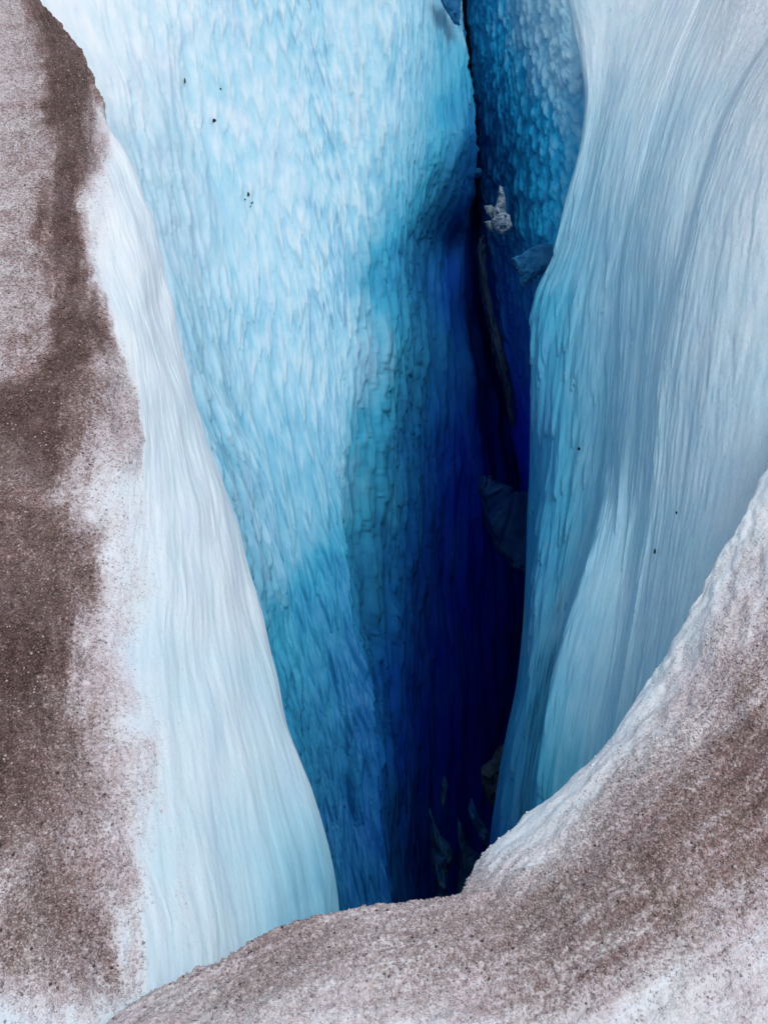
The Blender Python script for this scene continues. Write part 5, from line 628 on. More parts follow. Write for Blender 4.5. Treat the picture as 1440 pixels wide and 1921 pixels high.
[16,16,16,16,16,16,16,15,15,15,15,15,15,17,18,18,19,19,19,19,20,20,20,21,21,22,22,22,22,22,23,23,24,24,25,25,25,25,25,26,26,26,26,26,27,28,29,25,22,19,18,17,17,19,17,19,17,20,26,34,22,9,11,7],
[16,16,16,16,16,16,16,15,15,15,15,15,15,17,17,17,18,18,18,19,19,20,21,21,21,22,23,24,24,25,26,27,28,29,29,30,30,30,31,31,31,32,32,33,33,30,27,24,23,21,19,18,20,17,19,18,22,22,35,29,11,12,8,6],
[16,16,16,16,16,16,16,15,15,15,15,15,15,16,16,16,17,17,18,19,20,20,22,23,25,26,27,28,29,30,31,32,32,32,32,33,33,33,33,34,34,33,32,32,30,29,28,27,26,24,23,23,23,21,21,28,29,26,36,24,9,11,7,6],
[16,16,16,16,16,16,16,15,14,14,14,14,15,15,15,15,16,17,19,20,22,24,26,28,29,31,32,33,34,34,34,34,34,34,34,34,34,34,34,34,33,33,33,33,33,32,31,30,29,28,29,29,27,25,33,36,34,32,34,20,8,8,6,5],
[16,16,16,16,16,16,16,14,14,14,14,14,14,15,15,15,16,18,19,21,23,25,27,29,30,32,32,32,32,33,33,33,34,34,34,34,34,34,34,34,34,34,34,34,33,33,34,33,32,33,34,32,31,34,37,37,33,33,31,14,9,7,5,4],
[16,16,16,16,16,16,16,14,14,14,14,14,14,15,15,15,17,18,19,21,23,25,27,29,30,30,31,32,32,33,34,34,34,34,34,34,34,34,34,34,34,34,34,34,34,34,34,34,35,36,35,33,35,37,36,37,35,34,29,11,9,7,5,4],
[16,16,16,16,16,16,15,14,14,14,14,14,14,14,15,15,17,18,19,21,23,26,27,29,30,31,32,33,34,34,34,34,34,34,34,34,33,33,33,33,33,33,33,33,34,34,34,35,36,37,33,33,35,36,35,36,35,36,27,10,9,6,5,4],
[16,16,16,16,16,16,15,14,14,14,14,14,14,14,14,15,16,17,18,20,24,26,28,30,32,33,34,34,34,34,34,33,33,33,33,33,33,33,33,33,33,33,33,33,33,34,35,35,36,35,32,34,35,35,35,35,34,36,24,9,9,6,4,4],
[16,16,16,16,16,16,15,14,14,14,14,14,14,14,15,15,16,16,18,22,25,28,31,33,34,34,34,33,33,33,33,33,33,33,33,32,32,32,32,32,32,32,32,32,33,34,36,36,36,34,33,34,35,35,34,34,32,36,21,8,8,5,4,3],
[16,16,16,16,16,16,15,14,14,14,14,14,14,15,15,15,16,17,19,24,28,31,33,34,34,33,33,33,33,33,33,32,32,32,32,32,32,32,32,32,32,32,32,32,34,36,36,36,35,32,33,34,33,30,31,32,31,34,18,7,7,5,3,3],
[16,16,16,16,16,16,15,14,14,14,14,14,15,15,15,16,16,17,21,26,31,33,34,34,33,33,33,33,32,32,32,32,32,32,32,31,31,31,31,31,31,31,32,33,35,36,36,36,34,32,32,29,23,19,23,29,31,32,17,7,6,4,3,3],
[16,16,16,16,16,16,15,14,14,14,14,14,14,15,15,16,16,17,22,28,33,34,33,33,33,32,32,32,32,32,31,31,31,31,31,31,31,31,30,30,30,31,32,33,34,34,33,31,27,24,23,18,15,13,16,23,29,29,15,7,5,4,3,2],
[16,16,16,16,16,16,14,14,14,14,14,14,14,14,15,15,16,17,23,30,34,34,33,33,32,32,32,31,31,31,31,30,30,30,30,30,30,30,30,31,31,31,32,32,32,30,29,25,20,17,15,12,11,11,13,19,28,26,13,7,5,3,3,2],
[16,16,16,16,16,16,14,15,15,15,14,14,14,14,14,15,16,17,22,30,34,34,34,34,33,33,33,33,32,32,31,31,30,30,30,30,30,30,30,31,31,31,31,30,29,27,24,18,15,14,12,10,10,10,12,17,31,23,12,7,5,3,3,2],
[16,16,16,16,16,16,14,15,15,15,15,15,15,15,15,16,16,17,22,30,34,35,35,35,35,35,35,35,34,33,32,31,31,30,30,30,30,30,30,30,29,29,28,27,26,23,18,14,13,11,10,9,9,9,11,16,30,20,11,7,4,3,3,2],
[16,16,16,16,16,16,14,16,16,16,16,15,15,16,16,17,17,18,22,31,35,35,36,36,36,37,36,35,35,34,33,32,31,30,29,28,28,27,27,27,26,26,25,24,22,18,14,12,11,9,8,8,8,9,11,20,30,19,9,6,4,3,2,2],
[16,16,16,16,16,16,14,15,16,16,16,16,16,16,16,17,18,19,22,32,36,36,36,36,36,36,36,35,34,33,31,30,29,27,26,25,24,24,23,23,23,22,21,20,17,13,12,10,9,7,7,7,7,8,10,25,28,18,8,6,4,3,2,2],
[16,16,16,16,16,16,14,15,15,15,15,15,16,16,16,17,18,19,23,33,36,36,36,36,36,36,36,34,33,31,29,27,25,23,22,21,20,19,19,19,18,18,16,15,12,11,10,8,6,6,6,6,6,7,9,25,24,16,7,6,4,3,2,1],
[16,16,16,16,16,16,14,15,15,15,14,15,15,15,16,17,17,18,24,34,36,36,36,36,36,36,35,33,31,29,26,24,22,19,18,16,16,15,15,14,14,13,12,10,10,8,7,6,5,5,5,4,5,6,12,23,20,15,7,5,3,3,2,1],
[16,16,16,16,16,16,14,16,15,15,15,15,15,15,15,16,16,17,24,33,34,34,34,34,34,34,32,29,27,24,22,20,17,15,13,12,11,11,10,10,10,9,9,8,7,6,5,4,4,4,4,3,4,5,12,20,18,13,7,5,3,3,2,1],
[16,16,16,16,16,16,14,16,16,16,16,16,16,16,16,17,17,17,24,32,32,32,32,32,32,30,27,24,21,18,16,14,12,10,9,8,7,7,7,7,7,6,6,6,5,4,4,4,3,3,3,2,2,3,9,16,17,11,6,4,3,2,2,1],
[16,16,16,16,16,16,14,16,16,17,17,17,17,17,17,17,18,18,22,33,33,33,33,33,32,28,24,20,16,14,12,10,9,7,6,5,5,5,5,5,4,4,4,4,4,3,3,3,3,2,2,2,1,1,7,14,16,10,6,4,3,2,1,1],
[16,16,16,16,16,16,14,15,16,16,16,16,16,17,17,18,18,19,20,34,34,34,34,33,29,24,19,16,13,12,10,8,6,5,5,4,4,4,4,3,3,3,3,3,3,3,2,2,2,2,1,1,1,0,2,15,15,9,5,3,3,2,1,2],
[16,16,16,16,16,16,15,15,15,15,15,15,15,16,16,17,18,18,21,36,35,34,34,33,26,20,15,13,11,9,7,5,4,4,3,3,2,2,2,1,2,2,2,2,2,2,1,1,1,1,0,0,1,0,3,14,14,8,5,3,2,2,1,2],
[16,16,16,16,16,15,15,15,15,15,15,14,15,15,15,16,17,18,23,36,35,35,33,28,20,14,12,10,8,6,5,4,3,2,2,1,1,1,1,1,1,1,1,1,1,1,0,0,0,0,0,1,1,0,6,13,12,6,4,3,2,2,1,2],
[16,16,16,16,16,15,16,15,15,15,15,15,15,15,15,16,17,17,26,37,35,34,29,22,15,12,10,8,6,4,3,2,1,1,1,1,1,1,1,1,1,1,1,0,0,0,0,0,0,0,0,1,0,0,4,12,11,5,4,3,2,1,1,2],
[16,16,16,16,16,15,15,16,15,15,15,15,15,16,16,16,17,18,30,36,35,33,24,16,12,9,7,5,4,3,2,1,1,1,1,1,1,1,1,1,0,0,0,0,0,0,0,0,0,0,0,1,0,0,1,12,10,5,3,3,2,1,1,2],
[16,16,16,16,16,15,15,16,16,16,16,16,16,16,16,17,17,18,34,36,35,29,18,12,10,8,5,4,3,3,2,1,1,1,1,1,0,0,0,0,0,0,0,0,0,0,0,0,0,0,1,0,0,0,2,8,8,4,3,2,2,1,1,1],
[16,16,16,16,16,15,16,17,17,17,17,17,17,17,17,18,18,19,34,36,34,24,13,11,8,6,4,3,3,2,1,0,0,0,0,0,0,0,0,0,0,0,0,0,0,0,0,0,0,1,0,0,0,0,0,6,6,3,2,2,1,1,1,1],
[16,16,16,16,16,14,16,17,17,17,17,17,17,18,18,19,19,20,33,36,33,22,12,9,7,5,4,3,2,1,0,0,0,0,0,0,0,0,0,0,0,0,0,0,0,0,0,0,1,1,0,0,0,0,0,3,4,3,2,2,1,1,1,1],
[16,16,16,16,16,14,15,16,16,16,16,16,17,17,17,18,18,19,32,35,33,19,11,8,6,3,3,2,1,0,0,0,0,0,0,0,0,0,0,0,0,0,0,0,0,0,0,1,1,0,0,0,0,0,0,4,3,3,2,2,1,1,1,1],
[16,16,16,16,16,14,15,15,15,15,16,16,16,16,16,17,17,18,29,35,31,18,11,7,4,3,2,1,0,0,0,0,0,0,0,0,0,0,0,0,0,0,0,0,0,0,1,1,0,0,0,0,0,0,1,2,2,2,2,1,1,1,1,1],
[16,16,16,16,16,14,15,14,14,15,15,15,15,15,15,16,17,18,30,34,32,17,10,6,2,1,1,0,0,0,0,0,0,0,0,0,0,0,0,0,0,0,0,0,1,1,0,0,0,0,0,0,0,0,1,2,2,2,2,1,1,1,1,1],
[16,16,16,16,16,14,17,15,15,15,15,15,15,15,15,16,17,20,32,32,28,15,8,4,1,1,0,0,0,0,0,0,0,0,0,0,0,0,0,0,0,1,1,1,1,0,0,0,0,0,0,0,0,0,1,1,2,2,2,1,1,1,1,1],
[16,16,16,16,16,14,17,16,16,16,15,15,15,16,16,17,21,29,34,33,28,14,7,1,1,1,1,1,1,1,1,1,0,0,0,1,1,1,1,1,1,1,0,0,0,0,0,0,0,0,0,0,0,1,1,1,2,2,2,1,1,1,1,1],
[16,16,16,16,15,15,17,17,17,17,17,17,17,17,17,20,27,35,36,36,30,21,7,0,0,0,0,0,0,1,1,1,1,1,1,1,1,0,0,0,0,0,0,0,0,0,0,0,0,0,0,0,1,1,1,1,2,2,1,1,1,1,1,1],
[16,16,16,16,15,16,16,14,14,15,15,15,15,16,16,23,31,36,36,35,31,22,6,0,0,0,0,0,0,0,0,0,0,0,0,0,0,0,0,0,0,0,0,0,0,0,0,0,0,0,0,0,1,1,1,1,1,2,1,1,1,1,1,1],
[16,16,16,16,15,15,14,18,17,16,15,14,13,14,14,23,33,35,34,32,29,21,5,0,0,0,0,0,0,0,0,0,0,0,0,0,0,0,0,0,0,0,0,0,0,0,0,0,0,0,0,1,1,1,1,1,1,2,1,1,1,1,1,1],
[16,16,16,16,14,17,15,31,31,30,29,27,26,25,24,29,35,35,32,28,24,16,7,6,0,0,0,0,0,0,0,0,0,0,0,0,0,0,0,0,0,0,0,0,0,0,0,0,0,1,1,1,1,1,1,1,1,1,1,1,1,1,1,1],
[16,16,16,16,14,15,16,36,36,36,35,35,34,34,33,36,38,36,29,25,20,16,14,6,0,0,0,0,0,0,0,0,0,0,0,0,0,0,0,0,0,0,0,0,0,0,0,0,1,1,1,1,1,1,1,1,1,1,1,1,1,1,1,1],
[16,16,16,16,14,15,15,38,38,38,38,38,38,38,37,38,39,37,27,21,18,16,14,7,0,0,0,0,0,0,0,0,0,0,0,0,0,0,0,0,0,0,0,0,0,0,0,1,1,1,1,1,1,1,1,1,1,1,1,1,1,1,1,1],
[16,16,16,15,14,16,13,37,37,37,37,37,37,37,37,38,38,37,26,17,16,15,13,10,1,0,0,0,0,0,0,0,0,0,0,0,0,0,0,0,0,0,0,0,0,0,1,1,1,1,1,1,1,1,1,1,1,1,1,1,1,1,1,1],
[16,16,16,15,14,17,24,31,31,31,32,33,34,35,35,36,35,32,24,14,13,13,12,9,0,0,0,0,0,0,0,0,0,0,0,0,0,0,0,0,0,0,0,0,1,1,1,1,1,1,1,1,1,1,1,1,1,1,1,1,1,1,1,1],
[16,16,16,15,15,17,34,27,27,27,27,26,27,28,28,27,27,26,22,11,11,11,10,8,2,1,0,0,0,0,0,0,0,0,0,0,0,0,0,1,1,1,1,1,1,1,1,1,1,1,1,1,1,1,1,1,1,1,1,1,1,1,1,1],
[16,16,16,14,15,16,38,28,28,28,28,28,27,27,27,25,22,16,14,9,9,9,8,8,4,1,1,1,1,1,1,1,1,1,1,1,1,1,1,1,1,1,1,1,1,1,1,1,1,1,1,1,1,1,1,1,1,1,1,1,1,1,1,1],
[16,16,16,14,15,15,37,29,29,29,29,29,28,28,28,29,27,22,13,9,8,7,6,6,4,2,1,1,1,1,1,1,1,1,1,1,1,1,1,1,1,1,1,1,1,1,1,1,1,1,1,1,1,1,1,1,1,1,1,1,1,1,1,1],
[16,16,16,14,16,15,33,30,30,30,30,29,29,29,29,29,29,28,18,9,8,7,6,5,3,2,1,1,1,1,1,1,1,1,1,1,1,1,1,1,1,1,1,1,1,1,1,1,1,1,1,1,1,1,1,1,1,1,1,1,1,1,1,1],
[16,16,15,14,14,16,27,30,30,30,30,30,30,30,30,30,30,30,27,18,11,8,7,5,4,2,1,1,1,1,1,1,1,1,1,1,1,1,1,1,1,1,1,1,1,1,1,1,1,1,1,1,1,1,1,1,1,1,1,1,1,1,1,1],
[16,16,15,14,15,15,28,29,29,29,29,29,29,30,30,30,30,30,30,28,18,9,7,6,4,3,2,1,1,1,1,1,1,1,1,1,1,1,1,1,1,1,1,1,1,1,1,1,1,1,1,1,1,1,1,1,1,1,1,1,1,1,1,1],
[16,16,14,16,17,14,29,29,29,29,29,29,29,29,29,29,29,29,29,30,31,12,8,6,4,3,2,1,1,1,1,1,1,1,1,1,1,1,1,1,1,1,1,1,1,1,1,1,1,1,1,1,1,1,1,1,1,1,1,1,1,1,1,1],
[16,15,14,15,17,31,30,31,31,31,31,31,30,30,30,30,30,29,28,26,19,12,8,6,4,3,2,1,1,1,1,1,1,1,1,1,1,1,1,1,1,1,1,1,1,1,1,1,1,1,1,1,1,1,1,1,1,1,1,1,1,1,1,1],
[16,15,14,17,15,37,30,34,34,33,33,33,33,33,33,33,32,32,30,24,15,10,8,6,4,3,2,1,1,1,1,1,1,1,1,1,1,1,1,1,1,1,1,1,1,1,1,1,1,1,1,1,1,1,1,1,1,1,1,1,1,1,1,1],
[15,14,14,15,15,37,29,37,36,36,36,36,35,35,35,35,35,34,32,23,13,10,8,6,4,3,2,1,1,1,1,1,1,1,1,1,1,1,1,1,1,1,1,1,1,1,1,1,1,1,1,1,1,1,1,1,1,1,1,1,1,1,1,1],
[15,14,16,15,16,29,31,38,38,38,38,38,38,38,38,37,37,37,34,26,15,10,8,6,5,3,2,1,1,1,1,1,1,1,1,1,1,1,1,1,1,1,1,1,1,1,1,1,1,1,1,1,1,1,1,1,1,1,1,1,1,1,1,1],
[14,14,15,18,14,28,34,38,38,38,38,38,38,38,38,38,38,38,35,30,17,11,8,6,4,3,2,2,1,1,1,1,1,1,1,1,1,1,1,1,1,1,1,1,1,1,1,1,1,1,1,1,1,1,1,1,1,1,1,1,1,1,1,1],
[14,15,15,16,26,29,37,37,37,37,37,38,38,38,38,38,37,37,33,28,16,12,8,6,4,3,2,1,1,1,1,1,1,1,1,1,1,1,1,1,1,1,1,1,1,1,1,1,1,1,1,1,1,1,1,1,1,1,1,1,1,1,1,1],
[14,15,15,15,37,30,38,35,35,35,35,36,36,36,36,36,36,36,31,26,15,12,9,7,4,3,2,1,1,1,1,1,1,1,1,1,1,1,1,1,1,1,1,1,1,1,1,1,1,1,1,1,1,1,1,1,1,1,1,1,1,1,1,1],
[16,16,17,17,35,29,38,33,33,33,34,34,34,34,34,34,34,34,31,26,18,13,10,7,4,3,2,1,1,1,1,1,1,1,1,1,1,1,1,1,1,1,1,1,1,1,1,1,1,1,1,1,1,1,1,1,1,1,1,1,1,1,1,1],
[16,15,15,21,28,32,35,33,33,33,33,33,33,33,33,33,33,32,31,27,20,13,10,7,4,3,2,1,1,1,1,1,1,1,1,1,1,1,1,1,1,1,1,1,1,1,1,1,1,1,1,1,1,1,1,1,1,1,1,1,1,1,1,1],
[15,16,16,38,30,37,33,32,32,32,32,32,32,32,33,32,32,32,31,26,20,13,10,8,4,3,2,1,1,1,1,1,1,1,1,1,1,1,1,1,1,1,1,1,1,1,1,1,1,1,1,1,1,1,1,1,1,1,1,1,1,1,1,1],
[16,15,27,27,29,38,32,31,31,32,32,32,32,32,32,31,31,31,30,26,20,13,10,8,4,2,2,1,1,1,1,1,1,1,1,1,1,1,1,1,1,1,1,1,1,1,1,1,1,1,1,1,1,1,1,1,1,1,1,1,1,1,1,1],
[16,22,35,30,35,34,32,31,31,31,31,31,31,31,31,31,30,30,29,25,20,13,10,7,4,2,1,1,1,1,1,1,1,1,1,1,1,1,1,1,1,1,1,1,1,1,1,1,1,1,1,1,1,1,1,1,1,1,1,1,1,1,1,1],
[35,31,30,32,38,33,31,30,30,30,30,30,30,31,31,30,29,29,28,24,19,13,10,7,3,2,1,1,1,1,1,1,1,1,1,1,1,1,1,1,1,1,1,1,1,1,1,1,1,1,1,1,1,1,1,1,1,1,1,1,1,1,1,1],
[29,29,33,38,33,31,29,27,27,28,28,28,28,29,29,28,27,27,27,23,18,12,9,6,2,2,1,1,1,1,1,1,1,1,1,1,1,1,1,1,1,1,1,1,1,1,1,1,1,1,1,1,1,1,1,1,1,1,1,1,1,1,1,1],
[38,38,34,32,31,29,26,24,24,24,25,25,26,26,27,25,24,25,25,21,17,12,8,4,2,2,1,1,1,1,1,1,1,1,1,1,1,1,1,1,1,1,1,1,1,1,1,1,1,1,1,1,1,1,1,1,1,1,1,1,1,1,1,1],
[30,29,27,25,23,21,20,20,20,20,21,21,22,22,22,21,20,22,23,20,16,11,6,3,2,2,2,1,1,1,1,1,1,1,1,1,1,1,1,1,1,1,1,1,1,1,1,1,1,1,1,1,1,1,1,1,1,1,1,1,1,1,1,1],
[6,11,17,20,18,17,18,18,18,18,18,18,18,18,18,17,17,20,20,20,17,10,4,2,2,2,2,1,1,1,1,1,1,1,1,1,1,1,1,1,1,1,1,1,1,1,1,1,1,1,1,1,1,1,1,1,1,1,1,1,1,1,1,1],
[8,8,8,8,13,20,18,17,17,17,17,17,17,17,17,18,19,22,22,21,16,10,3,1,2,3,2,1,1,1,1,1,1,1,1,1,1,1,1,1,1,1,1,1,1,1,1,1,1,1,1,1,1,1,1,1,1,1,1,1,1,1,1,1],
[8,8,8,8,8,14,19,18,18,18,18,17,17,17,17,19,21,24,23,21,16,9,2,2,3,4,2,1,1,1,1,1,1,1,1,1,1,1,1,1,1,1,1,1,1,1,1,1,1,1,1,1,1,1,1,1,1,1,1,1,1,1,1,1],
[8,8,8,8,8,7,18,19,19,19,19,19,19,19,19,19,21,24,24,22,18,9,2,2,3,5,1,1,1,1,1,1,1,1,1,1,1,1,1,1,1,1,1,1,1,1,1,1,1,1,1,1,1,1,1,1,1,1,1,1,1,1,1,1],
[8,8,8,8,8,8,15,19,19,19,19,20,20,20,20,20,21,24,25,23,19,9,2,2,4,4,1,1,1,1,1,1,1,1,1,1,1,1,1,1,1,1,1,1,1,1,1,1,1,1,1,1,1,1,1,1,1,1,1,1,1,1,1,1],
[8,8,8,8,8,8,11,17,17,17,17,17,18,18,18,18,19,22,24,23,19,9,2,2,4,3,1,1,1,1,1,1,1,1,1,1,1,1,1,1,1,1,1,1,1,1,1,1,1,1,1,1,1,1,1,1,1,1,1,1,1,1,1,1],
[8,8,8,8,8,8,6,14,14,14,14,15,15,15,15,16,18,19,22,23,20,10,2,1,3,3,1,1,1,1,1,1,1,1,1,1,1,1,1,1,1,1,1,1,1,1,1,1,1,1,1,1,1,1,1,1,1,1,1,1,1,1,1,1],
[8,8,8,8,8,8,8,10,10,11,11,11,11,12,12,13,14,16,18,19,18,10,2,1,3,3,1,1,1,1,1,1,1,1,1,1,1,1,1,1,1,1,1,1,1,1,1,1,1,1,1,1,1,1,1,1,1,1,1,1,1,1,1,1],
[8,8,8,8,8,8,8,7,7,7,7,8,8,8,8,10,11,12,13,14,14,11,1,1,1,1,1,1,1,1,1,1,1,1,1,1,1,1,1,1,1,1,1,1,1,1,1,1,1,1,1,1,1,1,1,1,1,1,1,1,1,1,1,1],
[8,8,8,8,8,8,8,8,8,7,7,7,7,7,7,8,8,9,9,9,8,5,1,1,1,1,1,1,1,1,1,1,1,1,1,1,1,1,1,1,1,1,1,1,1,1,1,1,1,1,1,1,1,1,1,1,1,1,1,1,1,1,1,1],
[8,8,8,8,8,8,8,8,8,8,8,8,8,8,8,7,7,7,6,5,3,1,1,1,1,1,1,1,1,1,1,1,1,1,1,1,1,1,1,1,1,1,1,1,1,1,1,1,1,1,1,1,1,1,1,1,1,1,1,1,1,1,1,1],
[8,8,8,8,8,8,8,8,8,8,8,8,8,8,8,7,7,6,5,3,1,1,1,1,1,1,1,1,1,1,1,1,1,1,1,1,1,1,1,1,1,1,1,1,1,1,1,1,1,1,1,1,1,1,1,1,1,1,1,1,1,1,1,1],
[8,8,8,8,8,8,8,8,8,8,8,8,8,8,8,7,7,6,5,4,1,1,1,1,1,1,1,1,1,1,1,1,1,1,1,1,1,1,1,1,1,1,1,1,1,1,1,1,1,1,1,1,1,1,1,1,1,1,1,1,1,1,1,1],
[8,8,8,8,8,8,8,8,8,8,8,8,8,8,8,7,6,6,5,4,2,2,1,1,1,1,1,1,1,1,1,1,1,1,1,1,1,1,1,1,1,1,1,1,1,1,1,1,1,1,1,1,1,1,1,1,1,1,1,1,1,1,1,1],
[8,8,8,8,8,8,8,8,8,8,8,8,8,8,8,7,6,5,5,4,3,2,2,1,1,1,1,1,1,1,1,1,1,1,1,1,1,1,1,1,1,1,1,1,1,1,1,1,1,1,1,1,1,1,1,1,1,1,1,1,1,1,1,1],
[8,8,8,8,8,8,8,8,8,8,8,8,8,8,8,7,6,5,4,4,3,3,2,2,1,1,1,1,1,1,1,1,1,1,1,1,1,1,1,1,1,1,1,1,1,1,1,1,1,1,1,1,1,1,1,1,1,1,1,1,1,1,1,1]]})
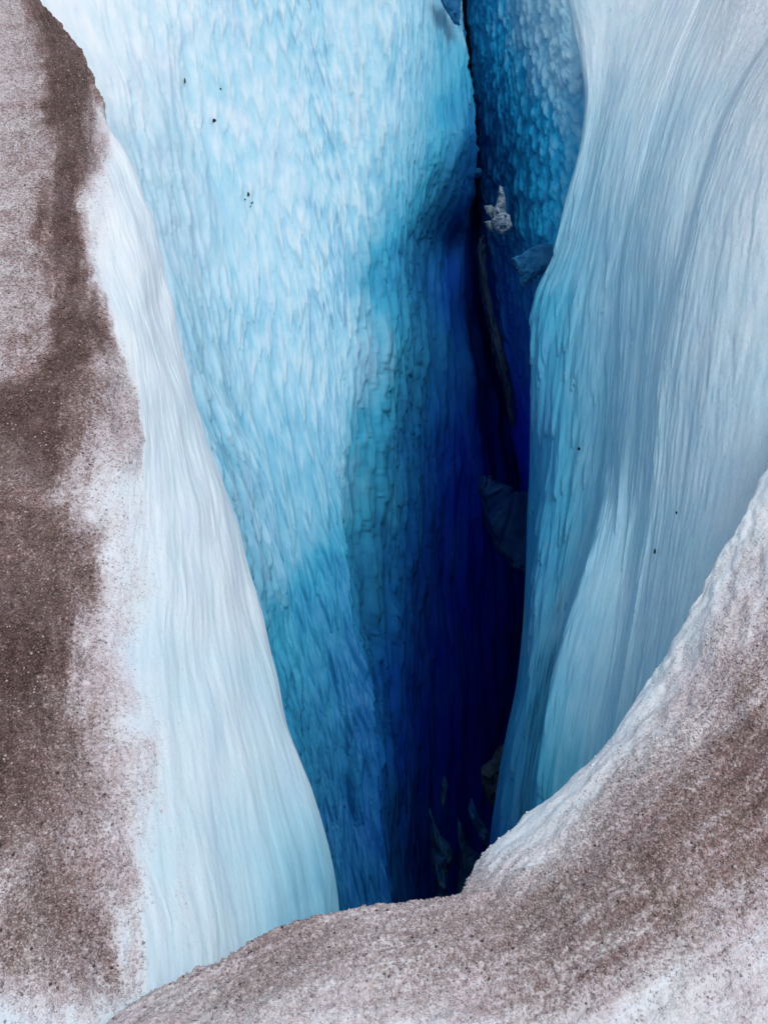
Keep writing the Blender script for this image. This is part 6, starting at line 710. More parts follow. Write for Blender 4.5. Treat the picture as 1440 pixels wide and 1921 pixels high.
PATCH['snow_ground'] = dict(usub=[6, 10, 10, 8, 70, 150, 130, 6], vsub=[30, 30, 30, 30, 30, 30, 30, 30, 30, 30, 30, 26, 26, 26, 26, 26, 26, 26, 26, 26, 26, 26, 26, 26, 14, 24, 6], flip=1, mode='ground',
  pts=[[[-0.628,0.489,-9.15],[-0.736,0.593,-1.75],[-0.83,0.683,-0.55],[-0.866,0.718,-0.22],[-0.881,0.732,-0.15],[-0.781,0.636,0.0],[-0.664,0.499,0.06],[-0.436,0.151,0.04],[-22.091,-70.469,0.3]],[[-0.491,0.572,-9.14],[-0.597,0.678,-1.74],[-0.688,0.771,-0.54],[-0.723,0.807,-0.21],[-0.737,0.821,-0.14],[-0.644,0.726,-0.0],[-0.554,0.6,0.06],[-0.353,0.151,0.04],[-19.597,-70.469,0.3]],[[-0.4,0.632,-9.12],[-0.502,0.743,-1.72],[-0.589,0.838,-0.52],[-0.623,0.875,-0.19],[-0.636,0.89,-0.12],[-0.547,0.797,0.0],[-0.467,0.665,0.06],[-0.281,0.151,0.04],[-17.416,-70.469,0.3]],[[-0.297,0.687,-9.1],[-0.392,0.803,-1.7],[-0.474,0.903,-0.5],[-0.506,0.941,-0.17],[-0.519,0.957,-0.1],[-0.446,0.87,0.0],[-0.375,0.721,0.06],[-0.208,0.151,0.04],[-15.234,-70.469,0.3]],[[-0.21,0.728,-9.09],[-0.296,0.849,-1.69],[-0.371,0.955,-0.49],[-0.4,0.996,-0.16],[-0.411,1.012,-0.09],[-0.352,0.928,0.0],[-0.29,0.755,0.06],[-0.145,0.151,0.04],[-13.364,-70.469,0.3]],[[-0.121,0.76,-9.07],[-0.198,0.888,-1.67],[-0.264,0.999,-0.47],[-0.29,1.041,-0.14],[-0.3,1.058,-0.07],[-0.254,0.981,-0.0],[-0.204,0.79,0.06],[-0.083,0.151,0.04],[-11.494,-70.469,0.3]],[[-0.06,0.78,-9.06],[-0.127,0.913,-1.66],[-0.185,1.029,-0.46],[-0.207,1.074,-0.13],[-0.216,1.091,-0.06],[-0.18,1.02,0.0],[-0.135,0.816,0.06],[-0.031,0.151,0.04],[-9.935,-70.469,0.3]],[[0.0,0.797,-9.06],[-0.056,0.936,-1.66],[-0.104,1.056,-0.46],[-0.123,1.102,-0.13],[-0.13,1.12,-0.06],[-0.101,1.053,0.0],[-0.065,0.838,0.06],[0.021,0.151,0.04],[-8.377,-70.469,0.3]],[[0.125,0.821,-9.07],[0.078,0.962,-1.67],[0.037,1.085,-0.47],[0.021,1.132,-0.14],[0.015,1.151,-0.07],[0.031,1.087,-0.0],[0.065,0.875,0.061],[0.125,0.151,0.042],[-5.263,-70.472,0.3]],[[0.227,0.833,-9.08],[0.18,0.974,-1.68],[0.14,1.097,-0.48],[0.124,1.144,-0.15],[0.118,1.163,-0.08],[0.135,1.101,-0.001],[0.171,0.899,0.064],[0.207,0.151,0.048],[-2.785,-70.482,0.3]],[[0.329,0.864,-9.1],[0.271,0.999,-1.7],[0.22,1.116,-0.5],[0.201,1.161,-0.17],[0.193,1.179,-0.1],[0.211,1.113,-0.002],[0.278,0.922,0.069],[0.289,0.15,0.056],[-0.329,-70.498,0.3]],[[0.415,0.918,-9.14],[0.338,1.042,-1.74],[0.271,1.149,-0.54],[0.245,1.191,-0.21],[0.234,1.207,-0.14],[0.287,1.135,-0.003],[0.387,0.959,0.075],[0.391,0.149,0.067],[2.719,-70.516,0.3]],[[0.474,0.995,-9.19],[0.381,1.11,-1.79],[0.3,1.209,-0.59],[0.269,1.247,-0.26],[0.256,1.262,-0.19],[0.341,1.18,-0.004],[0.458,0.996,0.082],[0.491,0.149,0.079],[5.734,-70.537,0.3]],[[0.518,1.07,-9.22],[0.422,1.183,-1.82],[0.339,1.282,-0.62],[0.307,1.32,-0.29],[0.295,1.335,-0.22],[0.411,1.226,-0.006],[0.532,1.047,0.088],[0.591,0.148,0.091],[8.717,-70.559,0.3]],[[0.575,1.143,-9.23],[0.489,1.264,-1.83],[0.415,1.368,-0.63],[0.386,1.408,-0.3],[0.375,1.425,-0.23],[0.477,1.281,-0.007],[0.605,1.085,0.095],[0.689,0.147,0.103],[11.674,-70.58,0.3]],[[0.633,1.21,-9.22],[0.565,1.341,-1.82],[0.505,1.454,-0.62],[0.483,1.497,-0.29],[0.473,1.515,-0.22],[0.555,1.361,-0.008],[0.697,1.139,0.101],[0.787,0.147,0.114],[14.613,-70.599,0.3]],[[0.687,1.265,-9.2],[0.638,1.404,-1.8],[0.595,1.525,-0.6],[0.579,1.572,-0.27],[0.572,1.59,-0.2],[0.627,1.429,-0.009],[0.761,1.181,0.106],[0.877,0.184,0.122],[17.323,-69.468,0.3]],[[0.738,1.335,-9.19],[0.708,1.48,-1.79],[0.681,1.606,-0.59],[0.671,1.654,-0.26],[0.667,1.674,-0.19],[0.702,1.507,-0.01],[0.826,1.224,0.109],[0.961,0.223,0.128],[19.819,-68.304,0.3]],[[0.807,1.468,-9.19],[0.792,1.616,-1.79],[0.78,1.744,-0.59],[0.775,1.794,-0.26],[0.773,1.813,-0.19],[0.784,1.584,-0.01],[0.911,1.284,0.11],[1.048,0.263,0.13],[22.426,-67.098,0.3]],[[0.887,1.607,-9.2],[0.882,1.756,-1.8],[0.877,1.886,-0.6],[0.876,1.936,-0.27],[0.875,1.956,-0.2],[0.87,1.671,-0.01],[1.0,1.347,0.11],[1.149,0.305,0.13],[25.457,-65.85,0.3]],[[0.978,1.72,-9.2],[0.977,1.87,-1.8],[0.977,2.0,-0.6],[0.976,2.05,-0.27],[0.976,2.07,-0.2],[0.98,1.799,-0.01],[1.136,1.463,0.11],[1.294,0.392,0.13],[29.829,-63.236,0.3]],[[1.081,1.888,-9.18],[1.081,2.038,-1.78],[1.082,2.168,-0.58],[1.082,2.217,-0.25],[1.083,2.237,-0.18],[1.083,1.934,-0.01],[1.241,1.559,0.11],[1.393,0.485,0.13],[32.787,-60.452,0.3]],[[1.192,2.062,-9.17],[1.193,2.212,-1.77],[1.195,2.342,-0.57],[1.195,2.392,-0.24],[1.196,2.412,-0.17],[1.186,2.078,-0.01],[1.336,1.659,0.11],[1.498,0.584,0.13],[35.942,-57.482,0.3]],[[1.339,2.285,-9.15],[1.34,2.435,-1.75],[1.341,2.565,-0.55],[1.341,2.615,-0.22],[1.341,2.635,-0.15],[1.334,2.292,-0.01],[1.532,1.855,0.11],[1.639,0.746,0.13],[40.169,-52.633,0.3]],[[1.585,2.635,-9.15],[1.584,2.785,-1.75],[1.583,2.915,-0.55],[1.583,2.965,-0.22],[1.582,2.985,-0.15],[1.589,2.64,-0.01],[1.828,2.14,0.11],[1.865,1.057,0.13],[46.952,-43.303,0.3]],[[2.114,3.471,-9.12],[2.111,3.621,-1.72],[2.107,3.751,-0.52],[2.106,3.801,-0.19],[2.106,3.821,-0.12],[2.116,3.392,-0.01],[2.396,2.807,0.11],[2.366,1.702,0.13],[61.994,-23.931,0.3]],[[4.314,5.071,-9.07],[4.311,5.221,-1.67],[4.307,5.351,-0.47],[4.306,5.401,-0.14],[4.306,5.421,-0.07],[4.316,4.992,0.04],[4.596,4.407,0.16],[4.566,3.302,0.18],[81.994,-18.931,0.3]],[[72.114,15.471,-8.82],[72.111,15.621,-1.42],[72.107,15.751,-0.22],[72.106,15.801,0.11],[72.106,15.821,0.18],[72.116,15.392,0.29],[72.396,14.807,0.41],[72.366,13.702,0.43],[131.994,-11.931,0.6]]],
  attrs={'blue': [[3,3,3,3,3,3,3,3,3,3,3,3,3,3,3,3,3,3,3,3,3,3,3,3,3,3,3,3,3,3,3,3,3,3,3,3,3,3,3,3,3,3,3,3,3,3,3,3],
[3,3,3,3,3,3,3,3,3,3,3,3,3,3,3,3,3,3,3,3,3,3,3,3,3,3,3,3,3,3,3,3,3,3,3,3,3,3,3,3,3,3,3,3,3,3,3,3],
[3,3,3,3,3,3,3,3,3,3,3,3,3,3,3,3,3,3,3,3,3,3,3,3,3,3,3,3,3,3,3,3,3,3,3,3,3,3,3,3,3,3,3,3,3,3,3,3],
[3,3,3,3,3,3,3,3,3,3,3,3,3,3,3,3,3,3,3,3,3,3,3,3,3,3,3,3,3,3,3,3,3,3,3,3,3,3,3,3,3,3,3,3,3,3,3,3],
[3,3,3,3,3,3,3,3,3,3,3,3,3,3,3,3,3,3,3,3,3,3,3,3,3,3,3,3,3,3,3,3,3,3,3,3,3,3,3,3,3,3,3,3,3,3,3,3],
[3,3,3,3,3,3,3,3,3,3,3,3,3,3,3,3,3,3,3,3,3,3,3,3,3,3,3,3,3,3,3,3,3,3,3,3,3,3,3,3,3,3,3,3,3,3,3,3],
[3,3,3,3,3,3,3,3,3,3,3,3,3,3,3,3,3,3,3,3,3,3,3,3,3,3,3,3,3,3,3,3,3,3,3,3,3,3,3,3,3,3,3,3,3,3,3,3],
[3,3,3,3,3,3,3,3,3,3,3,3,3,3,3,3,3,3,3,3,3,3,3,3,3,3,3,3,3,3,3,3,3,3,3,3,3,3,3,3,3,3,3,3,3,3,3,3],
[3,3,3,3,3,3,3,3,3,3,3,3,3,3,3,3,3,3,3,3,3,3,3,3,3,3,3,3,3,3,3,3,3,3,3,3,3,3,3,3,3,3,3,3,3,3,3,3],
[3,3,3,3,3,3,3,3,3,3,3,3,3,3,3,3,3,3,3,3,3,3,3,3,3,3,3,3,3,3,3,3,3,3,3,3,3,3,3,3,3,3,3,3,3,3,3,3],
[3,3,3,3,3,3,3,3,3,3,3,3,3,3,3,3,3,3,3,3,3,3,3,3,3,3,3,3,3,3,3,3,3,3,3,3,3,3,3,3,3,3,3,3,3,3,3,3],
[3,3,3,3,3,3,3,3,3,3,3,3,3,3,3,3,3,3,3,3,3,3,3,3,3,3,3,3,3,3,3,3,3,3,3,3,3,3,3,3,3,3,3,3,3,3,3,3],
[3,3,3,3,3,3,3,3,3,3,3,3,3,3,3,3,3,3,3,3,3,3,3,3,3,3,3,3,3,3,3,3,3,3,3,3,3,3,3,3,3,3,3,3,3,3,3,3],
[3,3,3,3,3,3,3,3,3,3,3,3,3,3,3,3,3,3,3,3,3,3,3,3,3,3,3,3,3,3,3,3,3,3,3,3,3,3,3,3,3,3,3,3,3,3,3,3],
[3,3,3,3,3,3,3,3,3,3,3,3,3,3,3,3,3,3,3,3,3,3,3,3,3,3,3,3,3,3,3,3,3,3,3,3,3,3,3,3,3,3,3,3,3,3,3,3],
[3,3,3,3,3,3,3,3,3,3,3,3,3,3,3,3,3,3,3,3,3,3,3,3,3,3,3,3,3,3,3,3,3,3,3,3,3,3,3,3,3,3,3,3,3,3,3,3],
[3,3,3,3,3,3,3,3,3,3,3,3,3,3,3,3,3,3,3,3,3,3,3,3,3,3,3,3,3,3,3,3,3,3,3,3,3,3,3,3,3,3,3,3,3,3,3,3],
[3,3,3,3,3,3,3,3,3,3,3,3,3,3,3,3,3,3,3,3,3,3,3,3,3,3,3,3,3,3,3,3,3,3,3,3,3,3,3,3,3,3,3,3,3,3,3,3],
[3,3,3,3,3,3,3,3,3,3,3,3,3,3,3,3,3,3,3,3,3,3,3,3,3,3,3,3,3,3,3,3,3,3,3,3,3,3,3,3,3,3,3,3,3,3,3,3],
[3,3,3,3,3,3,3,3,3,3,3,3,3,3,3,3,3,3,3,3,3,3,3,3,3,3,3,3,3,3,3,3,3,3,3,3,3,3,3,3,3,3,3,3,3,3,3,3],
[3,3,3,3,3,3,3,3,3,3,3,3,3,3,3,3,3,3,3,3,3,3,3,3,3,3,3,3,3,3,3,3,3,3,3,3,3,3,3,3,3,3,3,3,3,3,3,3],
[3,3,3,3,3,3,3,3,3,3,3,3,3,3,3,3,3,3,3,3,3,3,3,3,3,3,3,3,3,3,3,3,3,3,3,3,3,3,3,3,3,3,3,3,3,3,3,3],
[3,3,3,3,3,3,3,3,3,3,3,3,3,3,3,3,3,3,3,3,3,3,3,3,3,3,3,3,3,3,3,3,3,3,3,3,3,3,3,3,3,3,3,3,3,3,3,3],
[3,3,3,3,3,3,3,3,3,3,3,3,3,3,3,3,3,3,3,3,3,3,3,3,3,3,3,3,3,3,3,3,3,3,3,3,3,3,3,3,3,3,3,3,3,3,3,3],
[3,3,3,3,3,3,3,3,3,3,3,3,3,3,3,3,3,3,3,3,3,3,3,3,3,3,3,3,3,3,3,3,3,3,3,3,3,3,3,3,3,3,3,3,3,3,3,3],
[3,3,3,3,3,3,3,3,3,3,3,3,3,3,3,3,3,3,3,3,3,3,3,3,3,3,3,3,3,3,3,3,3,3,3,3,3,3,3,3,3,3,3,3,3,3,3,3],
[3,3,3,3,3,3,3,3,3,3,3,3,3,3,3,3,3,3,3,3,3,3,3,3,3,3,3,3,3,3,3,3,3,3,3,3,3,3,3,3,3,3,3,3,3,3,3,3],
[3,3,3,3,3,3,3,3,3,3,3,3,3,3,3,3,3,3,3,3,3,3,3,3,3,3,3,3,3,3,3,3,3,3,3,3,3,3,3,3,3,3,3,3,3,3,3,3],
[3,3,3,3,3,3,3,3,3,3,3,3,3,3,3,3,3,3,3,3,3,3,3,3,3,3,3,3,3,3,3,3,3,3,3,3,3,3,3,3,3,3,3,3,3,3,3,3],
[3,3,3,3,3,3,3,3,3,3,3,3,3,3,3,3,3,3,3,3,3,3,3,3,3,3,3,3,3,3,3,3,3,3,3,3,3,3,3,3,3,3,3,3,3,3,3,3],
[3,3,3,3,3,3,3,3,3,3,3,3,3,3,3,3,3,3,3,3,3,3,3,3,3,3,3,3,3,3,3,3,3,3,3,3,3,3,3,3,3,3,3,3,3,3,3,3],
[3,3,3,3,3,3,3,3,3,3,3,3,3,3,3,3,3,3,3,3,3,3,3,3,3,3,3,3,3,3,3,3,3,3,3,3,3,3,3,3,3,3,3,3,3,3,3,3],
[3,3,3,3,3,3,3,3,3,3,3,3,3,3,3,3,3,3,3,3,3,3,3,3,3,3,3,3,3,3,3,3,3,3,3,3,3,3,3,3,3,3,3,3,3,3,3,3],
[3,3,3,3,3,3,3,3,3,3,3,3,3,3,3,3,3,3,3,3,3,3,3,3,3,3,3,3,3,3,3,3,3,3,3,3,3,3,3,3,3,3,3,3,3,3,3,3],
[3,3,3,3,3,3,3,3,3,3,3,3,3,3,3,3,3,3,3,3,3,3,3,3,3,3,3,3,3,3,3,3,3,3,3,3,3,3,3,3,3,3,3,3,3,3,3,3],
[3,3,3,3,3,3,3,3,3,3,3,3,3,3,3,3,3,3,3,3,3,3,3,3,3,3,3,3,3,3,3,3,3,3,3,3,3,3,3,3,3,3,3,3,3,3,3,3],
[3,3,3,3,3,3,3,3,3,3,3,3,3,3,3,3,3,3,3,3,3,3,3,3,3,3,3,3,3,3,3,3,3,3,3,3,3,3,3,3,3,3,3,3,3,3,3,3],
[3,3,3,3,3,3,3,3,3,3,3,3,3,3,3,3,3,3,3,3,3,3,3,3,3,3,3,3,3,3,3,3,3,3,3,3,3,3,3,3,3,3,3,3,3,3,3,3],
[3,3,3,3,3,3,3,3,3,3,3,3,3,3,3,3,3,3,3,3,3,3,3,3,3,3,3,3,3,3,3,3,3,3,3,3,3,3,3,3,3,3,3,3,3,3,3,3],
[3,3,3,3,3,3,3,3,3,3,3,3,3,3,3,3,3,3,3,3,3,3,3,3,3,3,3,3,3,3,3,3,3,3,3,3,3,3,3,3,3,3,3,3,3,3,3,3],
[3,3,3,3,3,3,3,3,3,3,3,3,3,3,3,3,3,3,3,3,3,3,3,3,3,3,3,3,3,3,3,3,3,3,3,3,3,3,3,3,3,3,3,3,3,3,3,3],
[3,3,3,3,3,3,3,3,3,3,3,3,3,3,3,3,3,3,3,3,3,3,3,3,3,3,3,3,3,3,3,3,3,3,3,3,3,3,3,3,3,3,3,3,3,3,3,3],
[3,3,3,3,3,3,3,3,3,3,3,3,3,3,3,3,3,3,3,3,3,3,3,3,3,3,3,3,3,3,3,3,3,3,3,3,3,3,3,3,3,3,3,3,3,3,3,3],
[3,3,3,3,3,3,3,3,3,3,3,3,3,3,3,3,3,3,3,3,3,3,3,3,3,3,3,3,3,3,3,3,3,3,3,3,3,3,3,3,3,3,3,3,3,3,3,3],
[3,3,3,3,3,3,3,3,3,3,3,3,3,3,3,3,3,3,3,3,3,3,3,3,3,3,3,3,3,3,3,3,3,3,3,3,3,3,3,3,3,3,3,3,3,3,3,3],
[3,3,3,3,3,3,3,3,3,3,3,3,3,3,3,3,3,3,3,3,3,3,3,3,3,3,3,3,3,3,3,3,3,3,3,3,3,3,3,3,3,3,3,3,3,3,3,3],
[3,3,3,3,3,3,3,3,3,3,3,3,3,3,3,3,3,3,3,3,3,3,3,3,3,3,3,3,3,3,3,3,3,3,3,3,3,3,3,3,3,3,3,3,3,3,3,3],
[3,3,3,3,3,3,3,3,3,3,3,3,3,3,3,3,3,3,3,3,3,3,3,3,3,3,3,3,3,3,3,3,3,3,3,3,3,3,3,3,3,3,3,3,3,3,3,3],
[3,3,3,3,3,3,3,3,3,3,3,3,3,3,3,3,3,3,3,3,3,3,3,3,3,3,3,3,3,3,3,3,3,3,3,3,3,3,3,3,3,3,3,3,3,3,3,3],
[3,3,3,3,3,3,3,3,3,3,3,3,3,3,3,3,3,3,3,3,3,3,3,3,3,3,3,3,3,3,3,3,3,3,3,3,3,3,3,3,3,3,3,3,3,3,3,3],
[3,3,3,3,3,3,3,3,3,3,3,3,3,3,3,3,3,3,3,3,3,3,3,3,3,3,3,3,3,3,3,3,3,3,3,3,3,3,3,3,3,3,3,3,3,3,3,3],
[3,3,3,3,3,3,3,3,3,3,3,3,3,3,3,3,3,3,3,3,3,3,3,3,3,3,3,3,3,3,3,3,3,3,3,3,3,3,3,3,3,3,3,3,3,3,3,3],
[3,3,3,3,3,3,3,3,3,3,3,3,3,3,3,3,3,3,3,3,3,3,3,3,3,3,3,3,3,3,3,3,3,3,3,3,3,3,3,3,3,3,3,3,3,3,3,3],
[3,3,3,3,3,3,3,3,3,3,3,3,3,3,3,3,3,3,3,3,3,3,3,3,3,3,3,3,3,3,3,3,3,3,3,3,3,3,3,3,3,3,3,3,3,3,3,3],
[3,3,3,3,3,3,3,3,3,3,3,3,3,3,3,3,3,3,3,3,3,3,3,3,3,3,3,3,3,3,3,3,3,3,3,3,3,3,3,3,3,3,3,3,3,3,3,3],
[3,3,3,3,3,3,3,3,3,3,3,3,3,3,3,3,3,3,3,3,3,3,3,3,3,3,3,3,3,3,3,3,3,3,3,3,3,3,3,3,3,3,3,3,3,3,3,3]],'dirt': [[6,6,7,7,10,13,13,13,13,13,13,13,13,13,13,14,14,14,14,14,14,14,14,14,14,14,14,14,14,14,14,14,14,14,14,14,14,14,14,13,13,13,14,14,14,14,14,14],
[6,6,6,7,8,12,13,13,13,13,12,12,13,13,13,13,13,13,13,13,13,13,13,13,13,13,13,13,13,13,13,13,13,13,13,13,13,13,13,13,13,13,14,14,14,14,14,14],
[6,6,6,7,7,10,13,13,12,10,10,11,12,12,12,12,13,13,13,13,13,13,13,13,13,13,13,13,13,13,13,12,12,12,12,12,11,11,13,13,13,13,14,14,14,14,14,14],
[6,6,6,6,7,8,9,10,9,8,9,10,11,12,12,12,13,13,13,13,13,13,13,13,13,13,13,13,13,12,12,12,12,12,11,11,10,9,10,12,12,12,14,14,14,14,14,14],
[6,6,6,6,7,7,7,7,8,8,9,9,10,11,12,12,12,13,13,13,13,13,13,13,13,13,13,13,13,12,12,12,11,11,10,10,9,8,8,9,9,9,14,14,14,14,14,14],
[6,6,6,6,6,7,6,6,7,8,8,9,10,10,11,12,12,12,13,13,13,13,13,13,13,13,13,13,12,12,12,11,11,10,10,9,8,8,7,7,7,7,14,14,14,14,14,14],
[7,6,6,6,6,6,6,6,6,8,8,9,10,10,11,12,12,13,13,13,13,13,13,14,14,14,13,13,13,12,12,12,11,11,10,9,8,8,6,6,7,7,14,14,14,14,14,14],
[7,7,6,6,6,6,6,6,6,7,9,9,10,11,12,12,13,13,14,14,14,14,14,15,15,15,15,14,14,14,13,13,12,11,11,10,9,7,6,6,6,6,14,14,14,14,14,14],
[7,7,7,6,6,6,6,6,6,7,9,10,11,12,13,14,14,15,15,15,16,16,16,16,16,16,16,16,15,15,15,14,13,13,11,10,9,7,6,6,6,6,14,14,14,14,14,14],
[7,7,7,6,6,6,6,6,6,7,9,10,12,13,14,15,15,16,16,16,17,17,17,17,17,17,17,17,16,16,15,15,14,13,12,10,9,7,6,6,6,6,14,14,14,14,14,14],
[7,7,7,7,6,6,6,6,6,7,8,10,12,13,14,15,16,16,17,17,17,17,17,18,18,18,17,17,17,17,16,16,15,14,12,10,8,7,6,6,6,6,14,14,14,14,14,14],
[7,7,7,7,7,6,6,6,6,7,8,10,12,13,15,16,16,17,17,17,17,17,17,17,17,17,17,17,17,17,16,16,15,14,12,10,8,7,6,6,7,7,14,14,14,14,14,14],
[7,7,7,7,7,6,6,6,7,7,9,10,12,13,15,15,16,16,16,17,17,17,17,17,17,17,17,17,16,16,16,16,15,14,12,10,8,7,6,6,7,7,14,14,14,14,14,14],
[7,7,7,7,7,6,6,6,7,8,9,10,12,13,14,15,16,16,16,16,16,16,16,16,16,16,16,16,16,16,15,15,15,14,12,11,9,7,6,6,7,7,14,14,14,14,14,14],
[8,7,7,7,7,6,6,6,7,8,9,11,12,13,14,15,15,15,15,15,15,15,15,15,15,15,15,15,15,15,15,15,15,14,13,11,9,8,6,6,8,8,14,14,14,14,14,14],
[8,8,8,8,8,6,6,6,7,8,10,11,13,14,14,15,15,15,15,14,14,14,14,14,14,14,14,14,14,14,15,15,15,14,14,12,10,8,6,6,11,12,14,14,14,14,14,14],
[9,9,9,9,10,7,6,6,7,8,11,13,14,15,15,15,15,15,14,14,14,14,14,14,13,13,14,14,14,14,14,15,15,16,15,14,11,8,6,7,13,12,14,14,14,14,14,14],
[10,10,11,11,12,7,6,6,7,8,11,13,15,16,16,16,15,15,15,14,14,14,14,14,14,14,14,14,14,14,15,15,16,16,16,15,12,8,6,6,10,9,7,14,14,14,14,14],
[11,11,12,12,13,8,6,6,6,8,11,14,15,16,16,16,16,15,15,15,14,14,14,14,14,14,14,14,14,14,15,15,16,16,16,15,13,9,6,6,7,7,7,14,14,14,14,14],
[12,12,12,13,13,7,6,6,6,8,11,14,16,16,17,16,16,15,15,15,14,14,14,14,14,14,14,14,14,14,15,15,16,17,17,16,14,10,7,6,7,7,14,14,14,14,14,14],
[12,13,13,13,12,7,6,6,7,9,12,14,16,17,17,16,16,15,15,15,14,14,14,14,13,13,14,14,14,14,15,15,16,17,18,17,15,11,7,6,6,6,15,14,14,14,14,14],
[13,13,13,12,10,6,6,6,7,9,12,15,16,17,17,17,16,15,15,15,14,14,14,14,13,13,13,13,14,14,15,16,17,18,19,19,17,12,7,6,6,6,15,15,15,15,15,15],
[13,13,12,11,8,6,6,6,8,10,13,15,17,17,17,17,16,15,15,15,14,14,14,13,13,13,13,13,14,14,15,16,17,19,20,20,18,13,7,6,6,7,15,15,15,15,15,15],
[13,12,12,11,7,6,6,6,8,11,14,16,17,17,17,17,16,15,15,14,14,14,13,13,13,13,12,13,13,14,14,16,17,19,21,21,19,14,7,6,7,8,15,15,15,15,15,15],
[13,12,11,10,7,6,6,7,9,12,15,17,18,17,17,16,15,15,14,14,13,13,13,12,12,12,12,12,12,12,13,15,17,19,21,21,19,14,8,6,7,12,15,15,15,15,15,15],
[12,12,11,9,7,6,6,7,10,13,16,17,18,17,17,16,14,14,13,13,12,12,12,11,11,11,10,10,11,11,13,14,17,19,21,21,19,14,8,6,9,14,15,15,15,15,15,15],
[12,12,10,9,6,6,6,8,11,15,17,18,18,17,16,15,13,12,12,11,11,10,10,10,9,9,9,9,9,11,12,14,17,19,21,22,20,15,9,6,13,14,15,15,15,15,15,15],
[12,11,10,8,6,6,7,9,13,16,18,18,18,16,15,13,12,11,10,9,9,9,8,8,8,7,7,8,8,10,12,14,17,20,22,22,21,16,9,6,14,14,15,15,15,15,15,15],
[11,11,9,8,6,6,7,10,14,18,19,19,17,15,13,11,10,9,8,7,7,7,6,6,6,6,6,6,8,10,12,14,17,20,22,23,21,16,8,6,14,14,15,15,15,15,15,15],
[11,10,9,7,6,6,8,12,16,19,20,18,16,14,11,9,8,7,6,6,5,5,5,5,5,5,5,6,7,9,12,14,17,20,23,23,21,16,8,6,14,14,15,15,15,15,15,15],
[10,9,8,7,6,6,8,13,18,20,20,17,14,12,9,8,7,6,5,5,5,5,4,4,4,4,5,6,7,9,12,14,18,21,23,24,22,16,8,7,14,14,15,15,15,15,15,15],
[10,9,8,6,6,6,9,15,19,21,19,16,13,11,9,7,6,6,5,5,5,5,4,4,4,4,5,6,7,9,12,15,18,21,23,24,22,16,9,8,13,14,15,15,15,15,15,15],
[10,8,7,6,6,6,11,16,20,21,19,16,13,11,9,7,7,6,6,5,5,5,5,5,5,5,5,6,8,10,12,15,19,21,23,24,22,16,9,8,12,14,15,15,15,15,15,15],
[9,8,7,6,6,7,12,18,21,21,19,15,13,11,9,8,7,6,6,6,5,5,5,5,5,5,6,7,8,10,13,16,19,22,23,23,21,16,9,8,10,14,15,15,15,15,15,15],
[9,8,7,6,6,7,13,18,21,21,18,15,13,11,9,8,7,7,6,6,6,6,5,5,5,5,6,7,9,11,13,16,19,22,23,23,21,16,9,8,10,14,15,15,15,15,15,15],
[8,8,7,6,6,8,15,20,22,21,18,15,12,11,9,8,8,7,7,6,6,6,6,5,5,6,6,7,9,10,13,15,19,22,24,24,21,16,10,8,10,14,15,15,15,15,15,15],
[8,7,7,6,6,10,17,21,22,20,16,14,12,10,9,8,7,6,6,6,5,5,5,5,5,5,6,7,8,10,12,15,19,22,24,24,22,17,11,7,11,15,15,15,15,15,15,15],
[8,7,6,6,6,12,19,22,21,19,15,13,11,10,8,7,6,5,5,5,5,4,4,4,4,4,5,6,8,10,12,15,19,22,25,25,23,18,12,7,12,15,15,15,15,15,15,15],
[7,7,6,6,6,14,20,22,21,18,15,12,10,9,7,6,5,5,5,4,4,4,4,4,4,4,5,6,7,9,12,15,19,22,25,26,23,19,14,7,13,15,15,15,15,15,15,15],
[7,7,6,6,7,16,22,22,20,17,14,12,9,8,6,5,5,5,4,4,4,4,4,4,4,4,5,6,8,9,12,15,19,23,26,27,24,20,15,8,14,15,15,15,15,15,15,15],
[7,7,6,6,7,17,22,22,20,17,14,11,9,7,6,6,5,5,5,5,5,5,5,5,5,5,6,7,8,10,12,15,18,23,26,28,27,22,17,11,15,15,15,15,15,15,15,15],
[7,6,6,6,9,18,23,22,20,17,13,10,8,7,6,6,6,5,5,5,5,5,5,5,5,5,6,7,8,10,12,15,18,22,26,28,28,24,19,15,15,15,15,15,15,15,15,15],
[7,6,6,6,11,20,23,21,19,15,11,8,7,7,6,6,6,5,5,5,5,5,5,5,5,5,6,7,8,10,12,15,18,21,25,28,29,26,20,16,15,15,15,15,15,15,15,15],
[7,6,6,6,12,22,23,20,17,12,9,8,7,7,6,6,5,5,5,5,5,5,5,5,5,5,6,7,8,10,12,15,18,21,23,26,29,28,21,16,15,15,15,15,15,15,15,15],
[6,6,6,6,14,23,22,20,15,11,9,8,7,6,6,6,5,5,5,5,5,5,5,5,5,5,6,7,8,10,12,14,17,20,22,25,28,28,21,16,15,15,15,15,15,15,15,15],
[6,6,6,7,16,23,21,18,13,10,8,7,7,6,6,5,5,5,5,5,5,5,5,5,5,5,6,7,8,10,11,13,16,19,21,23,27,27,19,16,15,15,15,15,15,15,15,15],
[6,6,6,9,19,23,20,16,11,9,8,7,6,6,6,6,6,6,5,5,5,5,5,5,5,6,6,7,8,10,11,12,14,16,19,21,22,19,16,15,15,15,15,15,15,15,15,15],
[6,6,6,11,21,23,19,13,11,9,8,7,6,6,6,6,6,6,6,5,5,5,5,5,5,5,6,7,8,9,10,12,13,14,15,16,15,15,15,15,15,15,15,15,15,15,15,15],
[6,6,7,13,23,22,16,12,10,9,8,7,7,7,6,6,5,5,5,5,4,4,4,4,4,4,5,5,7,8,9,10,11,12,13,14,14,15,15,15,15,15,15,15,15,15,15,15],
[6,6,9,17,24,20,14,12,10,9,8,8,7,6,5,4,3,3,3,3,2,2,2,2,2,2,2,3,4,4,5,7,8,10,13,14,14,14,14,15,15,15,15,15,15,15,15,15],
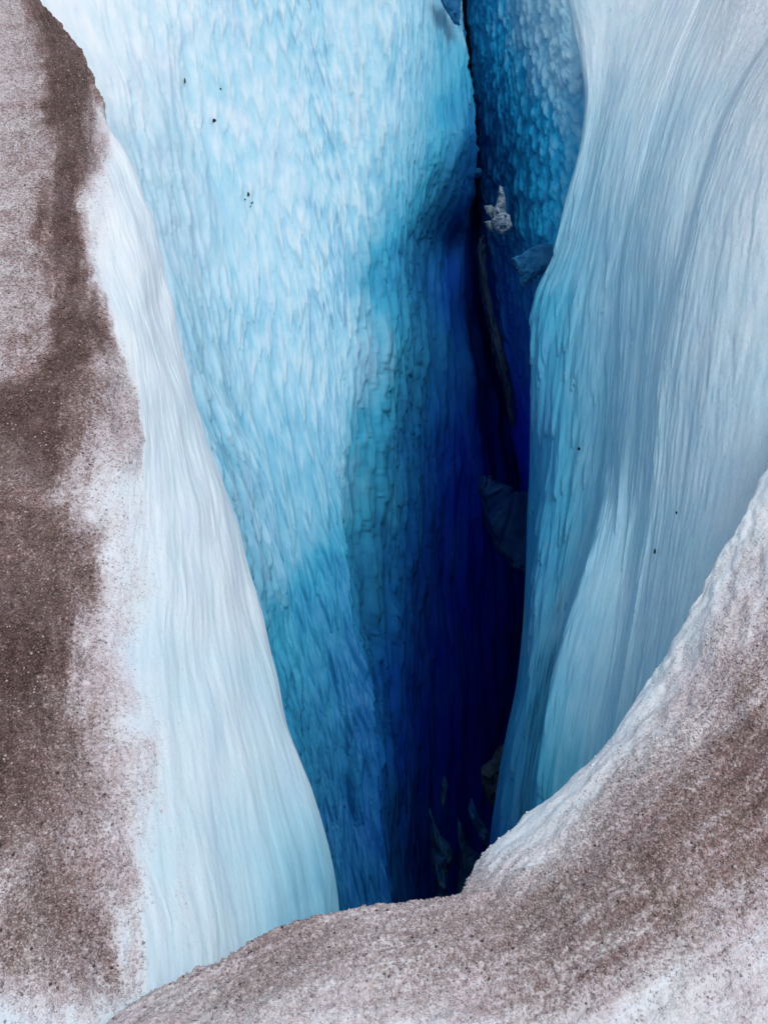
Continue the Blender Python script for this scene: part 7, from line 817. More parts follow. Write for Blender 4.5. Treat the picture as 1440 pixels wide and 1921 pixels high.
[6,7,13,22,23,15,12,10,9,8,6,4,3,2,2,2,1,1,1,1,1,1,1,1,1,1,1,1,1,2,2,3,6,12,13,13,14,14,14,14,15,15,15,15,15,15,15,15],
[8,12,20,24,19,13,10,8,5,3,2,1,1,1,1,2,3,4,5,6,7,7,8,8,9,9,9,10,10,10,11,12,12,13,13,13,13,13,14,14,14,14,15,15,15,15,15,15],
[11,17,23,26,20,12,6,3,5,11,12,12,12,12,12,13,13,13,13,13,13,13,13,13,13,13,13,13,13,13,13,13,13,13,13,13,13,13,13,13,13,14,15,15,15,15,15,15],
[16,22,29,17,13,13,13,13,13,13,13,13,13,13,13,13,13,13,13,13,13,13,13,13,13,13,13,13,13,13,13,13,13,13,13,13,13,13,13,13,13,13,14,15,15,15,15,15],
[14,14,13,13,13,13,13,13,13,13,13,13,13,13,13,13,13,13,13,13,13,13,13,13,13,13,13,13,13,13,13,13,13,13,13,13,13,13,13,13,13,13,13,13,15,15,15,15],
[13,13,13,13,13,13,13,13,13,13,13,13,13,13,13,13,13,13,13,13,13,13,13,13,13,13,13,13,13,13,13,13,13,13,13,13,13,13,13,13,13,13,13,13,13,15,15,15]]})


SURF = {}
def dec(rows): return np.array(rows, float) / 40

def bilin(a, u, v):
    """u, v in 0..1"""
    n, m = a.shape
    x, y = u * (m - 1), v * (n - 1)
    i = np.clip(np.floor(x).astype(int), 0, m - 2); j = np.clip(np.floor(y).astype(int), 0, n - 2)
    fx, fy = x - i, y - j
    fx = fx * fx * (3 - 2 * fx) * .5 + fx * .5; fy = fy * fy * (3 - 2 * fy) * .5 + fy * .5
    return (a[j, i] * (1 - fx) + a[j, i + 1] * fx) * (1 - fy) + (a[j + 1, i] * (1 - fx) + a[j + 1, i + 1] * fx) * fy

def build_patch(name, P):
    W = np.array(P['pts'], float)
    us = np.concatenate([np.linspace(k, k + 1, n, endpoint=False) for k, n in enumerate(P['usub'])] + [[W.shape[1] - 1]])
    vs = np.concatenate([np.linspace(k, k + 1, n, endpoint=False) for k, n in enumerate(P['vsub'])] + [[W.shape[0] - 1]])
    G = pchip(W, vs)
    G = np.swapaxes(pchip(np.swapaxes(G, 0, 1), us), 0, 1)
    du = np.gradient(G, axis=1); dv = np.gradient(G, axis=0)
    eu = np.linalg.norm(du, axis=2); ev = np.linalg.norm(dv, axis=2)
    nrm = np.cross(dv, du) * (-1 if P['flip'] else 1)
    ln = np.linalg.norm(nrm, axis=2, keepdims=True)
    nrm = nrm / np.maximum(ln, 1e-9)
    s = np.cumsum(np.minimum(np.median(eu[len(vs)//5: -len(vs)//5], axis=0), 1.0))
    t = np.cumsum(np.minimum(np.median(ev[:, len(us)//5: -len(us)//5], axis=1), 1.0))
    Sg, Tg = np.meshgrid(s, t)
    U, V = np.meshgrid(us / us[-1], vs / vs[-1])
    at = {k: bilin(dec(a), U, V) for k, a in P['attrs'].items()}
    z0 = np.zeros_like(Sg)
    if 'dirt' in at:      # wisps: the edge of the dirt wanders and is drawn out down the slope
        wu = .018 * fbm2(Sg * 3.2, Tg * 1.3, 4, 61) + .010 * fbm2(Sg * 14, Tg * 5, 3, 67)
        wv = .022 * fbm2(Sg * 2.2, Tg * 1.6, 3, 71)
        k = 1.0 if P['mode'] == 'bank' else .6
        at['dirt'] = bilin(dec(P['attrs']['dirt']), np.clip(U + k * wu, 0, 1), np.clip(V + k * wv, 0, 1))
    blue = at.get('blue', z0); dirt = at.get('dirt', z0); dust = at.get('dust', z0)
    edge = np.maximum(eu, ev)
    def fade(wl): return np.clip(2.2 - 2 * edge / wl * 2, 0, 1)
    sw = Sg + .030 * fbm2(Sg * .9, Tg * .5, 2, 5)          # slight wandering of the flow lines
    tw = Tg + .10 * fbm2(Sg * 2.4, Tg * .8, 3, 9)
    mode = P['mode']
    rime = z0
    if mode == 'scallop':
        area = .55 + .45 * sstep(-.5, .4, fbm2(Sg * .7, Tg * .45, 3, 31))
        a1 = tongues(sw, tw, .082, .40, 3); a2 = tongues(sw + .3, tw, .050, .24, 13)
        calm = at['calm']
        d = (.052 * a1 + .024 * a2) * area * (1 - .8 * calm)
        d += .034 * tongues(sw + .5, tw, .125, .46, 63, .68, .9) * sstep(.46, .62, blue) * (1 - .6 * sstep(.85, 1, blue))
        rime = sstep(.15, 1.2, a1 + .7 * a2) * (.5 + .5 * area) * (1 - .8 * calm) * (1 - sstep(.48, .75, blue))
        d += .006 * tongues(sw, tw + .7, .030, .15, 29) * (1 - .8 * calm)
        d += .030 * (tongues(sw + .9, tw, .19, .95, 33) - .35) * sstep(.5, .8, blue)
        d += .030 * fbm2(sw * 5, tw * .5, 3, 41) + .05 * fbm2(Sg * .9, Tg * .6, 3, 43)
        d += .004 * fbm2(sw * 40, tw * 7, 2, 47)
        d += (.09 * (tongues(sw + .2, tw, .42, 1.5, 35, .7) - .75) + .05 * fbm2(sw * 3, tw * 1.2, 3, 37)) * sstep(.7, 1, blue)
        d *= fade(.3)
    elif mode == 'scallop2':
        a1 = tongues(sw, tw, .13, .24, 5, .66); a2 = tongues(sw, tw, .07, .12, 15, .66)
        d = (.042 * a1 + .018 * a2) * (.3 + .7 * sstep(.15, .55, blue))
        rime = sstep(.15, 1.2, a1 + .7 * a2) * (1 - sstep(.8, 1, blue)) * sstep(.2, .6, blue)
        d *= 1 - .6 * sstep(.85, 1, blue)
        d += .03 * fbm2(sw * 4, tw * 1.2, 3, 21)
        d *= fade(.3)
    elif mode == 'streak':
        d = .010 * fbm2(sw * 2.2, tw * .35, 3, 2) + .003 * fbm2(sw * 6, tw * .9, 2, 6)
        d += .0030 * fbm2(sw * 22, tw * 2.4, 3, 8) + .0045 * tongues(sw, tw, .045, .34, 17)
        d += .03 * fbm2(Sg * .8, Tg * .35, 2, 12) + .010 * (np.abs(fbm2(sw * 1.6, tw * .28, 2, 52)) - .3)
        d += .030 * (tongues(sw, tw, .11, .42, 19) - .4) * sstep(.45, .75, blue) + .030 * (tongues(sw, tw, .30, 1.3, 23, .7) - .45) * sstep(.25, .6, blue)
        d += .008 * (tongues(sw + .4, tw, .22, 1.6, 27, .7) - .4)
        d *= fade(.3)
    elif mode == 'bank':
        k = sstep(.05, .4, dirt)
        d = (1 - k) * (.005 * fbm2(sw * 5, tw * .6, 3, 2) + .0025 * fbm2(sw * 26, tw * 3.5, 3, 3) + .002 * (1 - np.abs(fbm2(sw * 2.4, tw * .5, 3, 8))) ** 3 + .004 * tongues(sw, tw, .16, 1.0, 91))
        d += .035 * fbm2(Sg * 1.3, Tg * .9, 3, 4) + k * .02 * fbm2(Sg * 5, Tg * 5, 3, 14)
        d += (.12 + .88 * k) * .008 * (grains(G[..., 0], G[..., 1], G[..., 2], .026, 1) - .5)
        d *= fade(.25)
    else:
        d = .022 * fbm2(Sg * 3.5, Tg * 1.8, 4, 4)
        d += (.30 + .70 * sstep(.08, .35, dirt)) * .008 * (grains(G[..., 0], G[..., 1], G[..., 2], .020, 1) - .5)
        d += .010 * fbm2(Sg * 16, Tg * 9, 2, 6)
        d *= fade(.22)
    Q = G + nrm * d[..., None]
    nv, nu = Sg.shape
    me = bpy.data.meshes.new(name)
    idx = np.arange(nv * nu).reshape(nv, nu)
    if P['flip']:
        f = np.stack([idx[:-1, :-1], idx[:-1, 1:], idx[1:, 1:], idx[1:, :-1]], -1).reshape(-1, 4)
    else:
        f = np.stack([idx[:-1, :-1], idx[1:, :-1], idx[1:, 1:], idx[:-1, 1:]], -1).reshape(-1, 4)
    nf = len(f)
    me.vertices.add(nv * nu); me.vertices.foreach_set("co", Q.reshape(-1).astype(np.float32))
    me.loops.add(nf * 4); me.loops.foreach_set("vertex_index", f.reshape(-1).astype(np.int32))
    me.polygons.add(nf); me.polygons.foreach_set("loop_start", (np.arange(nf) * 4).astype(np.int32))
    me.polygons.foreach_set("loop_total", np.full(nf, 4, np.int32))
    me.polygons.foreach_set("use_smooth", np.ones(nf, bool))
    me.update(calc_edges=True)
    uvl = me.uv_layers.new(name="flow")
    st = np.stack([sw, tw], -1).reshape(-1, 2)
    uvl.data.foreach_set("uv", st[f.reshape(-1)].reshape(-1).astype(np.float32))
    for k, a in (('blue', blue), ('dirt', dirt), ('dust', dust), ('rime', rime)):
        A = me.attributes.new(k, 'FLOAT', 'POINT'); A.data.foreach_set("value", a.reshape(-1).astype(np.float32))
    me.materials.append(MAT[mode])
    o = bpy.data.objects.new(name, me); C.objects.link(o)
    o['kind'] = 'structure'
    SURF[name] = (Q, nrm, dirt, edge)
    return o

for n_, p_ in PATCH.items():
    build_patch(n_, p_)

# ------------------------------------------------------------------ things
ITEMS = [
 ('shard', 'spire', '', 'pale_ice', [[1.258, 10.125, -2.478], [1.299, 10.112, -2.49], [1.328, 10.026, -2.577], [1.328, 9.943, -2.659], [1.352, 9.869, -2.733], [1.27, 9.845, -2.758], [1.2, 9.861, -2.742], [1.183, 9.919, -2.684], [1.229, 9.985, -2.618], [1.253, 10.051, -2.552]], 0.1, 'ice_chunk', '', 1),
 ('shard', 'block', '', 'pale_ice', [[1.172, 9.778, -2.684], [1.235, 9.81, -2.651], [1.304, 9.826, -2.635], [1.362, 9.802, -2.659], [1.374, 9.753, -2.708], [1.391, 9.72, -2.741], [1.339, 9.68, -2.782], [1.27, 9.655, -2.806], [1.206, 9.696, -2.765], [1.149, 9.745, -2.717]], 0.14, 'ice_chunk', '', 2),
 ('shard', 'flake', '', 'grey_ice', [[1.095, 10.015, -2.659], [1.177, 10.023, -2.651], [1.229, 9.99, -2.684], [1.229, 9.924, -2.75], [1.177, 9.911, -2.762], [1.124, 9.957, -2.717]], 0.06, 'ice_chunk', '', 3),
 ('shard', 'flake', '', 'grey_ice', [[1.095, 9.89, -2.783], [1.159, 9.903, -2.771], [1.229, 9.866, -2.808], [1.241, 9.808, -2.866], [1.194, 9.808, -2.866], [1.124, 9.849, -2.824]], 0.05, 'ice_chunk', '', 4),
 ('shard', 'ice_slab', 'thin grey blue ice slab lying flat below the jagged chunk', 'dull_ice', [[1.271, 8.756, -2.574], [1.361, 8.786, -2.544], [1.495, 8.847, -2.483], [1.676, 8.862, -2.468], [1.815, 8.817, -2.513], [1.762, 8.722, -2.608], [1.612, 8.673, -2.657], [1.505, 8.62, -2.71], [1.409, 8.583, -2.747], [1.367, 8.628, -2.702], [1.313, 8.696, -2.634]], 0.08, '', '', 5),
 ('stone', 'ice_lump', 'topmost of the small grey green ice lumps in the narrow upper crack', 'dull_ice', [0.912, 11.724, -1.445], [0.0242, 0.0483], 0, 'ice lumps strung along the upper crack'),
 ('stone', 'ice_lump', 'second from the top of the small grey green ice lumps in the narrow upper crack', 'dull_ice', [0.929, 11.647, -1.592], [0.0212, 0.0789], 1, 'ice lumps strung along the upper crack'),
 ('stone', 'ice_lump', 'third from the top of the small grey green ice lumps in the narrow upper crack', 'dull_ice', [0.957, 11.518, -1.792], [0.0305, 0.0488], 2, 'ice lumps strung along the upper crack'),
 ('stone', 'ice_lump', 'fourth from the top of the small grey green ice lumps in the narrow upper crack', 'dull_ice', [0.986, 11.492, -1.889], [0.0337, 0.0429], 3, 'ice lumps strung along the upper crack'),
 ('stone', 'ice_lump', 'fourth from the bottom of the small grey green ice lumps in the narrow upper crack', 'dull_ice', [1.015, 11.351, -2.1], [0.0246, 0.0677], 4, 'ice lumps strung along the upper crack'),
 ('stone', 'ice_lump', 'third from the bottom of the small grey green ice lumps in the narrow upper crack', 'dull_ice', [1.044, 11.139, -2.383], [0.0278, 0.0432], 5, 'ice lumps strung along the upper crack'),
 ('stone', 'ice_lump', 'second from the bottom of the small grey green ice lumps in the narrow upper crack', 'dull_ice', [1.067, 11.082, -2.51], [0.0248, 0.0621], 6, 'ice lumps strung along the upper crack'),
 ('stone', 'ice_lump', 'lowest of the small grey green ice lumps in the narrow upper crack', 'dull_ice', [1.091, 10.932, -2.731], [0.028, 0.0935], 7, 'ice lumps strung along the upper crack'),
 ('shard', 'ice_rib', 'long thin rib of dirty ice running down inside the navy slot', 'rib_ice', [[1.143, 10.657, -3.41], [1.202, 10.698, -3.39], [1.22, 10.495, -3.487], [1.2, 10.294, -3.582], [1.221, 10.028, -3.706], [1.276, 9.701, -3.856], [1.316, 9.507, -3.945], [1.357, 9.314, -4.031], [1.393, 9.06, -4.143], [1.423, 8.81, -4.253], [1.434, 8.562, -4.359], [1.436, 8.378, -4.437], [1.396, 8.408, -4.424], [1.371, 8.623, -4.333], [1.346, 8.841, -4.239], [1.308, 9.06, -4.143], [1.247, 9.314, -4.031], [1.196, 9.571, -3.915], [1.147, 9.897, -3.767], [1.121, 10.227, -3.613]], 0.1, '', '', 6),
 ('shard', 'ice_splinter', 'thin pale splinter of ice beside the dirty rib in the slot', 'grey_ice', [[1.333, 10.293, -4.502], [1.36, 10.255, -4.54], [1.4, 10.137, -4.657], [1.433, 10.02, -4.775], [1.487, 9.869, -4.926], [1.467, 9.859, -4.935], [1.413, 9.972, -4.822], [1.373, 10.09, -4.704], [1.34, 10.208, -4.587]], 0.04, '', '', 7),
 ('shard', 'ice_block', 'broad blue ice block jammed in the slot at mid height', 'blue_block', [[1.048, 7.627, -4.481], [1.071, 7.571, -4.537], [1.11, 7.623, -4.485], [1.15, 7.579, -4.529], [1.206, 7.583, -4.525], [1.263, 7.539, -4.569], [1.319, 7.547, -4.561], [1.375, 7.487, -4.62], [1.494, 7.491, -4.616], [1.691, 7.468, -4.64], [1.714, 7.037, -5.071], [1.578, 6.898, -5.21], [1.341, 6.933, -5.174], [1.184, 7.077, -5.031], [1.093, 7.236, -4.871], [1.043, 7.416, -4.692], [1.015, 7.507, -4.6]], 0.25, '', '', 8),
 ('shard', 'ice_block', 'small triangular grey ice block near the foot of the right wall', 'dirty_ice', [[0.933, 4.249, -4.323], [0.985, 4.268, -4.305], [1.036, 4.286, -4.286], [1.062, 4.134, -4.438], [1.019, 3.953, -4.62], [0.921, 3.892, -4.68], [0.831, 3.953, -4.62], [0.784, 4.044, -4.529], [0.775, 4.11, -4.462], [0.839, 4.153, -4.42], [0.899, 4.201, -4.371]], 0.2, '', '', 9),
 ('shard', 'ice_shard', 'tall pale blue ice shard, leftmost of those standing at the slot bottom', 'teal_ice', [[0.419, 4.448, -5.68], [0.454, 4.365, -5.763], [0.517, 4.262, -5.866], [0.615, 4.186, -5.942], [0.634, 4.138, -5.99], [0.595, 4.069, -6.059], [0.566, 3.986, -6.142], [0.566, 3.744, -6.384], [0.449, 3.744, -6.384], [0.468, 4.02, -6.108], [0.429, 4.158, -5.97], [0.41, 4.296, -5.832]], 0.25, '', '', 10),
 ('shard', 'ice_shard', 'dim grey blue ice shard behind the white corner of the near lip', 'teal_ice', [[0.666, 4.337, -5.649], [0.695, 4.283, -5.704], [0.733, 4.18, -5.806], [0.82, 4.112, -5.874], [0.888, 4.071, -5.915], [0.868, 3.976, -6.011], [0.791, 3.703, -6.284], [0.695, 3.703, -6.284], [0.685, 3.976, -6.011], [0.704, 4.112, -5.874], [0.656, 4.248, -5.738]], 0.22, '', '', 11),
 ('shard', 'ice_shard', 'slanted dark ice shard, uppermost of those at the slot bottom', 'dull_ice', [[0.764, 4.31, -5.253], [0.802, 4.237, -5.325], [0.867, 4.155, -5.408], [0.932, 4.086, -5.477], [0.904, 4.006, -5.556], [0.83, 4.072, -5.49], [0.774, 4.155, -5.408], [0.736, 4.237, -5.325]], 0.12, '', '', 12),
 ('shard', 'ice_splinter', 'short blue ice splinter standing left of the tall pale shard', 'teal_ice', [[0.597, 5.252, -6.573], [0.63, 5.279, -6.545], [0.663, 5.221, -6.604], [0.641, 5.104, -6.721], [0.619, 5.006, -6.819], [0.586, 5.104, -6.721]], 0.1, '', '', 13),
 ('shard', 'ice_slab', 'dark teal ice slab leaning over the top of the crack', 'dull_ice', [[0.544, 11.396, -0.782], [0.782, 11.396, -0.782], [0.804, 11.196, -0.983], [0.804, 11.044, -1.135], [0.748, 11.06, -1.119], [0.691, 11.132, -1.047], [0.612, 11.22, -0.959]], 0.08, '', '', 14),
 ('stone', 'stone', 'round black stone stuck on the pale left wall', 'black_stone', [-1.547, 8.873, -1.22], [0.0175, 0.0185], 0, ''),
 ('stone', 'stone', 'thin upright dark stone high on the pale left wall', 'black_stone', [-1.809, 9.102, -0.955], [0.0087, 0.0267], 0, ''),
 ('stone', 'stone', 'tiny dark stone right of the thin upright one', 'black_stone', [-1.521, 9.275, -1.096], [0.0094, 0.0109], 0, ''),
 ('stone', 'stone', 'dark sliver of stone at the head of a small grit patch', 'black_stone', [-1.21, 8.223, -1.605], [0.0105, 0.02], 0, ''),
 ('stone', 'stone', 'dark grit speck beside the sliver of stone', 'black_stone', [-1.233, 8.155, -1.621], [0.0076, 0.0076], 0, 'grit specks under the sliver of stone'),
 ('stone', 'stone', 'dark grit speck beside the sliver of stone', 'black_stone', [-1.18, 8.16, -1.66], [0.0071, 0.0071], 0, 'grit specks under the sliver of stone'),
 ('stone', 'stone', 'dark grit speck beside the sliver of stone', 'black_stone', [-1.185, 8.107, -1.662], [0.0071, 0.0071], 1, 'grit specks under the sliver of stone'),
 ('stone', 'stone', 'dark grit speck beside the sliver of stone', 'black_stone', [-1.171, 8.167, -1.653], [0.0071, 0.0071], 2, 'grit specks under the sliver of stone'),
 ('stone', 'stone', 'small black stone on the blue lower part of the right wall', 'black_stone', [1.431, 5.442, -2.185], [0.011, 0.0133], 0, ''),
 ('stone', 'stone', 'elongated black stone on the streaked right wall above the near lip', 'black_stone', [1.479, 3.654, -1.357], [0.0064, 0.016], 0.3, ''),
 ('stone', 'stone', 'little dark stone up and right of the elongated black stone', 'black_stone', [1.591, 3.784, -1.19], [0.0055, 0.0093], 0, ''),
 ('stone', 'stone', 'dark stone sliver high on the white right wall', 'black_stone', [2.182, 5.478, -0.614], [0.0053, 0.012], 0, ''),
 ('stone', 'stone', 'dark pebble along the near edge of the thin ice slab', 'black_stone', [1.275, 8.633, -2.513], [0.0126, 0.0095], 0, 'dark pebbles along the slab edge'),
 ('stone', 'stone', 'dark pebble along the near edge of the thin ice slab', 'black_stone', [1.301, 8.596, -2.55], [0.0158, 0.0116], 1, 'dark pebbles along the slab edge'),
 ('stone', 'stone', 'dark pebble along the near edge of the thin ice slab', 'black_stone', [1.322, 8.566, -2.58], [0.019, 0.0095], 2, 'dark pebbles along the slab edge'),
 ('stone', 'stone', 'dark pebble along the near edge of the thin ice slab', 'black_stone', [1.354, 8.529, -2.617], [0.0126, 0.0116], 3, 'dark pebbles along the slab edge'),
 ('stone', 'stone', 'dark pebble along the near edge of the thin ice slab', 'black_stone', [1.375, 8.473, -2.673], [0.0158, 0.0095], 4, 'dark pebbles along the slab edge'),
 ('stone', 'stone', 'dark pebble along the near edge of the thin ice slab', 'black_stone', [1.412, 8.469, -2.677], [0.019, 0.0116], 5, 'dark pebbles along the slab edge'),
 ('stone', 'stone', 'dark pebble along the near edge of the thin ice slab', 'black_stone', [1.454, 8.488, -2.658], [0.0126, 0.0095], 6, 'dark pebbles along the slab edge'),
 ('stone', 'stone', 'dark pebble along the near edge of the thin ice slab', 'black_stone', [1.496, 8.51, -2.636], [0.0158, 0.0116], 7, 'dark pebbles along the slab edge'),
 ('stone', 'stone', 'dark pebble along the near edge of the thin ice slab', 'black_stone', [1.538, 8.536, -2.61], [0.019, 0.0095], 8, 'dark pebbles along the slab edge')]

def plain(name, c1, c2, scale=30, rough=.5, bump=.006):
    g = NT(name)
    pos = g.n("ShaderNodeNewGeometry").outputs['Position']
    f, _ = g.noise(pos, scale, 5, .65)
    p = g.n("ShaderNodeBsdfPrincipled")
    g.l(g.mix(g.step(f, .3, .7), c1, c2), p.inputs['Base Color'])
    p.inputs['Roughness'].default_value = rough; p.inputs['IOR'].default_value = 1.31
    p.inputs['Specular IOR Level'].default_value = .15
    b = g.n("ShaderNodeBump"); b.inputs['Distance'].default_value = bump
    g.l(f, b.inputs['Height']); g.l(b.outputs[0], p.inputs['Normal'])
    o = g.n("ShaderNodeOutputMaterial"); g.l(p.outputs[0], o.inputs[0])
    return g.m

IM = {
    'pale_ice': plain("frosted_broken_ice", (0.025, 0.10, 0.20), (0.40, 0.50, 0.58), 26, .4),  # dark blue tone paints shadow into the broken faces
    'grey_ice': plain("grey_ice", (0.05, 0.12, 0.18), (0.20, 0.28, 0.32), 20),
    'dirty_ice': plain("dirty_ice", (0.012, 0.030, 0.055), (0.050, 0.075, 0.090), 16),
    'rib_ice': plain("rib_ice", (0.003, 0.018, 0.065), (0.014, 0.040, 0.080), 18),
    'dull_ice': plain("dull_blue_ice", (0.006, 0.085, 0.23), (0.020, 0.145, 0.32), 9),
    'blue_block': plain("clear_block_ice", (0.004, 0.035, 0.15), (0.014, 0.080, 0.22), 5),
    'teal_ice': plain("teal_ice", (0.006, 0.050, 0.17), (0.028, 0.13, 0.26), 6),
    'black_stone': plain("black_stone", (0.007, 0.012, 0.020), (0.022, 0.032, 0.042), 90, .6, .002),
}

def link_mesh(name, bm, mat, smooth=False):
    me = bpy.data.meshes.new(name); bm.to_mesh(me); bm.free()
    me.materials.append(mat)
    for f in me.polygons: f.use_smooth = smooth
    o = bpy.data.objects.new(name, me); C.objects.link(o)
    return o

VIEW = np.array([0, math.sqrt(.5), -math.sqrt(.5)])

def shard_mesh(pts, thick, seed):
    """an angular block: facetted front, broken rim, tapering back"""
    rnd = random.Random(seed)
    pts = np.array(pts)
    # refine the outline with small breaks
    ref = []
    for k in range(len(pts)):
        a, b = pts[k], pts[(k + 1) % len(pts)]
        ref.append(a)
        L = np.linalg.norm(b - a)
        ref.append((a + b) / 2 + np.array([rnd.uniform(-1, 1) for _ in range(3)]) * L * .09)
    ref = np.array(ref)
    cen = ref.mean(0)
    n = len(ref)
    bm = bmesh.new()
    rings = []
    for inset, off, jit in ((.55, -.55, .30), (.86, -.30, .16), (1.0, 0.0, .0), (.93, .45, .12), (.6, 1.0, .15)):
        ring = []
        for p in ref:
            # inset towards the nearest spine point so that long thin shapes keep their form
            spine = cen + (p - cen) * (.80 if n > 24 else .0)
            if n > 24:
                d = np.linalg.norm(ref - p, axis=1); near = ref[np.argsort(d)[:9]]; spine = near.mean(0)
            q = spine + (p - spine) * inset + VIEW * thick * (off + rnd.uniform(-jit, jit))
            ring.append(bm.verts.new(q))
        rings.append(ring)
    for a, b in zip(rings[:-1], rings[1:]):
        for k in range(n):
            bm.faces.new((a[k], a[(k + 1) % n], b[(k + 1) % n], b[k]))
    for ring, sgn in ((rings[0], 1), (rings[-1], -1)):
        bm.faces.new(ring if sgn < 0 else ring[::-1])
    bmesh.ops.triangulate(bm, faces=bm.faces[:])
    size = max(np.linalg.norm(ref - cen, axis=1))
    for lev in range(2):        # rough broken surface
        bmesh.ops.subdivide_edges(bm, edges=bm.edges[:], cuts=1, use_grid_fill=True)
        for v in bm.verts:
            a = (.035 if lev == 0 else .02) * min(thick * 2.2, size * .5)
            v.co.x += rnd.uniform(-a, a); v.co.y += rnd.uniform(-a, a); v.co.z += rnd.uniform(-a, a)
    bmesh.ops.recalc_face_normals(bm, faces=bm.faces[:])
    return bm, cen

def stone_mesh(rx, ry, seed):
    rnd = random.Random(seed)
    bm = bmesh.new()
    bmesh.ops.create_icosphere(bm, subdivisions=2, radius=1)
    ax = [(rnd.uniform(-1, 1), rnd.uniform(-1, 1), rnd.uniform(-1, 1), rnd.uniform(.6, .95)) for _ in range(7)]
    for v in bm.verts:
        c = v.co.copy()
        for a in ax:             # chip flat faces off the ball
            l = math.sqrt(a[0]**2 + a[1]**2 + a[2]**2)
            d = (c.x * a[0] + c.y * a[1] + c.z * a[2]) / l
            if d > a[3]:
                c.x -= a[0] / l * (d - a[3]); c.y -= a[1] / l * (d - a[3]); c.z -= a[2] / l * (d - a[3])
        v.co = (c.x * rx, c.y * (rx + ry) * .5, c.z * ry)
    return bm

EMPTIES = {}
def chunk_root(loc):
    o = bpy.data.objects.new('ice_chunk', None); C.objects.link(o)
    o.location = loc; o.empty_display_size = .2
    o['label'] = 'jagged grey white ice chunk wedged high in the dark blue cleft'
    o['category'] = 'ice chunk'
    return o

CAT = {'ice_slab': 'ice slab', 'ice_lump': 'ice lump', 'ice_rib': 'ice rib', 'ice_splinter': 'ice splinter',
       'ice_block': 'ice block', 'ice_shard': 'ice shard', 'stone': 'stone'}
for k_, it in enumerate(ITEMS):
    if it[0] == 'shard':
        _, kind, label, mat, pts, thick, parent, group, seed = it
        bm, cen = shard_mesh(pts, thick, seed)
        o = link_mesh(kind, bm, IM[mat], mat in ('blue_block', 'teal_ice', 'dull_ice', 'rib_ice'))
        if parent:
            if parent not in EMPTIES:
                EMPTIES[parent] = chunk_root(tuple(cen))
            r = EMPTIES[parent]
            for v in o.data.vertices: v.co -= r.location
            o.parent = r
            continue
        c3 = tuple(cen)
        for v in o.data.vertices:
            v.co.x -= c3[0]; v.co.y -= c3[1]; v.co.z -= c3[2]
        o.location = c3
    else:
        _, kind, label, mat, p, (rx, ry), rot, group = it
        o = link_mesh(kind, stone_mesh(rx, ry, k_), IM[mat], False)
        o.location = p
        o.rotation_euler = (math.radians(-35), .15 * math.sin(k_ * 3.1) - .12, rot * .3)
    o['label'] = label; o['category'] = CAT[kind]
    if group: o['group'] = group

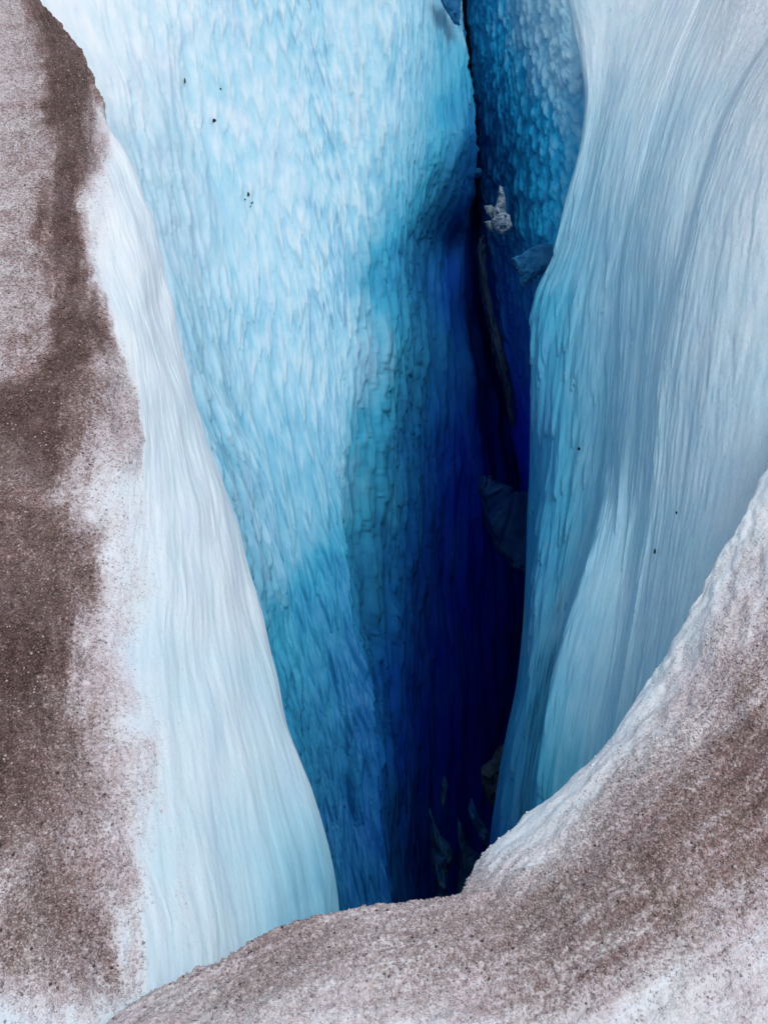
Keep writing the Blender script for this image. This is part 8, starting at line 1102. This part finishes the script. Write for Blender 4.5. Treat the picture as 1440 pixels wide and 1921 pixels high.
# ------------------------------------------------------------------ loose ice granules on the snow (nobody could count them)
def scatter(name, surf, count, seed, ubox, vbox, size):
    Q, N, D, E = SURF[surf]
    r = np.random.default_rng(seed)
    nv, nu = D.shape
    i = r.integers(int(nv * vbox[0]), int(nv * vbox[1]), count * 4)
    j = r.integers(int(nu * ubox[0]), int(nu * ubox[1]), count * 4)
    keep = (D[i, j] > .10 + .3 * r.random(len(i))) & (E[i, j] < .2)
    i, j = i[keep][:count], j[keep][:count]
    n = len(i)
    fi, fj = r.random(n), r.random(n)
    i2, j2 = np.minimum(i + 1, nv - 1), np.minimum(j + 1, nu - 1)
    P = Q[i, j] + (Q[i2, j] - Q[i, j]) * fi[:, None] + (Q[i, j2] - Q[i, j]) * fj[:, None]
    nn = N[i, j]
    sz = size * (.55 + .9 * r.random(n) ** 2.5)
    base = np.array([[1, 0, 0], [0, 1, 0], [-1, 0, 0], [0, -1, 0], [0, 0, 1], [0, 0, -1]], float)
    tris = np.array([[0, 1, 4], [1, 2, 4], [2, 3, 4], [3, 0, 4], [1, 0, 5], [2, 1, 5], [3, 2, 5], [0, 3, 5]])
    a = r.random(n) * 6.283
    ca, sa = np.cos(a), np.sin(a)
    V = np.repeat(base[None], n, 0) * (.65 + .7 * r.random((n, 6, 1)))
    V = V * np.array([1.0, 1.0, .75])
    X = V[..., 0] * ca[:, None] - V[..., 1] * sa[:, None]
    Y = V[..., 0] * sa[:, None] + V[..., 1] * ca[:, None]
    V = np.stack([X, Y, V[..., 2]], -1) * sz[:, None, None] + (P + nn * (sz * .25)[:, None])[:, None]
    F = (tris[None] + (np.arange(n) * 6)[:, None, None]).reshape(-1)
    me = bpy.data.meshes.new(name)
    me.vertices.add(n * 6); me.vertices.foreach_set("co", V.reshape(-1).astype(np.float32))
    nt = n * 8
    me.loops.add(nt * 3); me.loops.foreach_set("vertex_index", F.astype(np.int32))
    me.polygons.add(nt); me.polygons.foreach_set("loop_start", (np.arange(nt) * 3).astype(np.int32))
    me.polygons.foreach_set("loop_total", np.full(nt, 3, np.int32))
    me.update(calc_edges=True)
    for k, arr in (('dirt', D[i, j]), ('pick', r.random(n))):
        A = me.attributes.new(k, 'FLOAT', 'POINT'); A.data.foreach_set("value", np.repeat(arr, 6).astype(np.float32))
    me.materials.append(granule_mat)
    o = bpy.data.objects.new(name, me); C.objects.link(o)
    o['kind'] = 'stuff'
    return o

g = NT("ice_granules")
dirt_ = g.attr("dirt").outputs['Fac']; pick_ = g.attr("pick").outputs['Fac']
cl_ = g.mix(pick_, (0.62, 0.64, 0.72), (0.84, 0.84, 0.88))
br_ = g.mix(g.step(dirt_, .35, .95), g.mix(g.step(pick_, .1, .9), (0.30, 0.235, 0.24), (0.52, 0.45, 0.46)), g.mix(g.step(pick_, .1, .9), (0.08, 0.05, 0.048), (0.22, 0.15, 0.142)))
br_ = g.mix(g.step(pick_, .955, .965), br_, (0.50, 0.44, 0.45))
dk_ = g.mix(g.step(pick_, .03, .02), br_, (0.06, 0.045, 0.047))
c_ = g.mix(g.step(dirt_, .12, .42), cl_, dk_)
c_ = g.mix(g.math('MULTIPLY', g.step(pick_, .05, .04), .5), c_, (0.06, 0.05, 0.058))
p_ = g.n("ShaderNodeBsdfPrincipled"); g.l(c_, p_.inputs['Base Color'])
p_.inputs['Roughness'].default_value = .38; p_.inputs['IOR'].default_value = 1.31
o_ = g.n("ShaderNodeOutputMaterial"); g.l(p_.outputs[0], o_.inputs[0])
granule_mat = g.m
scatter('ice_granules', 'snow_ground', 34000, 7, (.07, .93), (.03, .98), .0034)
scatter('ice_granules', 'snow_bank', 30000, 8, (.04, .72), (.08, .97), .0046)
